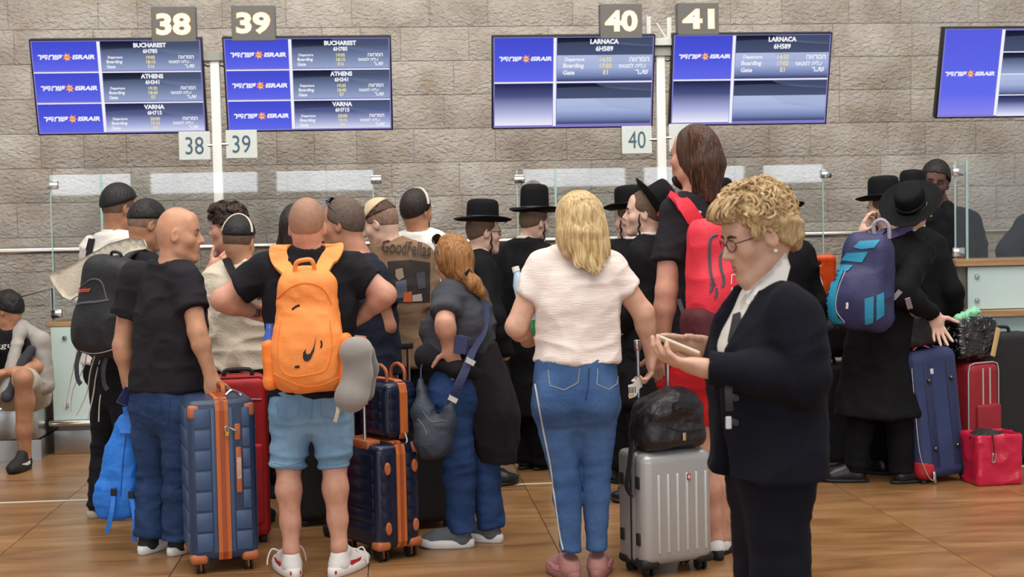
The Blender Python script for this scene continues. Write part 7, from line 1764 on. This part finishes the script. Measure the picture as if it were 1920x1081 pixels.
for s0 in (bpman.j['shL'], bpman.j['shR']):
    o0 = nk.lerp(s0, 0.55) + Z_ * 0.062
    MB().ribbon(catmull([c.q(0.0, 0.16, 0.48), o0 - bpman.f * 0.08 - Z_ * 0.01, o0, o0 + bpman.f * 0.10 - Z_ * 0.07, o0 + bpman.f * 0.13 - Z_ * 0.2], 6), 0.055, 0.012, bpman.r).build('shoulder_strap', B_m, c.root)
sheet('draped_sweater', [(268, 448), (240, 446), (205, 456), (165, 478), (125, 500), (90, 514), (104, 538), (118, 556), (132, 562), (160, 545), (195, 518), (222, 490), (250, 470), (275, 466)], lambda a, b: bpman.d - 0.10 + (270 - a) * 0.0004, 0.035, C_cream, bpman.root, 0.008)
fr = MB(); rr = random.Random(5)
for k in range(5):
    x0 = 146 + 16 * k; y0 = 640 + 6 * k
    fr.tube(catmull([P(x0 + rr.uniform(-6, 6) - 10 * q, y0 + 42 * q, bpman.d - 0.10) for q in range(4)], 4), 0.004, 5)
fr.build('fringe_cords', mat('cream_cord', '#cfc8b8', 0.8), bpman.root, True)
# ---- red backpack --------------------------------------------------------------------
R_m = mat('coral_red_nylon', '#dd2c40', 0.6, bump=0.25, bscale=120, var=0.06); R_d = mat('maroon_mesh', '#4e0f1c', 0.75, bump=0.3, bscale=160); R_g = mat('slate_strap', '#4d4a52', 0.7)
c = Case('backpack', 'coral red backpack worn by the very tall man', P(1366, 640, tall.d - 0.36), 160, 'backpack', 0, -0.05)
D = 0.20
bk = soft('main_bag', [rb_(c.q(0, D / 2, 0.27), (0.135, D / 2, 0.27), c.M, 0.08, 0.03, taper=0.75), ell(c.q(0, 0.03, 0.20), (0.11, 0.07, 0.15), c.M, 0.05)], R_m, c.root, 0.009, folds(0.007, 8, 9, 5))
soft('lower_mesh', [rb_(c.q(-0.03, 0.075, 0.07), (0.132, 0.105, 0.09), c.M, 0.06, 0.03)], R_d, c.root, 0.009, folds(0.005, 12, 12, 5))
for pts in ([(1345, 440), (1333, 446), (1330, 470), (1332, 510), (1340, 535)], [(1358, 470), (1350, 480), (1352, 505), (1357, 520)]): seam(bk, pts, 0.007, R_g, 'grey_piping')
for (x, y) in ((1334, 530), (1343, 540), (1356, 520)): seam(bk, [(x, y), (x + 1, y + 9), (x - 2, y + 18)], 0.007, R_g, 'zip_pull')
for k in range(3):
    seam(bk, [(1372, 515 + 25 * k), (1390, 514 + 25 * k)], 0.0022, R_white, 'white_print'); seam(bk, [(1372, 515 + 25 * k), (1371, 532 + 25 * k)], 0.0022, R_white, 'white_print')
sh = part(tall, 't_shirt')
q = [c.q(-0.05, 0.10, 0.52)] + [w for w in (onto(sh, x, y, 0.014) for x, y in ((1316, 440), (1300, 412), (1284, 390), (1268, 376))) if w is not None]
s0 = tall.j['shL']; nk = tall.j['neck']; o0 = nk.lerp(s0, 0.5) + Z_ * 0.05; q += [o0 + tall.f * 0.05, o0 + tall.f * 0.13 - Z_ * 0.10]
MB().ribbon(catmull(q, 5), 0.07, 0.014, CAMRT * 0.8 - Z_ * 0.4).build('shoulder_strap', R_m, c.root, True)
o1 = nk.lerp(tall.j['shR'], 0.5) + Z_ * 0.055; MB().ribbon(catmull([c.q(0.05, 0.14, 0.52), o1 - tall.f * 0.06, o1 + tall.f * 0.03, o1 + tall.f * 0.12 - Z_ * 0.12], 5), 0.065, 0.014, tall.r).build('shoulder_strap', R_m, c.root, True)
MB().ribbon(catmull([P(1272, 560, tall.d - 0.16), P(1286, 600, tall.d - 0.2), P(1300, 630, tall.d - 0.24)], 4), 0.02, 0.004, CAMRT).build('loose_strap', R_g, c.root)
M_print_w = mat('grey_print', '#a9a6a4', 0.8); M_print_r = mat('red_print', '#8f1f22', 0.8)
rr = random.Random(8)
for k in range(16):
    x = 1312 + rr.uniform(-8, 14); y = 398 + k * 9.5; pl = [(x + rr.uniform(3, 7) * math.cos(a), y + rr.uniform(3, 6) * math.sin(a)) for a in np.linspace(0, 6.28, 7, False)]
    patch(sh, pl, M_print_r if k % 3 == 1 else M_print_w, 'shirt_print', 0.003)
# ---- blue and teal backpack -------------------------------------------------------------
T_n = mat('indigo_nylon', '#2a2c55', 0.6, bump=0.3, bscale=120, var=0.12); T_t = mat('teal_nylon', '#1d86a8', 0.6, bump=0.25, bscale=120, var=0.06); T_g = mat('silver_grey_webbing', '#9d9aa4', 0.6)
c = Case('backpack', 'large indigo and teal backpack on the man in the long coat', P(1600, 620, p21.d - 0.40), 210, 'backpack', 0, 0.13)
D = 0.25
bk = soft('main_bag', [rb_(c.q(0, D / 2, 0.275), (0.185, D / 2, 0.275), c.M, 0.09, 0.03, taper=0.66), ell(c.q(-0.02, 0.03, 0.18), (0.16, 0.08, 0.16), c.M, 0.05)], T_n, c.root, 0.009, folds(0.008, 7, 8, 5))
patch(bk, [(1548, 525), (1556, 508), (1582, 508), (1570, 540), (1566, 575), (1572, 595), (1586, 606), (1560, 606), (1545, 600), (1540, 570)], T_t, 'teal_panel', 0.005)
patch(bk, [(1562, 500), (1572, 495), (1600, 497), (1590, 508), (1564, 507)], T_t, 'teal_panel', 0.005); patch(bk, [(1578, 488), (1588, 474), (1628, 472), (1616, 492)], T_t, 'teal_panel', 0.005); patch(bk, [(1600, 463), (1612, 452), (1650, 450), (1640, 464), (1615, 467)], T_t, 'teal_panel', 0.005)
patch(bk, [(1621, 560), (1638, 555), (1637, 604), (1622, 608)], T_t, 'teal_pocket', 0.006); patch(bk, [(1643, 554), (1656, 547), (1657, 590), (1643, 600)], T_t, 'teal_pocket', 0.006)
seam(bk, [(1585, 508), (1571, 545), (1568, 580), (1584, 604)], 0.004, T_g, 'silver_piping'); seam(bk, [(1588, 567), (1589, 571), (1588, 578)], 0.008, R_white, 'white_badge')
c.tube('loop_handle', [(0.02, 0.13, 0.53), (0.01, 0.12, 0.60), (0.05, 0.12, 0.63), (0.09, 0.13, 0.60), (0.10, 0.14, 0.53)], 0.011, T_g, 8, 6)
sh = part(p21, 'coat'); nk = p21.j['neck']
q = [c.q(0.06, 0.20, 0.50)] + [w for w in (onto(sh, x, y, 0.012) for x, y in ((1662, 448), (1685, 436), (1704, 432))) if w is not None]; o0 = nk.lerp(p21.j['shR'], 0.5) + Z_ * 0.06; q += [o0 + p21.f * 0.05]
MB().ribbon(catmull(q, 5), 0.05, 0.012, Z_ * 0.8 + CAMRT * 0.2).build('shoulder_strap', mat('violet_strap', '#4a4068', 0.7), c.root)
o1 = nk.lerp(p21.j['shL'], 0.55) + Z_ * 0.065; MB().ribbon(catmull([c.q(-0.02, 0.22, 0.50), o1 - p21.f * 0.05, o1 + p21.f * 0.04, o1 + p21.f * 0.12 - Z_ * 0.1], 5), 0.05, 0.012, p21.r).build('shoulder_strap', MATS['violet_strap'], c.root)
for pts in ([(1662, 575), (1675, 560), (1688, 545)], [(1700, 558), (1706, 575), (1712, 592)]):
    w = [q for q in (onto(sh, x, y, 0.008) for x, y in pts) if q is not None]
    if len(w) > 1: MB().ribbon(w, 0.03, 0.005, CAMRT).build('grey_webbing', T_g, c.root)
# ---- blue bag held by the bald man ---------------------------------------------------------
db = bald.d + 0.14
r = empty('drawstring_backpack', P(215, 985, db), 'bright blue lightweight backpack hanging from the hand of the bald man', 'backpack')
U_m = mat('bright_blue_nylon', '#1f74d2', 0.55, bump=0.35, bscale=60, var=0.08)
bb = soft('bag_body', [cap(P(238, 790, db), P(228, 850, db), 0.045, 0.085, 0.03, squash=(CF, 0.6)), cap(P(228, 850, db), P(222, 930, db), 0.085, 0.10, 0.03, squash=(CF, 0.6)), rb_(P(219, 935, db), (0.098, 0.05, 0.095), axes(CAMFWD), 0.035, 0.03)], U_m, r, 0.008, [folds(0.010, 6, 10, 3, True, None, True), folds(0.004, 20, 20, 6)])
for x in (235, 246): MB().ribbon(catmull([P(x, 762, db - 0.02), P(x + 2, 780, db - 0.02), P(x - 6, 812, db - 0.05)], 4), 0.03, 0.006, CAMRT).build('strap', U_m, r)
seam(bb, [(236, 815), (230, 870), (226, 930)], 0.004, mat('deep_blue_seam', '#1a5cab', 0.6), 'seam')
for (x, y, x2, y2) in ((213, 920, 200, 998), (246, 925, 252, 1015)):
    MB().ribbon(catmull([P(x, y, db - 0.07), P((x + x2) / 2 + 3, (y + y2) / 2, db - 0.10), P(x2, y2, db - 0.09)], 5), 0.022, 0.004, CAMRT).build('loose_strap', U_m, r); MB().box(P(x, y + 2, db - 0.078), (0.028, 0.012, 0.036), axes(CAMFWD), 0.003).build('buckle', R_blk, r)
MB().tube(catmull([P(190, 915, db - 0.02), P(178, 925, db - 0.03), P(178, 945, db - 0.03), P(188, 955, db - 0.02)], 5), 0.008, 6).build('side_loop', U_m, r, True)
# passport in his hand
r = empty('passport', P(240, 742, bald.d + 0.10), 'dark blue passport in the left hand of the bald man', 'passport')
M1 = axes(CAMFWD) @ Matrix.Rotation(0.55, 3, 'Y') @ Matrix.Rotation(0.5, 3, 'Z')
MB().box(P(236, 742, bald.d + 0.05), (0.055, 0.010, 0.09), M1, 0.003).build('cover', mat('passport_blue', '#26265e', 0.55), r); MB().box(P(236, 742, bald.d + 0.05), (0.052, 0.006, 0.0915), M1, 0.001).build('pages', R_white, r)
# ---- crossbody bag -----------------------------------------------------------------------
dd = redhead.d - 0.27
r = empty('crossbody_bag', P(820, 862, dd), 'slouchy dark slate crossbody bag at the hip of the red-haired woman', 'bag')
V_m = mat('slate_nylon', '#27323f', 0.6, bump=0.3, bscale=90, var=0.15); V_s = mat('navy_webbing', '#232d52', 0.7, bump=0.2, bscale=200)
cb_ = soft('bag_body', [cap(P(789, 715, dd + 0.08), P(793, 770, dd + 0.04), 0.02, 0.045, 0.03), cap(P(793, 770, dd + 0.04), P(812, 825, dd), 0.05, 0.082, 0.04, squash=(CF, 0.7)), cap(P(812, 828, dd), P(838, 790, dd), 0.08, 0.045, 0.04, squash=(CF, 0.7)), cap(P(838, 790, dd), P(848, 752, dd), 0.042, 0.014, 0.03)], V_m, r, 0.008, folds(0.010, 10, 12, 3))
seam(cb_, [(792, 770), (808, 790), (832, 788)], 0.003, B_g, 'zip'); seam(cb_, [(783, 785), (795, 800), (800, 815)], 0.003, B_g, 'pocket_zip')
sh = part(redhead, 't_shirt')
q = [P(847, 755, dd), P(858, 725, dd - 0.02), P(872, 695, dd - 0.01), P(886, 660, dd + 0.03)] + [w for w in (onto(sh, x, y, 0.008) for x, y in ((902, 628), (908, 590), (900, 562))) if w is not None]
MB().ribbon(catmull(q, 6), 0.042, 0.006, CAMRT * 0.9 + Z_ * 0.4).build('strap', V_s, r)
q = [P(790, 712, dd + 0.08), P(790, 690, dd + 0.12), P(798, 660, dd + 0.2)] ; MB().ribbon(catmull(q, 5), 0.03, 0.006, CAMFWD).build('strap', V_s, r)
for (x, y) in ((849, 748), (882, 678)): MB().box(P(x, y, dd - 0.02), (0.05, 0.008, 0.028), axes(CAMFWD) @ Matrix.Rotation(0.5, 3, 'Y'), 0.004).build('buckle', M_alu, r)
r = empty('passport', P(866, 660, redhead.d - 0.24), 'two navy passports held at the hip of the red-haired woman', 'passport')
for k in range(2): MB().box(P(864 + 3 * k, 646, redhead.d - 0.23 + 0.012 * k), (0.06, 0.008, 0.085), axes(CAMFWD) @ Matrix.Rotation(0.15 + 0.2 * k, 3, 'Y'), 0.002).build('cover', mat('passport_navy', '#2b3159', 0.55), r)
# ---- blonde woman: bottle, jeans details ---------------------------------------------------
a, b_ = P(966, 500, blonde.d + 0.20), P(1003, 630, blonde.d + 0.16); ax = (a - b_).normalized(); Mb = axes(ax.cross(CAMFWD).cross(ax) if False else CAMFWD, ax)
u_ = ax; f_ = (CAMFWD - u_ * CAMFWD.dot(u_)).normalized(); r_ = f_.cross(u_); Mb = Matrix((r_, f_, u_)).transposed(); Lb = (a - b_).length
r = empty('water_bottle', b_, 'plastic water bottle with green base tucked under the arm of the blonde woman', 'bottle')
gr = mat('green_pet', '#3fa866', 0.12, spec=0.6); cl_ = mat('pale_blue_pet', '#a9cbe0', 0.1)
MB().lathe([(0.001, 0), (0.030, 0.003), (0.035, 0.02), (0.035, 0.07)], b_, Mb, 18).build('base', gr, r, True); MB().lathe([(0.0352, 0.07), (0.0352, Lb * 0.62)], b_, Mb, 18).build('label', mat('bottle_label', '#8fc0da', 0.4, col2='#d8dfe4', vscale=20), r, True)
MB().lathe([(0.035, Lb * 0.62), (0.034, Lb * 0.75), (0.016, Lb * 0.9), (0.014, Lb * 0.94)], b_, Mb, 18).build('shoulder', cl_, r, True); MB().lathe([(0.017, Lb * 0.93), (0.017, Lb), (0.001, Lb + 0.001)], b_, Mb, 14).build('cap', R_white, r, True)
jn = part(blonde, 'jeans'); st = mat('denim_stitch', '#9a9488', 0.8); dk = mat('denim_seam_dark', '#243a63', 0.85)
seam(jn, [(1028, 692), (1031, 722), (1058, 731), (1084, 717), (1087, 690)], 0.0022, st, 'pocket_stitch', 0); seam(jn, [(1121, 690), (1119, 720), (1141, 730), (1157, 719), (1160, 692)], 0.0022, st, 'pocket_stitch', 0)
seam(jn, [(1104, 690), (1103, 720), (1098, 750)], 0.003, dk, 'centre_seam')
seam(jn, [(1004, 720), (1018, 800), (1032, 870), (1040, 930), (1050, 1000), (1056, 1030)], 0.005, mat('silver_side_stripe', '#b9b8b4', 0.5), 'side_stripe', 8)
jn = part(orange, 'denim_shorts'); sl_ = mat('light_denim_seam', '#6f8ca6', 0.85)
seam(jn, [(585, 745), (584, 765), (583, 785)], 0.003, sl_, 'centre_seam'); seam(jn, [(600, 752), (602, 778), (622, 784), (642, 776), (645, 750)], 0.0022, sl_, 'pocket_stitch', 0); seam(jn, [(520, 755), (522, 780), (545, 786), (560, 775), (562, 752)], 0.0022, sl_, 'pocket_stitch', 0)
for xs in ((514, 568), (600, 654)): seam(jn, [(xs[0], 868), ((xs[0] + xs[1]) / 2, 872), (xs[1], 866)], 0.002, sl_, 'hem_stitch')
jn = part(bald, 'jeans'); seam(jn, [(262, 748), (264, 775), (284, 783), (300, 775), (302, 748)], 0.0022, dk, 'pocket_stitch', 0); seam(jn, [(318, 745), (316, 790)], 0.003, dk, 'centre_seam')
# ---- printed brown T-shirt: lettering and a plain stand-in for the picture ------------------------
sh = part(tee, 't_shirt')
lettering(sh, 'GoodFellas', 762, 466, 88, 24, mat('tee_lettering', '#2c231d', 0.85), 'lettering', 0.10, 0.01, 0, 0.012)
patch(sh, [(727, 490), (770, 487), (806, 492), (806, 566), (768, 567), (730, 567)], mat('tee_dark_panel', '#241d1a', 0.85), 'print_panel', 0.003)
patch(sh, [(742, 505), (755, 502), (758, 520), (748, 526), (742, 518)], mat('tee_panel_beige', '#8e7a6a', 0.85), 'print_block', 0.005); patch(sh, [(742, 528), (762, 524), (764, 556), (744, 560)], mat('tee_panel_slate', '#4c5260', 0.85), 'print_block', 0.005); patch(sh, [(758, 548), (772, 546), (772, 566), (756, 566)], mat('tee_panel_orange', '#b5562a', 0.85), 'print_block', 0.006); patch(sh, [(780, 512), (796, 508), (798, 540), (784, 542)], mat('tee_panel_grey', '#3c3a40', 0.85), 'print_block', 0.005); patch(sh, [(773, 553), (790, 550), (792, 564), (773, 565)], mat('tee_panel_pale', '#a89c92', 0.85), 'print_block', 0.005)
lettering(sh, 'pictures', 761, 586, 22, 3, MATS['tee_lettering'], 'small_lettering')
band(sh, [(716, 452), (740, 460), (765, 480), (790, 512)], 0.04, C_blk, 'bag_strap', 0.008, 6, Z_ * 0.8 + CAMRT * 0.4)
# ---- phone, blouse and jacket details -----------------------------------------------------------
r = empty('smartphone', P(1275, 660, WD - 0.06), 'pale gold smartphone held by the woman with blonde curls', 'phone')
e0, e1 = P(1238, 638, WD - 0.05), P(1311, 668, WD - 0.10); ax = (e1 - e0).normalized(); nn = (Z_ * 1.0 - CAMRT * 0.0 + CAMFWD * 0.55); nn = (nn - ax * nn.dot(ax)).normalized(); sd = nn.cross(ax); Mp = Matrix((ax, sd, nn)).transposed(); cp = (e0 + e1) / 2
MB().box(cp, (0.135, 0.070, 0.009), Mp, 0.004, 3).build('case', mat('pale_gold_phone', '#d9cdb6', 0.3), r, True); MB().box(cp + nn * 0.005, (0.128, 0.064, 0.001), Mp).build('screen', plastic('phone_glass', '#20242c', 0.1), r); MB().box(cp - nn * 0.006 - ax * 0.045, (0.02, 0.02, 0.004), Mp, 0.002).build('camera_bump', M_dark, r)
jk_ = part(phonew, 'suit_jacket'); bl = part(phonew, 'blouse')
for (x, y) in ((1381, 745), (1381, 791)):
    w = onto(jk_, x, y, 0.004)
    if w: MB().lathe([(0.001, 0.004), (0.009, 0.004), (0.011, 0.001), (0.011, -0.004)], w, axes(Z_, CF * -1), 14).build('button', plastic('navy_button', '#22242e', 0.3), jk_, True)
wc = mat('white_blouse_collar', '#e2ddd6', 0.6, bump=0.1)
sheet('blouse_collar', [(1474, 474), (1482, 500), (1470, 545), (1448, 560), (1420, 548), (1402, 572), (1396, 560), (1420, 530), (1448, 505)], lambda a, b: WD - 0.075 - (a - 1396) * 0.0006, 0.006, wc, phonew.root, 0.003)
sheet('blouse_collar', [(1396, 552), (1412, 548), (1420, 562), (1404, 590), (1390, 582), (1388, 566)], lambda a, b: WD - 0.03, 0.006, wc, phonew.root, 0.002)
if bl:
    for pl in ([(1376, 590), (1390, 585), (1392, 620), (1372, 650), (1366, 640)], [(1362, 655), (1376, 660), (1368, 690), (1356, 685)]): patch(bl, pl, mat('blouse_black_print', '#17171b', 0.6), 'black_print', 0.004)
q = [w for w in (onto(bl, x, y, 0.010) for x, y in ((1428, 560), (1410, 590), (1392, 620), (1378, 650), (1372, 690))) if w is not None]
if len(q) > 2: MB().ribbon(catmull(q, 4), 0.022, 0.003, CAMRT).build('lanyard', mat('lanyard_black', '#15161c', 0.6), phonew.root)
q = [P(1366, 690, WD - 0.16), P(1366, 735, WD - 0.20), P(1368, 770, WD - 0.20)]; MB().ribbon(catmull(q, 4), 0.02, 0.003, CAMRT).build('lanyard', MATS['lanyard_black'], phonew.root)
MB().box(P(1366, 792, WD - 0.205), (0.016, 0.006, 0.034), axes(CAMFWD), 0.003).build('badge', mat('badge_pale', '#c9cbd0', 0.3), phonew.root)
lp = mat('navy_lapel', '#1b1c29', 0.85, bump=0.2, bscale=120)
for f4 in range(4): pass
# black shoulder bag of the young man in profile
r = empty('shoulder_bag', P(1172, 700, 8.0), 'square black shoulder bag behind the arm of the blonde woman', 'bag')
soft('bag_body', [rb_(P(1172, 638, 7.98), (0.085, 0.05, 0.21), axes(CAMFWD), 0.02, 0.02)], M_poly_b, r, 0.009, folds(0.004, 10, 10, 2)); MB().box(P(1172, 590, 7.91), (0.17, 0.012, 0.10), axes(CAMFWD), 0.004).build('flap', M_poly_b, r)
MB().ribbon(catmull([P(1160, 575, 7.98), P(1166, 540, 7.98), P(1185, 480, 7.98)], 4), 0.03, 0.005, CAMRT).build('strap', M_poly_b, r)
# round sticker on the glass
s_ = empty('glass_sticker', at_y(530, 397, DY + 0.0), 'small round sticker with blue cross on the left glass screen', 'sticker')
q = at_y(530, 397, DY + 0.008); MB().tube([q + (X_ * math.cos(a) + Z_ * math.sin(a)) * 0.034 for a in np.linspace(0, 6.28, 24, False)], 0.003, 5, True).build('ring', mat('sticker_grey', '#8f9496', 0.5), s_, True)
for a in (0.6, -0.6): MB().box(q, (0.04, 0.003, 0.009), Matrix.Rotation(a, 3, 'Y')).build('cross_bar', mat('sticker_blue', '#6c88a8', 0.5), s_)
# curved-frame chair left of the raised desk
cd_ = 9.08
r = empty('visitor_chair', ground(1770, 850), 'black chair with curved metal frame beside the raised desk', 'chair')
MB().tube(catmull([P(1784, 556, cd_), P(1772, 575, cd_), P(1766, 620, cd_), P(1766, 690, cd_), P(1766, 800, cd_)], 6), 0.012, 8).build('frame', M_steel, r, True)
soft('backrest', [rb_(P(1776, 612, cd_ + 0.05), (0.04, 0.02, 0.15), axes(CAMFWD), 0.02)], M_poly_b, r, 0.01); MB().box(P(1768, 680, cd_ + 0.10), (0.13, 0.2, 0.05), axes(CAMFWD), 0.02, 3).build('seat', M_poly_b, r, True)
for x, y in ((-0.05, 0.02), (0.05, 0.02), (-0.05, 0.18), (0.05, 0.18)):
    q = P(1768, 680, cd_) + CAMRT * x + CAMFWD * y; MB().tube([q, Vector((q.x, q.y, 0))], 0.010, 8).build('leg', M_steel, r, True)
# ------------------------------------------------------------------ repeats carry one group phrase per kind
GROUPS = dict(person='people queuing at the check-in desks', hard_suitcase='hard-shell suitcases in the queue', soft_suitcase='soft suitcases in the queue', backpack='backpacks worn in the queue',
              flight_monitor='flight monitors above the desks', counter_sign='lit counter number signs', number_plate='pale counter number plates', monitor_post='white monitor posts',
              check_in_desk='check-in desks', glass_screen='glass screens on the desks', baggage_conveyor='weighing conveyors between desks', passport='passports held in hands', duffel_bag='black travel bags')
for o in list(SC.objects):
    k = o.name.split('.')[0]
    if o.parent is None and k in GROUPS and 'label' in o.keys(): o['group'] = GROUPS[k]
